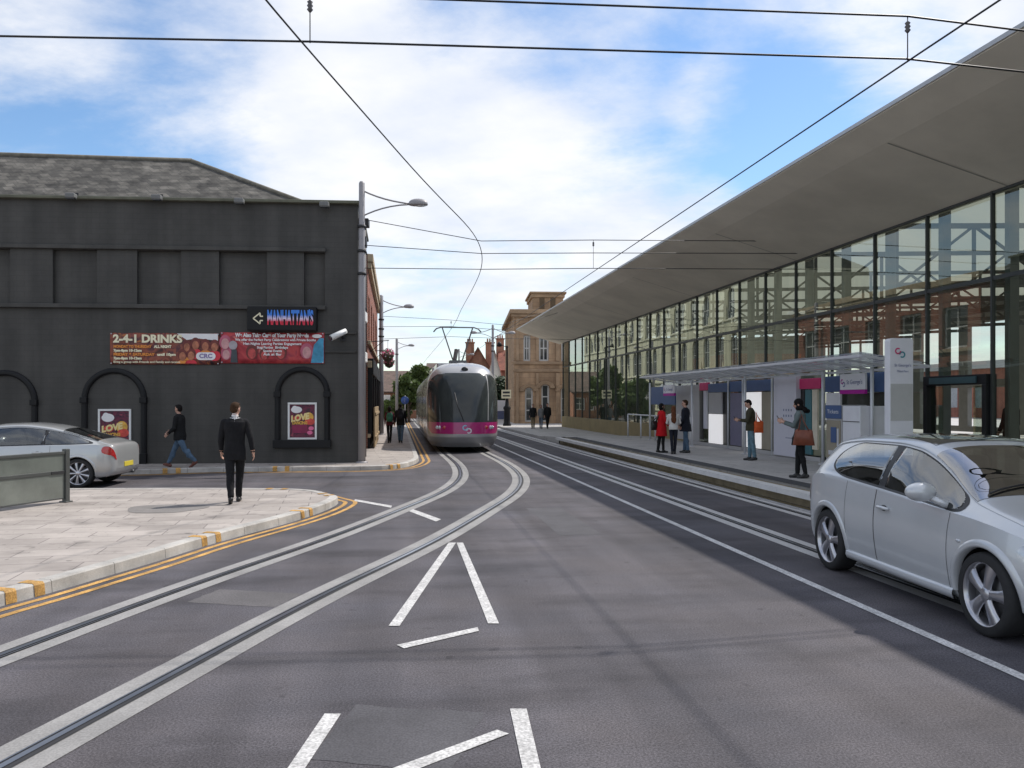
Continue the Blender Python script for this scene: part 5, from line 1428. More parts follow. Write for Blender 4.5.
def build_car(root, k, paint, spec):
    c = Car(k)
    me = c.body_mesh([M_body if paint is M_silver else M_body2, M_trim], (c.wr, c.wf), c.arch)
    d = 0.045; lo0, hi0 = spec['lo'], spec['hi']
    lo2 = lambda x: lo0(x) + d
    hi2 = lambda x: hi0(x) - d * .7
    outl = [(wa, wb) + edge_round(wa, wb, lo2, hi2, r0, r1) for (wa, wb, r0, r1) in spec['glass']]
    def in_glass(x, t, gx=0.0, gt=0.0):
        for wa, wb, L2, H2 in outl:
            if wa - gx < x < wb + gx:
                xx = min(max(x, wa + .001), wb - .001)
                if L2(xx) - gt < t < H2(xx) + gt: return True
        return False
    tops = [spec['screen'], spec['rear']]
    bm = bmesh.new(); bm.from_mesh(me); kill = []
    for f in bm.faces:
        p = f.calc_center_median(); x, y, z = p.x, abs(p.y), p.z
        if f.material_index: continue
        be, ze, yt = c.belt(x), c.zedge(x), c.ytop(x)
        if be < z < ze and ze - be > .08 and in_glass(x, (z - be) / (ze - be), .012, .022): kill.append(f)
        elif z >= ze - .002 and y < yt:
            q = 1 - math.acos(min(1, (y / yt) ** (1 / .75))) * 2 / math.pi
            for (xa, xb, wa) in tops:
                a, b_ = min(xa, xb), max(xa, xb)
                if a + .045 < x < b_ - .045 and q < wa - .05: kill.append(f); break
    bmesh.ops.delete(bm, geom=kill, context='FACES'); bm.to_mesh(me); bm.free()
    b = bpy.data.objects.new('body', me); COL.objects.link(b); b.parent = root
    for sd in (1, -1):
        # arch lips
        for wx in (c.wr, c.wf):
            m = MB(); rows = []
            for i in range(33):
                a = R(-8 + 196 * i / 32); row = []
                for dr, dy in ((-0.004, -0.05), (0.0, 0.012), (0.018, 0.020), (0.055, 0.004), (0.075, -0.012)):
                    x = wx + (c.arch + dr) * math.cos(a); z = c.wz + (c.arch + dr) * math.sin(a)
                    be, zb = c.belt(x), c.zbot(x)
                    lo_, hi_ = 0.0, 1.0
                    for _ in range(14):
                        mid = (lo_ + hi_) / 2
                        if c.low(x, mid)[1] < z: lo_ = mid
                        else: hi_ = mid
                    y = max(c.low(x, lo_)[0], c.yw(x) - .05) 
                    row.append((x, sd * (y + dy), z))
                rows.append(row)
            m.grid(rows, 0, True); m.build('arch_lip', paint, b)
        # side glass with a black surround
        xa, xb = spec['dlo']; lo, hi = spec['lo'], spec['hi']
        L_, H_ = edge_round(xa, xb, lo, hi, spec['ra'], spec['rb'])
        m = MB(); NX, NT = 170, 40; vs_, fs_ = [], []
        for i in range(NX + 1):
            x = xa + (xb - xa) * i / NX; a_, b_ = L_(x), H_(x)
            for j in range(NT + 1):
                t_ = a_ + (b_ - a_) * j / NT; vs_.append(c.P('green', x, t_, sd) + c.Nrm('green', x, t_, sd) * .003)
        for i in range(NX):
            x = xa + (xb - xa) * (i + .5) / NX; a_, b_ = L_(x), H_(x)
            for j in range(NT):
                if not in_glass(x, a_ + (b_ - a_) * (j + .5) / NT): 
                    k0 = i * (NT + 1) + j; fs_.append((k0, k0 + NT + 1, k0 + NT + 2, k0 + 1))
        m.add(vs_, fs_, 0, True); m.build('window_surround', M_trim, root, fix=False)
        for (wa, wb, r0, r1) in spec['glass']:
            L2, H2 = edge_round(wa, wb, lo2, hi2, r0, r1)
            m = MB(); c.patch(m, 'green', sd, wa, wb, L2, H2, 0.006, 40, 8); m.build('side_window', M_carwin, root, fix=False)
        # doors with shut lines and handles
        for (da, db, hx) in spec['doors']:
            m = MB(); g = 0.014
            tl = lambda x: 0.43 
            c.patch(m, 'low', sd, da, db, lambda x: 0.40, lambda x: 0.985, 0.0012, 40, 16)
            dr = m.build('door', paint, root, fix=False)
            m = MB()
            for x in (da - .004, db + .004): c.stripe(m, 'low', sd, [(x, 0.40 + 0.59 * q / 16) for q in range(17)], 0.005, 0.0022)
            c.stripe(m, 'low', sd, [(da + (db - da) * q / 20, 0.397) for q in range(21)], 0.005, 0.0022)
            m.build('shut_line', M_trim, dr, fix=False)
            if hx is not None:
                p = c.P('low', hx, 0.86, sd); nn = c.Nrm('low', hx, 0.86, sd)
                m = MB(); m.tube([p + Vector((-.10, 0, 0)) + nn * .012, p + Vector((-.07, 0, 0)) + nn * .03, p + Vector((.07, 0, 0)) + nn * .03, p + Vector((.10, 0, 0)) + nn * .012], [.012, .016, .016, .012], 8)
                m.build('handle', paint, dr)
                m = MB(); m.ball(p + nn * .0, .055, .012, .030, 12); m.build('handle_recess', M_trim, dr)
        # sill
        m = MB(); rows = []
        for i in range(25):
            x = c.wr + c.arch + .03 + (c.wf - c.wr - 2 * c.arch - .06) * i / 24
            y, zb = c.yw(x), c.zbot(x)
            rows.append([(x, sd * (y + o - .02), zb + z) for o, z in ((-.03, .0), (.028, .012), (.045, .05), (.04, .085), (.006, .10))])
        m.grid(rows, 0, True); m.build('side_skirt', paint, root)
        # mirror
        mx, my, mz = spec['mirror']; m = MB()
        y0 = c.yw(mx) - .02
        m.ball((mx, sd * (y0 + .17), mz), .085, .135, .082, 20); mi_ = m.build('mirror', paint, root)
        m = MB(); m.tube([(mx + .10, sd * (y0 - .01), mz - .10), (mx + .06, sd * (y0 + .05), mz - .075), (mx, sd * (y0 + .12), mz - .03)], [.035, .028, .03], 10); m.build('mirror_arm', paint, mi_)
        m = MB(); m.ball((mx - .058, sd * (y0 + .165), mz), .03, .095, .056, 14); m.build('mirror_glass', M_carglass, mi_)
        # lights
        m = MB(); a, bb = spec['tail']; L_, H_ = edge_round(a, bb, lambda x: spec['tail_t'][0], lambda x: spec['tail_t'][1], .01, (bb - a) * .75)
        c.patch(m, 'low', sd, a, bb, L_, H_, 0.007, 24, 8); m.build('tail_light', M_redlens, root, fix=False)
        m = MB(); a, bb = spec['head']; L_, H_ = edge_round(a, bb, lambda x: .80, lambda x: .985, (bb - a) * .7, .02)
        c.patch(m, 'low', sd, a, bb, L_, H_, 0.006, 24, 8); m.build('headlight', M_lens, root, fix=False)
        if spec.get('rep'):
            m = MB(); p = c.P('low', spec['rep'], .80, sd); m.ball(p, .035, .012, .014, 12); m.build('side_repeater', M_amber if spec.get('amber') else M_lens, root)
        for wx in (c.wr, c.wf): wheel(root, (wx, sd * c.wy, c.wz), c.wz, sd, spec.get('spokes', 5), spec.get('wide', True))
    m = MB(); c.span(m, *spec['screen'], 0.004); ws = m.build('windscreen', M_carscr, root, fix=False)
    m = MB(); c.span(m, *spec['rear'], 0.004); m.build('rear_window', M_carwin, root, fix=False)
    m = MB()
    for (xa, xb, wa) in tops:          # black borders of the bonded glass
        for s_ in (-1, 1):
            rows = []
            for i in range(21):
                x = xa + (xb - xa) * i / 20
                rows.append([c.P('roof', x, 1 - q, s_) + c.Nrm('roof', x, min(1 - q, .97), s_) * .0025 for q in (wa - .07, wa + .015)])
            m.grid(rows, 0, True)
        for e0, e1 in ((xa, xa + (.055 if xb > xa else -.055)), (xb, xb + (.055 if xb < xa else -.055))):
            rows = []
            for j in range(25):
                q = -wa + 2 * wa * j / 24; s_ = 1 if q >= 0 else -1
                rows.append([c.P('roof', x, 1 - abs(q), s_) + c.Nrm('roof', x, min(1 - abs(q), .97), s_) * .003 for x in (e0, e1)])
            m.grid(rows, 0, True)
    m.build('glass_border', M_trim, root, fix=False)
    # cabin
    for sx_ in (-.36, .36):
        m = MB(); m.box(-.42, .08, sx_ - .25, sx_ + .25, .36, .52); m.obox((-.46, sx_, .80), (.97, 0, .22), (0, 1, 0), (-.22, 0, .97), .07, .24, .32); m.obox((-.56, sx_, 1.19), (.97, 0, .22), (0, 1, 0), (-.22, 0, .97), .05, .13, .09); m.build('front_seat', M_seat, root, bevel=.05)
    m = MB(); m.box(-1.15, -.85, -.62, .62, .40, .55); m.obox((-1.20, 0, .82), (.95, 0, .3), (0, 1, 0), (-.3, 0, .95), .07, .62, .28)
    m.build('rear_seat', M_seat, root, bevel=.05)
    m = MB(); m.box(.52, .92, -.70, .70, .62, .86); m.build('dashboard', M_trim, root, bevel=.06)
    m = MB(); m.tube([Vector((.48, -.36, .84)) + Vector((-.35 * math.sin(a_), math.cos(a_), .94 * math.sin(a_))) * .18 for a_ in [2 * math.pi * k_ / 24 for k_ in range(25)]], .014, 6, caps=False); m.tube([(.48, -.36, .84), (.68, -.36, .76)], .03, 8); m.build('steering_wheel', M_trim, root)
    if 'sunroof' in spec:
        m = MB(); c.span(m, *spec['sunroof'], 0.004); m.build('sunroof', M_carglass, root, fix=False)
    m = MB()       # wipers on the screen
    xw = spec['screen'][1]
    for q0, q1 in ((.1, .62), (-.55, -.02)):
        pts = []
        for i in range(8):
            q = q0 + (q1 - q0) * i / 7; x = xw - .03 - .10 * i / 7
            pts.append(c.P('roof', x, 1 - abs(q), 1 if q >= 0 else -1) + Vector((.0, 0, .022)))
        m.tube(pts, .009, 6)
    m.build('wiper', M_trim, ws)
    # grille, rear plate, exhaust
    m = MB(); xg = c.x1; z0 = c.zbot(xg) 
    m.box(xg - .02, xg + .012, -.30, .30, z0 + .01, c.belt(xg) - .02); m.build('grille', M_trim, root, bevel=.01)
    xr = c.x0; m = MB(); m.box(xr - .012, xr + .01, -.26, .26, c.zbot(xr) + .02, c.zbot(xr) + .13); m.build('number_plate', M_plate, root, bevel=.004)
    m = MB(); m.tube([(xr + .30, -.45, .27), (xr + .04, -.45, .27)], .035, 12); m.build('exhaust', M_disc, root)
    return c

hatch = dict(
    x0=-2.08, x1=2.20, bulge=0.040, arch=0.362, wr=-1.29, wf=1.29, wz=0.325, wy=0.745,
    ztop=[(-2.08, .66), (-2.05, .84), (-2.0, .96), (-1.94, 1.06), (-1.84, 1.20), (-1.70, 1.335), (-1.55, 1.41), (-1.3, 1.455), (-.9, 1.485), (-.35, 1.495), (.0, 1.475), (.24, 1.42), (.46, 1.33), (.73, 1.19), (1.0, 1.05), (1.2, 1.0), (1.55, .94), (1.85, .855), (2.05, .74), (2.15, .62), (2.20, .50)],
    zedge=[(-2.08, .64), (-2.05, .80), (-2.0, .91), (-1.94, 1.0), (-1.84, 1.13), (-1.70, 1.26), (-1.55, 1.335), (-1.3, 1.375), (-.9, 1.405), (-.35, 1.41), (.0, 1.38), (.24, 1.31), (.46, 1.22), (.73, 1.09), (1.0, .985), (1.2, .945), (1.55, .88), (1.85, .79), (2.05, .68), (2.15, .57), (2.20, .46)],
    ytop=[(-2.08, .58), (-2.0, .635), (-1.84, .615), (-1.55, .575), (-1.0, .575), (-.3, .575), (.2, .57), (.55, .605), (1.0, .685), (1.5, .70), (1.85, .63), (2.05, .52), (2.20, .36)],
    belt=[(-2.08, .62), (-2.05, .76), (-2.0, .86), (-1.9, .945), (-1.7, 1.0), (-1.45, 1.025), (-1.1, 1.015), (-.5, .98), (.2, .94), (.8, .905), (1.2, .88), (1.6, .82), (1.85, .735), (2.05, .63), (2.20, .44)],
    yw=[(-2.08, .62), (-2.04, .70), (-1.95, .755), (-1.75, .80), (-1.4, .825), (-.5, .815), (.4, .82), (1.2, .825), (1.5, .805), (1.8, .735), (2.0, .62), (2.12, .50), (2.20, .38)],
    zbot=[(-2.08, .42), (-2.02, .32), (-1.9, .24), (-1.6, .20), (0, .185), (1.6, .19), (1.95, .21), (2.1, .25), (2.20, .34)])
for k_, v_ in hatch.items():
    if isinstance(v_, list): hatch[k_] = [((-1.5 + (x + 1.5) * .84) if x < -1.5 else x, y) for x, y in v_]
hatch['x0'] = -1.5 - .58 * .84
fA, fB = G(835, 570.5), G(982.5, 633.5)
fd = (fB - fA); fd.z = 0; fd.normalize(); lf = Vector((-fd.y, fd.x, 0))
SC = 1.035
cc = (fA + fB) / 2 + lf * (0.80 * SC); cc.z = 0
hb = empty('parked_car' if False else 'hatchback_car', cc, math.atan2(fd.y, fd.x), 'silver blue five spoke hatchback driving towards the viewer along the tram platform', 'car')
hb.scale = (SC, SC, SC)
build_car(hb, hatch, M_silver, dict(dlo=(-1.34, .95), lo=lambda x: .03 + .10 * max(0, (-.9 - x)), hi=lambda x: .96, ra=.38, rb=.12,
    glass=((-1.30, -.32, .36, .02), (-.23, .89, .02, .14)), doors=((-.32, .84, -.15), (-.89, -.335, None)),
    mirror=(.66, 0, 1.05), tail=(-1.97, -1.80), tail_t=(.78, 1.0), head=(1.62, 2.06), rep=1.0,
    screen=(.25, .985, .90), rear=(-1.86, -1.63, .80), sunroof=(-.55, .12, .62)))

saloon = dict(
    x0=-2.55, x1=2.38, bulge=0.035, arch=0.365, wr=-1.45, wf=1.45, wz=0.33, wy=0.775,
    ztop=[(-2.55, .60), (-2.52, .80), (-2.46, .93), (-2.36, .985), (-2.1, 1.03), (-1.85, 1.075), (-1.4, 1.215), (-1.0, 1.33), (-.6, 1.41), (-.1, 1.455), (.3, 1.445), (.65, 1.39), (1.0, 1.26), (1.35, 1.11), (1.6, 1.0), (1.85, .945), (2.1, .84), (2.28, .68), (2.38, .48)],
    zedge=[(-2.55, .58), (-2.52, .76), (-2.46, .88), (-2.36, .945), (-2.1, .985), (-1.85, 1.02), (-1.4, 1.14), (-1.0, 1.245), (-.6, 1.325), (-.1, 1.37), (.3, 1.35), (.65, 1.28), (1.0, 1.16), (1.35, 1.03), (1.6, .94), (1.85, .885), (2.1, .78), (2.28, .63), (2.38, .45)],
    ytop=[(-2.55, .60), (-2.4, .72), (-2.1, .74), (-1.7, .68), (-1.2, .605), (-.6, .585), (.3, .585), (.9, .63), (1.5, .72), (1.9, .68), (2.2, .54), (2.38, .34)],
    belt=[(-2.55, .56), (-2.52, .72), (-2.46, .85), (-2.36, .92), (-2.1, .955), (-1.6, .965), (-1.0, .955), (0, .925), (.9, .90), (1.5, .87), (1.9, .80), (2.2, .66), (2.38, .42)],
    yw=[(-2.55, .64), (-2.5, .72), (-2.38, .80), (-2.1, .85), (-1.5, .875), (-.5, .875), (.8, .875), (1.5, .86), (1.9, .78), (2.2, .60), (2.38, .36)],
    zbot=[(-2.55, .42), (-2.48, .33), (-2.3, .25), (-1.9, .21), (0, .19), (1.7, .20), (2.2, .24), (2.38, .34)])
for k_, v_ in saloon.items():
    if isinstance(v_, list): saloon[k_] = [((-1.85 + (x + 1.85) * .52) if x < -1.85 else x, y) for x, y in v_]
saloon['x0'] = -1.85 - .70 * .52
cp = G(79, 488.3); ang = R(184.3); fdir = Vector((math.cos(ang), math.sin(ang), 0)); ldir = Vector((-fdir.y, fdir.x, 0))
cc = cp + fdir * 1.45 - ldir * 0.86
sa = empty('saloon_car', (cc.x, cc.y, 0), ang, 'silver fastback saloon turning along the side road behind the glass barrier', 'car')
sa.scale = (.98, .98, .97)
build_car(sa, saloon, M_silver2, dict(dlo=(-1.75, 1.42), lo=lambda x: .05, hi=lambda x: .95, ra=.6, rb=.6,
    glass=((-1.66, -.72, .6, .03), (-.68, .42, .03, .03), (.46, 1.34, .03, .6)), doors=((.44, 1.30, .6), (-.86, .42, -.6)),
    mirror=(1.1, 0, 1.0), tail=(-2.205, -1.95), tail_t=(.80, .99), head=(1.75, 2.22),
    screen=(.66, 1.58, .90), rear=(-1.82, -1.02, .88), spokes=9, wide=False))

# ------------------------------------------------------------------ the tram
M_tgrey = mat('tram_grey', (0.40, 0.40, 0.41), 0.35, 0.25, var=0.05, scale=1, coat=0.6)
M_tlow = mat('tram_dark_grey', (0.27, 0.27, 0.28), 0.4, 0.2, var=0.08, scale=1, coat=0.4)
M_tmag = mat('tram_magenta', (0.42, 0.012, 0.16), 0.3, var=0.04, coat=0.7)
M_tglass = mat('tram_windscreen', (0.045, 0.052, 0.052), 0.14, var=0.25, scale=0.8, spec=0.35, coat=0.25)
tp = min(left_line, key=lambda p: abs(p.y - 30.2))
tr = empty('tram', (tp.x + .03, tp.y, 0), TH * .94, 'grey and magenta tram with a large dark windscreen approaching on the left track', 'tram')
tw = pchip([(.22, 1.16), (.40, 1.27), (.7, 1.325), (1.2, 1.33), (2.1, 1.33), (2.6, 1.29), (2.9, 1.19), (3.1, 1.04), (3.25, .84), (3.34, .55), (3.38, .02)])
tn = pchip([(.22, .26), (.40, .10), (.65, .0), (1.0, .02), (1.6, .16), (2.3, .42), (2.8, .72), (3.05, .98), (3.2, 1.25), (3.32, 1.7), (3.38, 2.1)])
YB, TL = 2.3, 29.0
def TP(xn, z, off=0.0):
    """front shell: xn in -1..1 across"""
    p = 2.7; w, n = tw(z), tn(z)
    y = n + (YB - n) * (1 - max(0, 1 - abs(xn) ** p) ** (1 / p))
    return Vector((xn * w, y, z))
def TN(xn, z):
    e = .006; xa = max(-1, xn - e); xb = min(1, xn + e)
    v = (TP(xb, z) - TP(xa, z)).cross(TP(xn, min(z + e, 3.375)) - TP(xn, max(z - e, .22))); v.normalize()
    return v
zs = [.22 + .06 * k for k in range(45)] + [2.92, 2.98, 3.04, 3.10, 3.15, 3.2, 3.25, 3.29, 3.32, 3.345, 3.365, 3.38]
xq = [math.sin(math.pi / 2 * k / 22) for k in range(-22, 23)]
rows = []
for z in zs:
    w = tw(z)
    rows.append([(-w, TL, z)] + [(-w, YB + .02, z)] + [tuple(TP(x, z)) for x in xq] + [(w, YB + .02, z)] + [(w, TL, z)])
m = MB(); m.grid(rows, 0, True); m.add(rows[0], [tuple(range(len(rows[0])))], 1)
m.add([r[0] for r in rows] + [r[-1] for r in rows[::-1]], [tuple(range(2 * len(rows)))], 0)
bd = m.build('body', [M_tgrey, M_trim], tr); sharpen(bd.data, 40)
def tpatch(mb, za, zb, xlo, xhi, off, nz=20, nx=24, mi=0):
    rows = []
    for i in range(nz + 1):
        z = za + (zb - za) * i / nz; a, b = xlo(z), xhi(z)
        rows.append([TP(a + (b - a) * j / nx, z) + TN(a + (b - a) * j / nx, z) * off for j in range(nx + 1)])
    mb.grid(rows, mi, True)
wsx = pchip([(1.12, .985), (1.6, .985), (2.2, .975), (2.6, .955), (2.80, .90), (2.90, .80), (2.94, .62)])
m = MB(); tpatch(m, 1.12, 2.94, lambda z: -wsx(z), lambda z: wsx(z), .006, 40, 44); ws = m.build('windscreen', M_tglass, tr, fix=False)
m = MB()
tpatch(m, 1.18, 2.86, lambda z: .60 + .03 * (z - 1.1), lambda z: .625 + .03 * (z - 1.1), .012, 20, 2); m.build('screen_pillar', M_tgrey, ws, fix=False)
m = MB(); tpatch(m, .70, 1.12, lambda z: -.86 - .125 * min(1, (z - .70) / .25) ** .6, lambda z: .86 + .125 * min(1, (z - .70) / .25) ** .6, .006, 14, 40)
mg = m.build('magenta_band', M_tmag, tr, fix=False)
m = MB(); tpatch(m, .22, .58, lambda z: -.99, lambda z: .99, .005, 10, 40); m.build('bumper', M_tlow, tr, fix=False)
m = MB()
P3 = lambda x, z: TP(x / tw(z), z) + TN(x / tw(z), z) * .014
logo(m, 0.05, .87, .14, P3, 0, 1); m.build('emblem', [mat('emblem_pale_blue', (0.30, 0.55, 0.75), 0.4), mat('emblem_white', (0.72, 0.70, 0.78), 0.4)], mg, fix=False)
for sx in (-1, 1):
    for xx, mt in ((.90, M_lens), (.74, M_redlens), (.98, M_lens)):
        p = TP(sx * xx / 1.33, .93); nn = TN(sx * xx / 1.33, .93)
        m = MB(); m.ball(p + nn * .005, .075, .03, .07, 14); m.build('headlight', mt, tr)
m = MB(); m.tube([TP(-.05, 1.16) + TN(-.05, 1.16) * .03, TP(-.20, 1.7) + TN(-.2, 1.7) * .03, TP(-.28, 2.2) + TN(-.28, 2.2) * .02], .014, 6); m.build('wiper', M_trim, ws)
p = TP(0.03, 3.06); m = MB(); m.ball(p, .13, .05, .12, 16); m.build('top_lamp', M_trim, tr)
p = TP(0, 2.98)
# side panels: dark window band, doors, bellows
for sx in (-1, 1):
    y = 2.6
    for k in range(14):
        y0 = 2.7 + k * 1.88; 
        if y0 + 1.7 > TL: break
        door = k % 4 == 1
        m = MB(); rows = []
        for z in [(.42 if door else 1.0) + ((2.45 - (.42 if door else 1.0)) * q / 6) for q in range(7)]:
            rows.append([(sx * (tw(z) + .006), y0, z), (sx * (tw(z) + .006), y0 + 1.76, z)])
        m.grid(rows, 0, True); m.build('door' if door else 'side_window', M_tglass, tr)
    for yb in (9.2, 18.6):
        m = MB(); rows = [[(sx * (tw(z) + .012), yb, z), (sx * (tw(z) + .012), yb + .5, z)] for z in [.3 + 3.0 * q / 14 for q in range(15)]]
        m.grid(rows, 0, True); m.build('bellows', M_trim, tr)
    m = MB(); rows = [[(sx * (tw(z) + .005), 2.35, z), (sx * (tw(z) + .005), TL, z)] for z in (.24, .34, .44, .56)]
    m.grid(rows, 0, True); m.build('skirt', M_tlow, tr)
m = MB(); m.box(-.8, .8, 6, 9, 3.3, 3.55); m.box(-.8, .8, 12, 17, 3.3, 3.6); m.build('roof_box', M_tgrey, tr, bevel=.06)
m = MB(); by = 4.6
m.box(-.34, .34, by - .4, by + .4, 3.40, 3.58)
m.bar((-.18, by, 3.56), (-.62, by + .1, 4.95), .045, .045); m.bar((.18, by, 3.56), (.62, by + .1, 4.95), .045, .045)
m.bar((-.14, by - .2, 3.56), (-.05, by - .1, 4.05), .12, .12)
m.tube([(-.98, by + .1, 4.78), (-.86, by + .1, 4.92), (-.68, by + .1, 4.98), (.68, by + .1, 4.98), (.86, by + .1, 4.92), (.98, by + .1, 4.78)], .028, 8)
m.build('pantograph', mat('pantograph_grey', (0.16, 0.16, 0.165), 0.5, 0.4), tr)
tr.scale = (1.02, 1.0, 1.0)
# ------------------------------------------------------------------ masts, lamps and overhead wires
M_mast = mat('mast_grey_paint', (0.30, 0.285, 0.29), 0.5, 0.2, var=0.08, scale=2)
M_wire = mat('wire_dark', (0.03, 0.03, 0.032), 0.5, 0.5, var=0.1)
M_ins = mat('insulator', (0.10, 0.09, 0.09), 0.4)
WZ = 5.58
def lamp_post(base, h, reach, label, r=0.115, rings=(6.9, 6.2, 5.6), side=1, double=False):
    t = empty('lamp_post', (base.x, base.y, 0.12), TH * 0.4, label, 'lamp post', 'grey masts along the tramway')
    m = MB(); m.tube([(0, 0, 0), (0, 0, h * .45), (0, 0, h - .05), (0, 0, h)], [r, r * .95, r * .78, r * .5], 16); m.lathe([(r * 1.6, 0), (r * 1.6, .03), (r * 1.05, .05)], 16)
    m.build('pole', M_mast, t)
    for sd in ((1, -1) if double else (side,)):
        m = MB(); z1 = h - .42; zl = h - .62; q = reach
        c1 = [(0, 0, h - .25), (sd * q * .25, 0, h - .46), (sd * q * .5, 0, zl + .05), (sd * q * .78, 0, zl)]
        c2 = [(0, 0, h - 1.0), (sd * q * .2, 0, h - .83), (sd * q * .42, 0, zl - .05), (sd * q * .78, 0, zl - .02)]
        def sm(c): return [tuple(v) for v in [Vector(c[0]).lerp(Vector(c[1]), k / 6).lerp(Vector(c[1]).lerp(Vector(c[2]), k / 6), k / 6) * (1 - k / 6) + (Vector(c[1]).lerp(Vector(c[2]), k / 6).lerp(Vector(c[2]).lerp(Vector(c[3]), k / 6), k / 6)) * (k / 6) for k in range(7)]]
        m.tube(sm(c1), .024, 8); m.tube(sm(c2), .022, 8); m.build('arm', M_mast, t)
        m = MB(); rows = []
        for i in range(9):
            a = math.pi * i / 8; x = sd * (q * .76 + .56 * (1 - math.cos(a)) / 2)
            hgt = math.sin(a) ** .7; rows.append([(x, .15 * hgt * math.cos(b), zl - .02 + (.17 if math.sin(b) > 0 else .05) * hgt * math.sin(b)) for b in [2 * math.pi * k / 14 for k in range(14)]])
        m.grid(rows, 0, True, closed=True); lh = m.build('lamp_head', M_mast, t)
        m = MB(); m.ball((sd * (q * .76 + .34), 0, zl - .055), .17, .10, .03, 12); m.build('lens', M_lens, lh)
    m = MB()
    for z in rings: m.lathe([(r * .8, z - .12), (r * 1.15, z - .12), (r * 1.15, z - .04), (r * .8, z - .04)], 12)
    m.build('collar', M_blackm, t)
    return t
B1 = G(364, 462.0, .12); B1.y -= 0.35
lamp_post(B1, CH + (HZ - 181.5) * B1.y / F - .12, 1.75, 'tall grey tramway mast with lamp arm at the dark club corner', 0.108, (6.85, 6.15, 5.5))
B2 = G(381.3, 434.6, .12)
lamp_post(B2, CH + (HZ - 295) * B2.y / F - .12, 1.55, 'grey tramway mast with lamp arm beside the two walking pedestrians', 0.13, (6.2, 5.7, 5.3))
d = 73.0; lamp_post(Vector(((396.8 - 512) / F * d, d, 0)), 7.3, 1.3, 'distant slim mast left of the tram pantograph', 0.14, (6.0,))
d = 62.0; lamp_post(Vector(((492.8 - 512) / F * d, d, 0)), 7.5, 1.5, 'double armed lamp mast rising behind the tram', 0.11, (6.0, 5.6), double=True)
d = 92.0; lamp_post(Vector(((459 - 512) / F * d, d, 0)), 7.6, 1.5, 'farthest lamp mast above the tram roof', 0.11, (6.0,), side=1)

def wire_obj(name, pts, r, label, cat='wire', group='overhead tramway wires'):
    m = MB(); b = Vector(pts[0])
    m.tube([Vector(p) - b for p in pts], r, 6, caps=True)
    return m.build(name, M_wire, None, loc=b, label=label, cat=cat, group=group, fix=False)
lw_px = [(238, -34), (265, 0), (318, 61), (371, 121), (420, 177), (452, 210), (470, 228), (479.5, 243), (482.5, 256), (481, 270), (473, 288), (462, 308), (449, 332)]
lw = [G(x, y, WZ) for x, y in lw_px]
lw = [lw[0] + (lw[0] - lw[1]) * 6] + lw
uu = to_us(lw[-1])[0]
lw += [S(uu - 0.2, 75, WZ), S(uu - .4, 120, WZ)]
wire_obj('contact_wire', [Vector((p.x, p.y, WZ)) for p in smooth_curve(lw, 0.5)], 0.010, 'long contact wire curving over the left tram track')
wire_obj('contact_wire', [S(5.55, -10, WZ), S(5.5, 8, WZ), S(5.55, 25, WZ), S(5.6, 42, WZ), S(5.7, 62, WZ), S(5.8, 120, WZ)], 0.010, 'straight contact wire over the right track under the canopy edge')

def span(name_label, a, rows, right, droppers, r=0.011, lab=None):
    """cross-span: wires from a mast (left) to the canopy edge (right), with droppers"""
    t = empty('span_wire', (a.x, a.y, 0), 0, name_label, 'span wire', 'cross spans over the tramway')
    for pts in rows:
        m = MB(); m.tube([Vector(p) - Vector((a.x, a.y, 0)) for p in pts], r, 6); m.build('wire', M_wire, t, fix=False)
    for p, zt, zb in droppers:
        q = Vector(p) - Vector((a.x, a.y, 0))
        m = MB(); m.tube([(q.x, q.y, zt), (q.x, q.y, zb)], .006, 6); dr = m.build('dropper', M_wire, t, fix=False)
        m = MB(); zz_ = zt - .12; m.lathe([(.008, zz_ + .07), (.03, zz_ + .05), (.018, zz_ + .03), (.032, zz_ + .01), (.018, zz_ - .01), (.032, zz_ - .03), (.008, zz_ - .06)], 10, (q.x, q.y, 0)); m.build('insulator', M_ins, dr)
    return t
# span 1, close to the viewer
LP = Vector((-8.6, 8.45, 0))
mastL = empty('tram_mast', (LP.x, LP.y, .12), 0, 'grey span wire mast on the paved island just left of the view', 'mast')
m = MB(); m.tube([(0, 0, 0), (0, 0, 3), (0, 0, 6.6)], [.125, .115, .09], 14); m.build('pole', M_mast, mastL)
cE = S(11.42, 9.0, 0); cU = S(11.0, 9.0, 0)
Lx = G(310, 44, WZ); Rx = S(5.5, 8.35, WZ); Rx.z = WZ
span('nearest double cross span with two hanging droppers at the top of the view', LP,
     [[(LP.x, LP.y, 5.66), (Lx.x, Lx.y, WZ + .025), (Rx.x, Rx.y, WZ + .025), (cE.x, cE.y, WZ + .06)], [(LP.x, LP.y, 6.0), (Lx.x, Lx.y, 6.09), (Rx.x, Rx.y, 6.07), (cU.x, cU.y, 6.13)]], cE,
     [((Lx.x, Lx.y, 0), 6.085, WZ + .01), ((Rx.x, Rx.y, 0), 6.065, WZ + .01)])
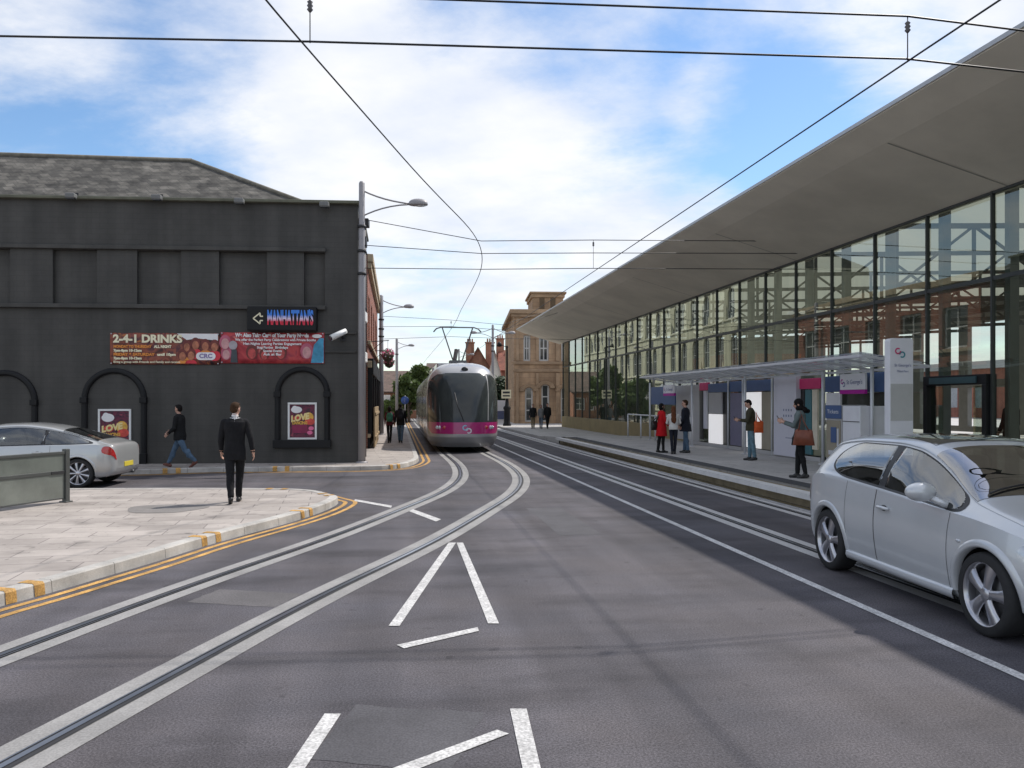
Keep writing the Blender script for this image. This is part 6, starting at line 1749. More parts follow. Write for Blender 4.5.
# span 2, from the mast at the club corner
q1 = Vector((B1.x, B1.y, 0)); e2 = S(UE + .01, 25.0, ZE + .03)
c2 = G(481.3, 270, WZ); r2 = S(5.42, 22.6, 0)
span('cross span of three wires from the club corner mast to the canopy', q1,
     [[(q1.x, q1.y, CH + (HZ - 219) * q1.y / F), (c2.x, c2.y, CH + (HZ - 241) * c2.y / F), (r2.x, r2.y, 6.38), (S(10.1, 22.2).x, S(10.1, 22.2).y, 6.40)],
      [(q1.x, q1.y, CH + (HZ - 245) * q1.y / F), (c2.x, c2.y, CH + (HZ - 253.5) * c2.y / F), (r2.x, r2.y, 6.02), (S(11.2, 22.1).x, S(11.2, 22.1).y, 6.06)],
      [(q1.x, q1.y, CH + (HZ - 268) * q1.y / F), (c2.x, c2.y, WZ + .02), (r2.x, r2.y, WZ + .01), (S(11.44, 22.1).x, S(11.44, 22.1).y, 5.62)]], e2,
     [((r2.x, r2.y, 0), 6.38, WZ)])
q2 = Vector((B2.x, B2.y, 0)); e3 = S(UE, 45.5, ZE); c3 = S(uu, 42.5, 0); r3 = S(5.6, 44, 0)
span('cross span of three wires from the second mast, above the tram roof', q2,
     [[(q2.x, q2.y, 6.42), (c3.x, c3.y, 6.05), (r3.x, r3.y, 5.98), (S(8.42, 45).x, S(8.42, 45).y, 6.93)], [(q2.x, q2.y, 5.86), (c3.x, c3.y, 5.72), (r3.x, r3.y, 5.7), (S(8.8, 45).x, S(8.8, 45).y, 6.78)], [(q2.x, q2.y, 5.2), (c3.x, c3.y, 5.2), (r3.x, r3.y, 5.25), (S(11.44, 45).x, S(11.44, 45).y, 5.3)]], e3,
     [((r3.x, r3.y, 0), 5.98, WZ), ((c3.x, c3.y, 0), 6.04, WZ)])

# ------------------------------------------------------------------ black lamp column by the sandstone building
b = G(507, 425.8, .125)
t = empty('lamp_column', (b.x, b.y, .125), 0, 'black ornate lamp column with fat base in front of the sandstone building', 'lamp post')
H_ = CH + (HZ - 343) * b.y / F - .125
m = MB(); m.lathe([(.30, 0), (.30, .12), (.24, .2), (.22, 1.15), (.27, 1.22), (.27, 1.34), (.16, 1.45), (.10, 1.9), (.075, 2.6), (.06, H_ - .35), (.09, H_ - .3), (.05, H_ - .2)], 16); m.build('column', M_black, t)
m = MB(); m.bar((-.05, 0, H_ - .3), (-.55, 0, H_ - .05), .04, .04); m.build('arm', M_black, t)
m = MB(); m.lathe([(.02, H_ + .1), (.14, H_), (.20, H_ - .22), (.12, H_ - .26)], 12, (-.55, 0, 0)); m.build('lantern', M_black, t)
s_ = empty('notice_board', (b.x - .05, b.y - .22, 2.1), 0, 'small cream notice fixed to the black lamp column', 'sign')
m = MB(); m.box(-.35, .35, -.03, 0.03, 0, .62); m.build('board', M_cream, s_, bevel=.01)
m = MB(); m.box(-.25, .25, -.036, -.031, .36, .5); m.box(-.25, .25, -.036, -.031, .14, .24); m.build('print', M_dark, s_)

# ------------------------------------------------------------------ guard panel on the island, left edge
a = G(66, 502, .12); bb = G(0, 511.5, .12); dv = (bb - a).normalized()
t = empty('guard_panel', (a.x, a.y, .12), math.atan2(dv.y, dv.x), 'grey glazed guard barrier with dark middle rail on the paved island', 'barrier')
M_gp = mat('frosted_panel', (0.15, 0.165, 0.145), 0.18, var=0.25, scale=1.5, spec=0.8, coat=0.4)
M_gf = mat('panel_frame_grey', (0.10, 0.105, 0.10), 0.45, 0.4, var=0.1)
Lp = 4.2
for q in (0.0, 2.1, 4.2):
    m = MB(); m.box(q - .045, q + .045, -.045, .045, 0, .93); m.box(q - .08, q + .08, -.08, .08, 0, .02); m.build('post', M_gf, t, bevel=.008)
for q in (0.0, 2.1):
    m = MB(); m.box(q + .05, q + 2.05, -.012, .012, .09, .50); m.box(q + .05, q + 2.05, -.012, .012, .56, .84); m.build('infill_panel', M_gp, t)
    m = MB(); m.box(q + .045, q + 2.055, -.03, .03, .84, .89); m.box(q + .045, q + 2.055, -.026, .026, .50, .56); m.box(q + .045, q + 2.055, -.02, .02, .06, .09); m.build('rail', M_gf, t, bevel=.006)
    m = MB(); m.box(q + .06, q + .34, .026, .034, .505, .555); m.build('latch', M_dark, t)

# ------------------------------------------------------------------ along the brick shopfront
t = empty('timber_gate', S(b_u + .25, 31.5, .12), TH, 'sandy timber hoarding at the foot of the brick building', 'hoarding')
m = MB()
for k in range(20): m.box(0, .05, k * .3, k * .3 + .285, .05, 1.55)
m.build('boards', mat('sandy_timber', (0.36, 0.26, 0.15), 0.8, var=0.25, scale=3, stretch=(1, 1, .2)), t)
m = MB()
for z in (.35, 1.25): m.box(.052, .09, 0, 6, z, z + .1)
m.build('rail', mat('sandy_timber', (0, 0, 0)), t)
for k, s in enumerate((33.5, 39.5)):
    t = empty('hanging_basket', S(b_u + .75, s, 3.7), TH, ('nearest' if k == 0 else 'farther') + ' hanging flower basket with pink blooms on the brick building', 'flower basket', 'hanging flower baskets')
    m = MB(); m.bar((-.72, 0, .55), (.05, 0, .62), .03, .03); m.bar((-.7, 0, .15), (-.2, 0, .58), .025, .025); m.tube([(0, 0, .6), (0, 0, .1)], .008, 6); m.build('bracket', M_blackm, t)
    m = MB(); m.lathe([(.02, -.25), (.16, -.18), (.24, 0), (.25, .05), (.02, .06)], 14); m.build('basket', M_bark, t)
    rg = random.Random(k + 5); m = MB()
    for i in range(420):
        dvec = Vector((rg.gauss(0, 1), rg.gauss(0, 1), rg.gauss(0, .8))).normalized() * rg.uniform(.12, .27); p = dvec + Vector((0, 0, .05))
        ax = Vector((rg.gauss(0, 1), rg.gauss(0, 1), rg.gauss(0, 1))).normalized() * .045; ay = ax.orthogonal().normalized() * .035
        m.add([p - ax, p + ay, p + ax, p - ay], [(0, 1, 2, 3)], rg.choice((0, 0, 1, 1, 2)))
    m.build('flowers', [M_leaf, mat('petal_pink', (0.62, 0.10, 0.22), 0.6), mat('petal_white', (0.75, 0.7, 0.72), 0.6)], t, fix=False)
# round blue sign on a post beyond the pedestrians
d = 62.0; p = Vector(((405 - 512) / F * d, d, .12))
t = empty('road_sign', p, 0, 'round blue road sign on a post left of the tram', 'sign')
m = MB(); m.tube([(0, 0, 0), (0, 0, 2.2)], .04, 8); m.build('post', M_mast, t)
m = MB(); m.lathe([(.001, -.03), (.30, -.03), (.30, .0), (.001, .0)], 20, (0, -.05, 1.85), 'y'); m.build('disc', mat('sign_blue', (0.02, 0.06, 0.22), 0.4), t)
m = MB(); m.bar((0, -.083, 1.70), (0, -.083, 2.0), .006, .05, up=(0, 1, 0)); m.build('arrow', M_pw, t)
d = 78.0; p = Vector(((387 - 512) / F * d, d, 0))
t = empty('notice_board', p, 0, 'tall white and orange notice board before the low brick building', 'sign')
m = MB(); m.box(-.30, .30, 0, .05, 1.1, 2.5); m.build('white_panel', M_pw, t); m = MB(); m.box(-.42, .42, .0, .05, .5, 1.095); m.build('orange_panel', orange, t)
m = MB(); m.tube([(-.25, .03, 0), (-.25, .03, .5)], .03, 6); m.tube([(.25, .03, 0), (.25, .03, .5)], .03, 6); m.build('legs', M_mast, t)
# ------------------------------------------------------------------ people
M_skin = mat('skin_light', (0.52, 0.30, 0.22), 0.55, var=0.08, scale=12)
M_skinb = mat('skin_brown', (0.26, 0.13, 0.08), 0.55, var=0.08, scale=12)
M_eye = mat('eye_dark', (0.03, 0.02, 0.02), 0.3)
M_lip = mat('lip', (0.36, 0.12, 0.10), 0.5)
M_shoe = mat('black_leather', (0.018, 0.017, 0.017), 0.4, var=0.15)
def cloth(name, col, var=0.18): return mat('cloth_' + name, col, 0.9, var=var, scale=9, bump=0.25, bscale=70, spec=0.2)
def hairm(name, col): return mat('hair_' + name, col, 0.85, var=0.3, scale=25, stretch=(1, 1, .2), spec=0.15)

class Fig:
    """closed, overlapping, labelled shapes that get fused into one skin"""
    def __init__(s): s.mb = MB(); s.lab = []
    def _l(s, n0, lab): s.lab += [lab] * (len(s.mb.v) - n0)
    def cone(s, a, b, ra, rb, lab, n=14, sq=1.0):
        n0 = len(s.mb.v); a, b = Vector(a), Vector(b); d = (b - a); Ln = max(d.length, 1e-5); d = d / Ln
        pts, rs = [], []
        for k in range(5):
            q = math.pi / 2 * k / 4; pts.append(a - d * (ra * math.cos(q))); rs.append(max(ra * math.sin(q), .0015))
        for k in range(1, 8): pts.append(a.lerp(b, k / 8)); rs.append(ra + (rb - ra) * k / 8)
        for k in range(5):
            q = math.pi / 2 * k / 4; pts.append(b + d * (rb * math.sin(q))); rs.append(max(rb * math.cos(q), .0015))
        s.mb.tube(pts, rs, n); s._l(n0, lab)
    def ell(s, c, r, lab, M=None):
        n0 = len(s.mb.v); k = MB(); k.ball((0, 0, 0), *r, n=16)
        s.mb.add([Vector(c) + (M @ Vector(v) if M else Vector(v)) for v in k.v], k.f); s._l(n0, lab)
    def loft(s, secs, lab, n=22):
        """secs: (center, rx, ry) rings, closed at both ends"""
        n0 = len(s.mb.v); rows = []
        for c, rx, ry in secs:
            rows.append([(c[0] + rx * math.copysign(abs(math.cos(t)) ** .85, math.cos(t)), c[1] + ry * math.copysign(abs(math.sin(t)) ** .85, math.sin(t)), c[2]) for t in [2 * math.pi * k / n for k in range(n)]])
        s.mb.grid(rows, closed=True)
        for r in (rows[0], rows[-1]):
            s.mb.add([*r, (sum(p[0] for p in r) / n, sum(p[1] for p in r) / n, r[0][2])], [(k, (k + 1) % n, n) for k in range(n)])
        s._l(n0, lab)

def person(label, loc, heading, H, legs, arms, mats, group=None, lean=0.0, female=False, head=(0, 0), hem=None, skirt=None, coat=None, hair='short', voxel=0.008, seed=0, collar=None, hood=False, sleeve=1.0, grip=0.55):
    """legs: (hip, knee) degrees for right and left; arms: (flex, abduct, elbow, inward) for right and left; forward = +y"""
    f = Fig(); rg = random.Random(seed)
    zh = .93; low = []
    W = .92 if female else 1.0
    jl = {}
    for i, (sd, (hp, kn)) in enumerate(zip((1, -1), legs)):
        a, k = R(hp), R(hp - kn)
        hip = Vector((sd * .09 * W, 0, zh)); knee = hip + Vector((0, math.sin(a), -math.cos(a))) * .43; ank = knee + Vector((0, math.sin(k), -math.cos(k))) * .415; knee.x *= .80; ank.x *= .58
        fp = min(0, R(hp - kn)) * .9 + (R(12) if hp - kn > 12 else 0)
        fd_ = Vector((sd * .10, math.cos(fp), math.sin(fp))).normalized()
        jl[sd] = (hip, knee, ank, fd_); low.append(min(ank.z - .085, (ank + fd_ * .19).z - .045))
    drop = -min(low)
    up = Vector((0, 0, drop))
    for sd in (1, -1):
        hip, knee, ank, fd_ = (v + up if j < 3 else v for j, v in enumerate(jl[sd]))
        tr_ = 'bottom'
        thin = .88 if female else 1.0
        f.cone(hip, knee, .088 * thin, .062 * thin, tr_); f.cone(knee, ank + Vector((0, 0, .03)), .060 * thin, .047 * thin, tr_)
        f.ell(knee.lerp(ank, .3) + Vector((0, -.012, 0)), (.056 * thin, .058 * thin, .12), tr_)
        heel = ank - fd_ * .045 - Vector((0, 0, .045)); toe = ank + fd_ * .155 - Vector((0, 0, .058))
        f.cone(heel, toe, .042, .034, 'shoe'); f.cone(ank, ank + fd_ * .06 - Vector((0, 0, .04)), .045, .042, 'shoe')
    zo = drop
    def T(x, y, z): return Vector((x, y + max(0, z - .95) * math.tan(R(lean)), z + zo))
    sw = .178 * W
    secs = [(.90, .155, .115), (.98, .165 if female else .158, .118), (1.08, .132 if female else .148, .104), (1.20, .150, .112), (1.32, .172 * W, .118), (1.40, .178 * W, .108), (1.455, .13 * W, .085), (1.50, .062, .06)]
    f.loft([(T(0, 0, z), rx, ry) for z, rx, ry in secs if z >= .89], 'top')
    if hem is not None:
        z0 = hem; f.loft([(T(0, 0, z0), .178 * W, .140), (T(0, 0, z0 + .12), .180 * W, .138), (T(0, 0, 1.05), .160 * W, .122), (T(0, 0, 1.2), .166 * W, .124), (T(0, 0, 1.33), .186 * W, .126), (T(0, 0, 1.41), .186 * W, .112), (T(0, 0, 1.455), .12, .08)], 'top')
    if coat is not None:
        z0 = coat; f.loft([(T(0, 0, z0), .205 * W, .185), (T(0, 0, z0 + .2), .195 * W, .165), (T(0, 0, .98), .175 * W, .140), (T(0, 0, 1.12), .148 * W, .122), (T(0, 0, 1.32), .184 * W, .126), (T(0, 0, 1.42), .180 * W, .110), (T(0, 0, 1.46), .12, .085)], 'top')
    if skirt is not None:
        f.loft([(T(0, 0, skirt), .20 * W, .175), (T(0, 0, skirt + .15), .19 * W, .16), (T(0, 0, .98), .168 * W, .125), (T(0, 0, 1.03), .15, .11)], 'skirt')
    # neck and head
    yaw, pit = R(head[0]), R(head[1])
    Mh = Matrix.Rotation(yaw, 3, 'Z') @ Matrix.Rotation(pit, 3, 'X')
    nb = T(0, 0, 1.46); hc = T(0, .012, 1.53)
    def Hd(x, y, z): return hc + Mh @ Vector((x, y, z))
    f.cone(nb, Hd(0, .005, .06), .054 if not female else .046, .05 if not female else .044, 'skin')
    if collar: f.cone(T(0, 0, 1.455), T(0, .005, 1.505), .066, .062, 'collar')
    f.ell(Hd(0, .0, .125), (.074, .094, .098), 'skin', Mh); f.ell(Hd(0, .028, .065), (.054, .064, .066), 'skin', Mh); f.ell(Hd(0, .055, .025), (.028, .03, .024), 'skin', Mh)
    f.cone(Hd(0, .092, .118), Hd(0, .112, .083), .009, .014, 'skin'); f.cone(Hd(-.03, .082, .14), Hd(.03, .082, .14), .013, .013, 'skin')
    for sd in (-1, 1):
        f.ell(Hd(sd * .075, -.005, .10), (.012, .022, .034), 'skin', Mh); f.ell(Hd(sd * .03, .086, .122), (.013, .010, .008), 'eye', Mh); f.ell(Hd(sd * .035, .06, .085), (.022, .022, .02), 'skin', Mh)
    f.ell(Hd(0, .089, .052), (.024, .010, .009), 'lip', Mh)
    wr = {}
    for sd, (fx_, ab, el, inn) in zip((1, -1), arms):
        a, b, e, c = R(fx_), R(ab), R(fx_ + el), R(inn)
        sh = T(sd * sw, 0, 1.405)
        ud = Vector((sd * math.sin(b), math.sin(a) * math.cos(b), -math.cos(a) * math.cos(b))); elb = sh + ud * .285
        fdv = Vector((sd * math.sin(b) * .4 - sd * math.sin(c), math.sin(e), -math.cos(e))).normalized(); wri = elb + fdv * .245
        k = .86 if female else 1.0
        f.ell(sh + Vector((-sd * .012, 0, 0)), (.062 * k, .062 * k, .062 * k), 'top'); f.cone(sh, elb, .055 * k, .044 * k, 'top')
        f.cone(elb, wri - fdv * .01, .045 * k, .034 * k, 'top'); f.cone(wri - fdv * .03, wri + fdv * .02, .026, .026, 'skin')
        # hand: palm, four fingers, thumb
        side = Vector((sd, 0, 0)); pn = fdv.cross(Vector((0, 1, 0)) if abs(fdv.y) < .8 else Vector((0, 0, 1))).normalized()      # palm normal roughly sideways
        if pn.x * sd > 0: pn = -pn
        wd = fdv.cross(pn).normalized()
        if wd.y < 0 and abs(fdv.y) < .8: wd = -wd
        pc = wri + fdv * .055
        for q in (-.026, -.009, .009, .026): f.cone(wri + fdv * .012 + wd * q * .7, wri + fdv * .085 + wd * q, .015, .0125, 'skin', 10)
        for q, ln in ((-.030, .058), (-.010, .070), (.010, .074), (.030, .066)):
            k0 = wri + fdv * .088 + wd * q; g1 = (fdv + pn * grip * .6).normalized(); k1 = k0 + g1 * ln * .5
            g2 = (fdv + pn * grip * 1.7).normalized(); k2 = k1 + g2 * ln * .5
            f.cone(k0, k1, .0098, .0092, 'skin', 8); f.cone(k1, k2, .0092, .008, 'skin', 8)
        t0 = wri + fdv * .03 + wd * .03; t1 = t0 + (fdv * .7 + wd * .6 + pn * .3).normalized() * .038; t2 = t1 + (fdv * .9 + wd * .2 + pn * .4).normalized() * .03
        f.cone(t0, t1, .0135, .011, 'skin', 8); f.cone(t1, t2, .011, .009, 'skin', 8)
        wr[sd] = (wri + fdv * .10 + pn * .02, fdv.copy(), elb.copy(), sh.copy())
    if hood: f.ell(T(0, -.07, 1.49), (.105, .08, .085), 'top')
    # fuse
    me = f.mb.mesh('tmp', [])
    bm = bmesh.new(); bm.from_mesh(me); bmesh.ops.recalc_face_normals(bm, faces=bm.faces); bm.to_mesh(me); bm.free()
    o = bpy.data.objects.new('tmp', me); COL.objects.link(o)
    md = o.modifiers.new('r', 'REMESH'); md.mode = 'VOXEL'; md.voxel_size = voxel; md.use_smooth_shade = True
    dg = bpy.context.evaluated_depsgraph_get(); nm = bpy.data.meshes.new_from_object(o.evaluated_get(dg)); bpy.data.objects.remove(o)
    kd = kdtree.KDTree(len(f.mb.v))
    for i, v in enumerate(f.mb.v): kd.insert(v, i)
    kd.balance()
    order = ['skin', 'top', 'bottom', 'shoe', 'eye', 'lip', 'skirt', 'collar']
    slots = {n: mats.get(n) for n in order}
    slots['eye'] = M_eye; slots['lip'] = M_lip; slots['shoe'] = mats.get('shoe', M_shoe); slots['skin'] = mats.get('skin', M_skin)
    slots['skirt'] = mats.get('skirt', mats.get('bottom')); slots['collar'] = mats.get('collar', mats.get('top'))
    vl = []
    for v in nm.vertices:
        best, bd_ = 'skin', 1e9
        for co, i, dist in kd.find_n(v.co, 3):
            if dist < bd_: bd_ = dist; best = f.lab[i]
        if best == 'bottom':
            if hem is not None and v.co.z > hem + zo + .004: best = 'top'
            if coat is not None and v.co.z > coat + zo + .004: best = 'top'
            if skirt is not None and v.co.z > skirt + zo + .004: best = 'skirt'
        vl.append(best)
    bm = bmesh.new(); bm.from_mesh(nm)
    for _ in range(2): bmesh.ops.smooth_vert(bm, verts=bm.verts, factor=0.5, use_axis_x=True, use_axis_y=True, use_axis_z=True)
    bm.to_mesh(nm); bm.free()
    for n in order: nm.materials.append(slots[n])
    pl = []
    for p in nm.polygons:
        ls_ = [vl[i] for i in p.vertices]; l = max(set(ls_), key=ls_.count); pl.append(l); p.material_index = order.index(l); p.use_smooth = True
    root = empty('person', loc, R(heading), label, 'person', group)
    k = H / 1.75; root.scale = (k, k, k)
    nm.name = 'body'; bo = bpy.data.objects.new('body', nm); COL.objects.link(bo); bo.parent = root
    names = {'top': mats.get('topname', 'jacket'), 'bottom': mats.get('bottomname', 'trousers'), 'skirt': 'skirt'}
    nrmls = [v.normal.copy() for v in nm.vertices]
    for lab in ('top', 'bottom', 'skirt'):
        fs = [p for p, l in zip(nm.polygons, pl) if l == lab]
        if not fs: continue
        use = {}; vs = []; ff = []
        for p in fs:
            r = []
            for i in p.vertices:
                if i not in use:
                    use[i] = len(vs); co = nm.vertices[i].co
                    w = noise.fractal(Vector((co.x * 9, co.y * 9, co.z * 4.5 + seed)), 1.0, 2.0, 3) 
                    w2 = noise.noise(Vector((co.x * 26, co.y * 26, co.z * 12 + seed * 3)))
                    vs.append(co + nrmls[i] * (.0075 + .007 * w + .0025 * w2))
                r.append(use[i])
            ff.append(r)
        m = MB(); m.add(vs, ff, 0, True); co_ = m.build(names[lab], slots[lab], root, fix=False)
        sol = co_.modifiers.new('thickness', 'SOLIDIFY'); sol.thickness = .006; sol.offset = -1
    # hair
    m = MB()
    def HB(c, r, n=16):
        b = MB(); b.ball((0, 0, 0), *r, n=n)
        m.add([Hd(*c) + Mh @ (Vector(v) * (1 + .05 * noise.noise(Vector(v) * 45 + Vector((seed, 0, 0))))) for v in b.v], b.f, 0, True)
    if hair in ('short', 'bald_side'):
        HB((0, -.016, .140), (.0795, .094, .092)); HB((0, -.045, .10), (.072, .06, .07)); HB((0, .045, .195), (.055, .04, .03))
    elif hair == 'bob':
        HB((0, -.018, .140), (.084, .098, .096)); HB((0, -.05, .07), (.080, .062, .095)); HB((.055, .0, .08), (.03, .05, .09)); HB((-.055, .0, .08), (.03, .05, .09))
    elif hair == 'long':
        HB((0, -.016, .140), (.083, .097, .095)); HB((0, -.06, .05), (.088, .066, .12)); HB((0, -.125, -.11), (.095, .06, .17)); HB((.02, -.145, -.27), (.075, .045, .15)); HB((-.03, -.145, -.25), (.065, .045, .14))
    elif hair == 'scarf':
        HB((0, -.012, .138), (.090, .104, .102)); HB((0, -.012, .03), (.090, .092, .09)); HB((0, -.10, -.04), (.07, .07, .07)); HB((.03, -.15, -.08), (.05, .06, .05))
    m.build('hair' if hair != 'scarf' else 'head_scarf', mats['hair'], root)
    Mw = Matrix.Translation(Vector(loc)) @ Matrix.Rotation(R(heading), 4, 'Z') @ Matrix.Scale(k, 4)
    return root, {sd: (Mw @ v[0], Mw @ v[3]) for sd, v in wr.items()}, Mw, T

black_suit = cloth('black_suit', (0.014, 0.014, 0.016)); white_shirt = cloth('white_shirt', (0.75, 0.74, 0.74))
jean = cloth('blue_denim', (0.085, 0.135, 0.20), .3); jeand = cloth('light_denim', (0.12, 0.20, 0.25), .3); navy = cloth('navy', (0.02, 0.022, 0.032)); blackc = cloth('black', (0.016, 0.016, 0.017))
redc = cloth('red_wool', (0.50, 0.012, 0.018), .1); whitec = cloth('white_jacket', (0.62, 0.60, 0.57), .08); brownj = cloth('olive_brown', (0.055, 0.050, 0.032)); greyt = cloth('grey_teal', (0.13, 0.16, 0.16)); khaki = cloth('khaki', (0.20, 0.16, 0.10)); grey = cloth('mid_grey', (0.2, 0.2, 0.2))
hb_, hd_, hg_ = hairm('brown', (0.05, 0.028, 0.016)), hairm('black', (0.012, 0.010, 0.010)), hairm('auburn', (0.13, 0.05, 0.025))

def hgt(px, y0, y1, z): return (y1 - y0) * G(px, y1, z).y / F
L0 = G(235, 502.5, .12)
suit = person('man in black suit walking away across the paved island', L0, 15, hgt(235, 401.5, 503, .12), ((15, 8), (-13, 12)), ((-10, 16, 12, -4), (8, 11, 14, 4)),
    dict(top=black_suit, bottom=black_suit, hair=hb_, collar=white_shirt, topname='suit_jacket'), head=(-30, -4), hem=.76, collar=True, voxel=.0068, seed=1)
L1 = G(180, 467.2, .12)
person('man in dark jacket and blue jeans striding left past the dark club', L1, 84, hgt(180, 402.5, 467.2, .12), ((27, 6), (-24, 16)), ((16, 6, 50, 14), (6, 8, 45, 10)),
    dict(top=blackc, bottom=jean, hair=hd_, shoe=mat('brown_shoe', (0.14, 0.045, 0.03), .5)), head=(-12, 0), hem=.80, voxel=.0075, seed=2, lean=3)
L2 = G(389.5, 442.8, .12); L3 = G(400.5, 442.8, .12)
pA = person('smaller pedestrian walking away with a green backpack', L2, TH * 57 + 2, 1.56, ((12, 4), (-10, 8)), ((-8, 8, 15, 0), (10, 8, 15, 0)), dict(top=cloth('dark_red_top', (0.09, 0.02, 0.03)), bottom=blackc, hair=hd_), female=True, hair='bob', voxel=.010, seed=3, hem=.86)
pB = person('taller pedestrian in black coat and jeans walking away with a black backpack', L3, TH * 57 - 2, 1.68, ((-10, 8), (13, 4)), ((8, 10, 15, 0), (-8, 10, 15, 0)), dict(top=blackc, bottom=jean, hair=hd_), voxel=.010, seed=4, hem=.80, hood=True)
for px, lab, sd, H_, hd, tp_, bt, fem, lg in ((533, 'leftmost of three pedestrians by the sandstone building, in black with khaki trousers', 5, 1.62, 175, blackc, khaki, False, ((14, 6), (-12, 8))),
                                 (541, 'middle of three pedestrians by the sandstone building, in a grey top', 6, 1.55, 182, grey, jean, True, ((-10, 8), (12, 4))),
                                 (547.5, 'rightmost of three pedestrians by the sandstone building, all in black', 7, 1.66, 190, blackc, blackc, False, ((12, 4), (-12, 8)))):
    person(lab, G(px, 428.6, .125), hd, H_, lg, ((8, 9, 12, 0), (-8, 9, 12, 0)), dict(top=tp_, bottom=bt, hair=hd_), female=fem, voxel=.011, seed=sd, hem=.82, hair='bob' if fem else 'short', group='three pedestrians walking by the sandstone building')
PZ = .304
redw = person('woman in a red knee length coat and black tights on the platform', G(661.5, 452.6, PZ), -70, hgt(661.5, 403.5, 452.6, PZ), ((4, 2), (-6, 4)), ((8, 7, 35, 12), (4, 7, 40, 14)),
    dict(top=redc, bottom=blackc, hair=hd_, topname='red_coat'), female=True, coat=.60, hair='bob', voxel=.008, seed=8)
person('woman in white jacket with long auburn hair, back turned on the platform', G(673.5, 454.0, PZ), -8, hgt(673.5, 406, 454.0, PZ), ((5, 2), (-6, 3)), ((14, 16, 62, 18), (10, 14, 70, 20)),
    dict(top=whitec, bottom=navy, hair=hg_), female=True, hair='long', voxel=.008, seed=9, hem=.90)
person('man in long dark coat and jeans facing the two women on the platform', G(685.5, 452.8, PZ), 62, hgt(685.5, 400, 452.8, PZ), ((4, 2), (-5, 3)), ((6, 8, 30, 10), (4, 8, 25, 6)),
    dict(top=navy, bottom=jean, hair=hb_), coat=.72, voxel=.008, seed=10, head=(10, -3))
LM = G(751, 460.3, PZ)
man = person('man in olive jacket and jeans looking down at his phone on the platform', LM, 78, hgt(751, 399.5, 460.3, PZ), ((3, 2), (-5, 3)), ((20, 8, 76, 18), (18, 8, 78, 20)),
    dict(top=brownj, bottom=jeand, hair=hd_), hem=.86, voxel=.007, seed=11, head=(0, -24), lean=2, grip=.9)
LW = G(800, 478.0, PZ)
wom = person('woman in black skirt and dark headscarf holding a phone at the platform edge', LW, 66, hgt(800, 399.0, 478.0, PZ), ((6, 4), (-6, 4)), ((30, 8, 82, 12), (26, 8, 86, 16)),
    dict(top=greyt, bottom=blackc, hair=hd_, skirt=blackc, bottomname='tights'), female=True, skirt=.74, hair='scarf', voxel=.0066, seed=12, head=(0, -12), grip=.9)
for k, (u, s) in enumerate(((13.2, 16.35), (13.6, 15.25))):
    person(('left' if k == 0 else 'right') + ' dark figure standing inside the station entrance doors', S(u, s, .30), 95 + 20 * k, 1.72, ((3, 2), (-4, 3)), ((6, 10, 20, 4), (4, 10, 25, 4)),
        dict(top=blackc, bottom=blackc, hair=hd_), hem=.78, voxel=.010, seed=13 + k, group='figures inside the station entrance')

# ------------------------------------------------------------------ things they carry
M_brownbag = mat('brown_leather', (0.20, 0.055, 0.028), 0.5, var=0.2, scale=8, bump=0.2)
M_orbag = mat('orange_canvas', (0.62, 0.10, 0.02), 0.7, var=0.12, scale=10)
def bag(name, label, loc, rz, w, h, d, m_, strap_to=None, flare=1.12, cat='bag'):
    t = empty(name, loc, rz, label, cat)
    rows = []
    n = 20
    for q in range(9):
        v = q / 8; k = (1 if v < .9 else 1 - (v - .9) * 2.2) * (1 + (flare - 1) * (1 - v)) ; kd_ = math.sin(math.pi * min(.97, max(.10, v * .85 + .10))) ** .6
        rows.append([(w / 2 * k * math.copysign(abs(math.cos(a)) ** .45, math.cos(a)), d / 2 * kd_ * math.copysign(abs(math.sin(a)) ** .7, math.sin(a)) + .012 * math.sin(3 * a + v * 6), v * h + .02 * math.cos(a) ** 2 * (v > .8)) for a in [2 * math.pi * j / n for j in range(n)]])
    m = MB(); m.grid(rows, 0, True, closed=True); m.add(rows[0], [tuple(range(n))]); m.add(rows[-1], [tuple(range(n))]); m.build('pouch', m_, t)
    if strap_to is not None:
        iv = Matrix.Rotation(-rz, 3, 'Z') @ (Vector(strap_to) - Vector(loc))
        for y in (-d * .22, d * .22):
            m = MB(); m.tube([(-w * .3, y, h * .95), Vector((-w * .2, y * .6, 0)).lerp(iv, .5) + Vector((0, 0, h * .45)), iv, Vector((w * .2, y * .6, 0)).lerp(iv, .5) + Vector((0, 0, h * .45)), (w * .3, y, h * .95)], .010, 8); m.build('handle', m_, t)
    return t
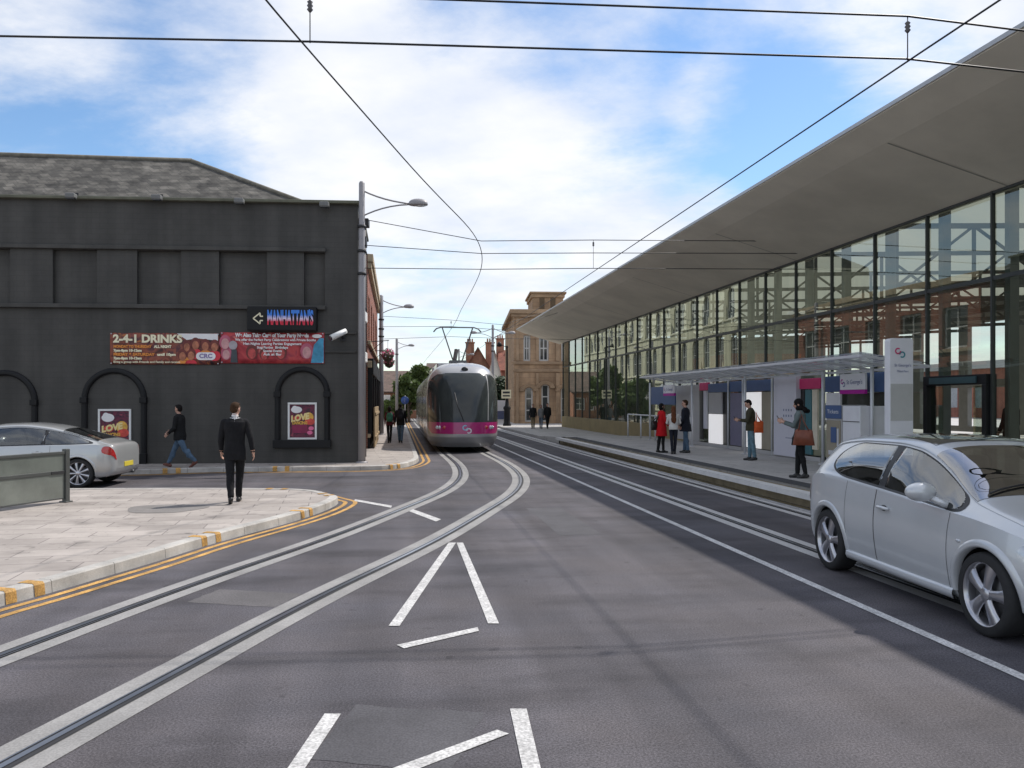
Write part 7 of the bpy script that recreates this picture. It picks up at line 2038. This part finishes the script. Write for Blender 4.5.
# brown shoulder bag on the woman's near side, orange bag on the man's far hip
def off(Mw, x, y, z): return Mw @ Vector((x, y, z))
Mw = wom[2]; shp = off(Mw, -.19, -.01, 1.47)
bag('shoulder_bag', 'large brown leather shoulder bag hanging beside the woman with the headscarf', off(Mw, -.27, -.10, .74), R(66 + 90), .33, .31, .18, M_brownbag, off(Mw, -.16, -.02, 1.475), 1.30)
Mw = man[2]
bag('sling_bag', 'orange canvas bag at the hip of the man in the olive jacket', off(Mw, -.16, -.20, .80), R(78 + 110), .24, .30, .14, M_orbag, off(Mw, -.02, -.13, 1.40), 1.02)
bag('sling_bag', 'black bag carried behind the woman in red', off(redw[2], -.10, -.24, .80), R(-70 + 90), .20, .28, .12, M_shoe, off(redw[2], .10, -.06, 1.45), 1.0)
def phone(who, label):
    pts = who[1]; a = (pts[1][0] + pts[-1][0]) / 2
    t = empty('mobile_phone', a, who[0].rotation_euler.z, label, 'phone')
    m = MB(); m.obox((0, 0.01, .03), (1, 0, 0), Vector((0, .5, .86)), Vector((0, -.86, .5)), .036, .07, .005); m.build('case', M_trim, t, bevel=.002)
    m = MB(); m.obox(Vector((0, 0.01, .03)) + Vector((0, -.86, .5)) * .0062, (1, 0, 0), Vector((0, .5, .86)), Vector((0, -.86, .5)), .031, .062, .0005); m.build('screen', M_glassdark, t)
phone(man, 'dark phone in the hands of the man in the olive jacket'); phone(wom, 'dark phone in the hands of the woman with the headscarf')
def backpack(who, label, m_):
    Mw = who[2]; k = who[0].scale.x
    t = empty('backpack', Mw @ Vector((0, -.125, 1.02)), who[0].rotation_euler.z, label, 'backpack'); t.scale = (k, k, k)
    rows = []; n = 18
    for q in range(9):
        v = q / 8; kk = math.sin(math.pi * (.12 + .80 * v)) ** .35
        rows.append([(.155 * kk * math.copysign(abs(math.cos(a)) ** .6, math.cos(a)), -.07 + .085 * kk * math.copysign(abs(math.sin(a)) ** .6, math.sin(a)), v * .42) for a in [2 * math.pi * j / n for j in range(n)]])
    m = MB(); m.grid(rows, 0, True, closed=True); m.add(rows[0], [tuple(range(n))]); m.add(rows[-1], [tuple(range(n))]); m.build('pack', m_, t)
    m = MB(); m.ball((0, -.15, .13), .11, .035, .10, 14); m.build('pocket', m_, t)
    for sd in (-1, 1):
        m = MB(); m.tube([(sd * .10, -.01, .40), (sd * .115, .06, .47), (sd * .12, .20, .42), (sd * .13, .255, .25), (sd * .16, .14, .05), (sd * .12, -.01, .05)], .014, 8); m.build('strap', M_shoe, t)
backpack(pA, 'green backpack on the smaller walking pedestrian', cloth('green_nylon', (0.05, 0.16, 0.11))); backpack(pB, 'black backpack on the taller walking pedestrian', cloth('black_nylon', (0.02, 0.02, 0.024)))
# ------------------------------------------------------------------ sky, sun, camera
SUN_EL, SUN_AZ = R(52.5), math.atan2(0.79, 0.62)
w = bpy.data.worlds.new('World'); scene.world = w; w.use_nodes = True
nt = w.node_tree; N = nt.nodes; L = nt.links
bg = N['Background']
sky = N.new('ShaderNodeTexSky'); sky.sky_type = 'NISHITA'; sky.sun_disc = False
sky.sun_elevation = SUN_EL; sky.sun_rotation = SUN_AZ; sky.air_density = 1.0; sky.dust_density = 0.3; sky.ozone_density = 2.2
tc = N.new('ShaderNodeTexCoord'); sp = N.new('ShaderNodeSeparateXYZ'); L.new(tc.outputs['Generated'], sp.inputs[0])
def math_(op, a, b=None, clamp=False):
    n = N.new('ShaderNodeMath'); n.operation = op; n.use_clamp = clamp
    for i, v in enumerate((a, b)):
        if v is None: continue
        if isinstance(v, (int, float)): n.inputs[i].default_value = v
        else: L.new(v, n.inputs[i])
    return n.outputs[0]
zz = math_('ADD', math_('MAXIMUM', sp.outputs['Z'], 0.0), 0.22)
cx, cy = math_('DIVIDE', sp.outputs['X'], zz), math_('DIVIDE', sp.outputs['Y'], zz)
cb = N.new('ShaderNodeCombineXYZ'); L.new(cx, cb.inputs['X']); L.new(cy, cb.inputs['Y'])
mp = N.new('ShaderNodeMapping'); mp.inputs['Rotation'].default_value = (0, 0, R(28)); mp.inputs['Scale'].default_value = (0.95, 1.15, 1)
mp.inputs['Location'].default_value = (2.4, 0.9, 0.0)
L.new(cb.outputs[0], mp.inputs['Vector'])
n1 = N.new('ShaderNodeTexNoise'); n1.inputs['Scale'].default_value = 1.15; n1.inputs['Detail'].default_value = 9; n1.inputs['Roughness'].default_value = 0.62; n1.inputs['Distortion'].default_value = 0.15
L.new(mp.outputs['Vector'], n1.inputs['Vector'])
r1 = N.new('ShaderNodeMapRange'); r1.interpolation_type = 'SMOOTHSTEP'
r1.inputs['From Min'].default_value = 0.33; r1.inputs['From Max'].default_value = 0.62
dens = n1.outputs['Fac']
vn = N.new('ShaderNodeVectorMath'); vn.operation = 'NORMALIZE'; L.new(tc.outputs['Generated'], vn.inputs[0])
def bank(az_px, el_px, width, amount):
    """a clear gap (amount < 0) or a thicker bank of cloud in one direction of the sky"""
    global dens
    v = Vector(((az_px - 512) / F, 1, (HZ - el_px) / F)).normalized()
    dt = N.new('ShaderNodeVectorMath'); dt.operation = 'DOT_PRODUCT'; L.new(vn.outputs[0], dt.inputs[0]); dt.inputs[1].default_value = v
    r = N.new('ShaderNodeMapRange'); r.interpolation_type = 'SMOOTHSTEP'; r.inputs['From Min'].default_value = math.cos(R(width)); r.inputs['From Max'].default_value = 1.0; r.inputs['To Max'].default_value = amount
    L.new(dt.outputs['Value'], r.inputs['Value']); dens = math_('ADD', dens, r.outputs['Result'])
for b_ in ((95, 58, 14, -.15), (170, 10, 7, -.08), (640, 95, 11, -.13), (800, 115, 7, -.09), (490, 5, 8, -.10), (520, 300, 9, -.07), (300, 130, 16, .10), (470, 170, 16, .08), (960, 20, 10, .12), (10, 5, 8, .10), (600, 210, 12, .08), (715, 105, 4, .12)): bank(*b_)
L.new(dens, r1.inputs['Value'])
# soft inner shading of the cloud sheet
n2 = N.new('ShaderNodeTexNoise'); n2.inputs['Scale'].default_value = 2.6; n2.inputs['Detail'].default_value = 7; n2.inputs['Roughness'].default_value = 0.55
L.new(mp.outputs['Vector'], n2.inputs['Vector'])
shade = N.new('ShaderNodeMix'); shade.data_type = 'RGBA'
shade.inputs['A'].default_value = (CLOUD * 0.80, CLOUD * 0.85, CLOUD * 0.96, 1); shade.inputs['B'].default_value = (CLOUD * 1.02, CLOUD * 1.02, CLOUD * 1.03, 1)
r2 = N.new('ShaderNodeMapRange'); r2.inputs['From Min'].default_value = 0.35; r2.inputs['From Max'].default_value = 0.62
L.new(n2.outputs['Fac'], r2.inputs['Value']); L.new(r2.outputs['Result'], shade.inputs['Factor'])
mix = N.new('ShaderNodeMix'); mix.data_type = 'RGBA'
fac = math_('MULTIPLY', r1.outputs['Result'], 0.94)
L.new(fac, mix.inputs['Factor']); hs = N.new('ShaderNodeHueSaturation'); hs.inputs['Saturation'].default_value = 1.12; L.new(sky.outputs[0], hs.inputs['Color']); L.new(hs.outputs['Color'], mix.inputs['A']); L.new(shade.outputs['Result'], mix.inputs['B'])
L.new(mix.outputs['Result'], bg.inputs['Color'])
bg.inputs['Strength'].default_value = SKY_STRENGTH

sl = bpy.data.lights.new('sun', 'SUN'); sl.energy = SUN_ENERGY; sl.angle = R(0.8); sl.color = (1.0, 0.95, 0.88)
so = bpy.data.objects.new('sun', sl); COL.objects.link(so)
sd = Vector((math.sin(SUN_AZ) * math.cos(SUN_EL), math.cos(SUN_AZ) * math.cos(SUN_EL), math.sin(SUN_EL)))
so.rotation_euler = sd.to_track_quat('Z', 'Y').to_euler(); so.location = (20, 20, 40)

cam = bpy.data.cameras.new('camera'); co = bpy.data.objects.new('camera', cam); COL.objects.link(co)
co.location = (0, 0, CH); co.rotation_euler = (R(90), 0, 0)
cam.sensor_width = 36; cam.lens = F / 1024 * 36; cam.shift_y = (HZ - 384) / 1024
cam.clip_start = 0.1; cam.clip_end = 3000
scene.camera = co
scene.view_settings.view_transform = 'Standard'; scene.view_settings.look = 'None'
scene.view_settings.exposure = EXPOSURE; scene.view_settings.gamma = 1.0; scene.view_settings.use_curve_mapping = False
scene.cycles.max_bounces = 8; scene.cycles.transparent_max_bounces = 16
scene.cycles.use_denoising = True
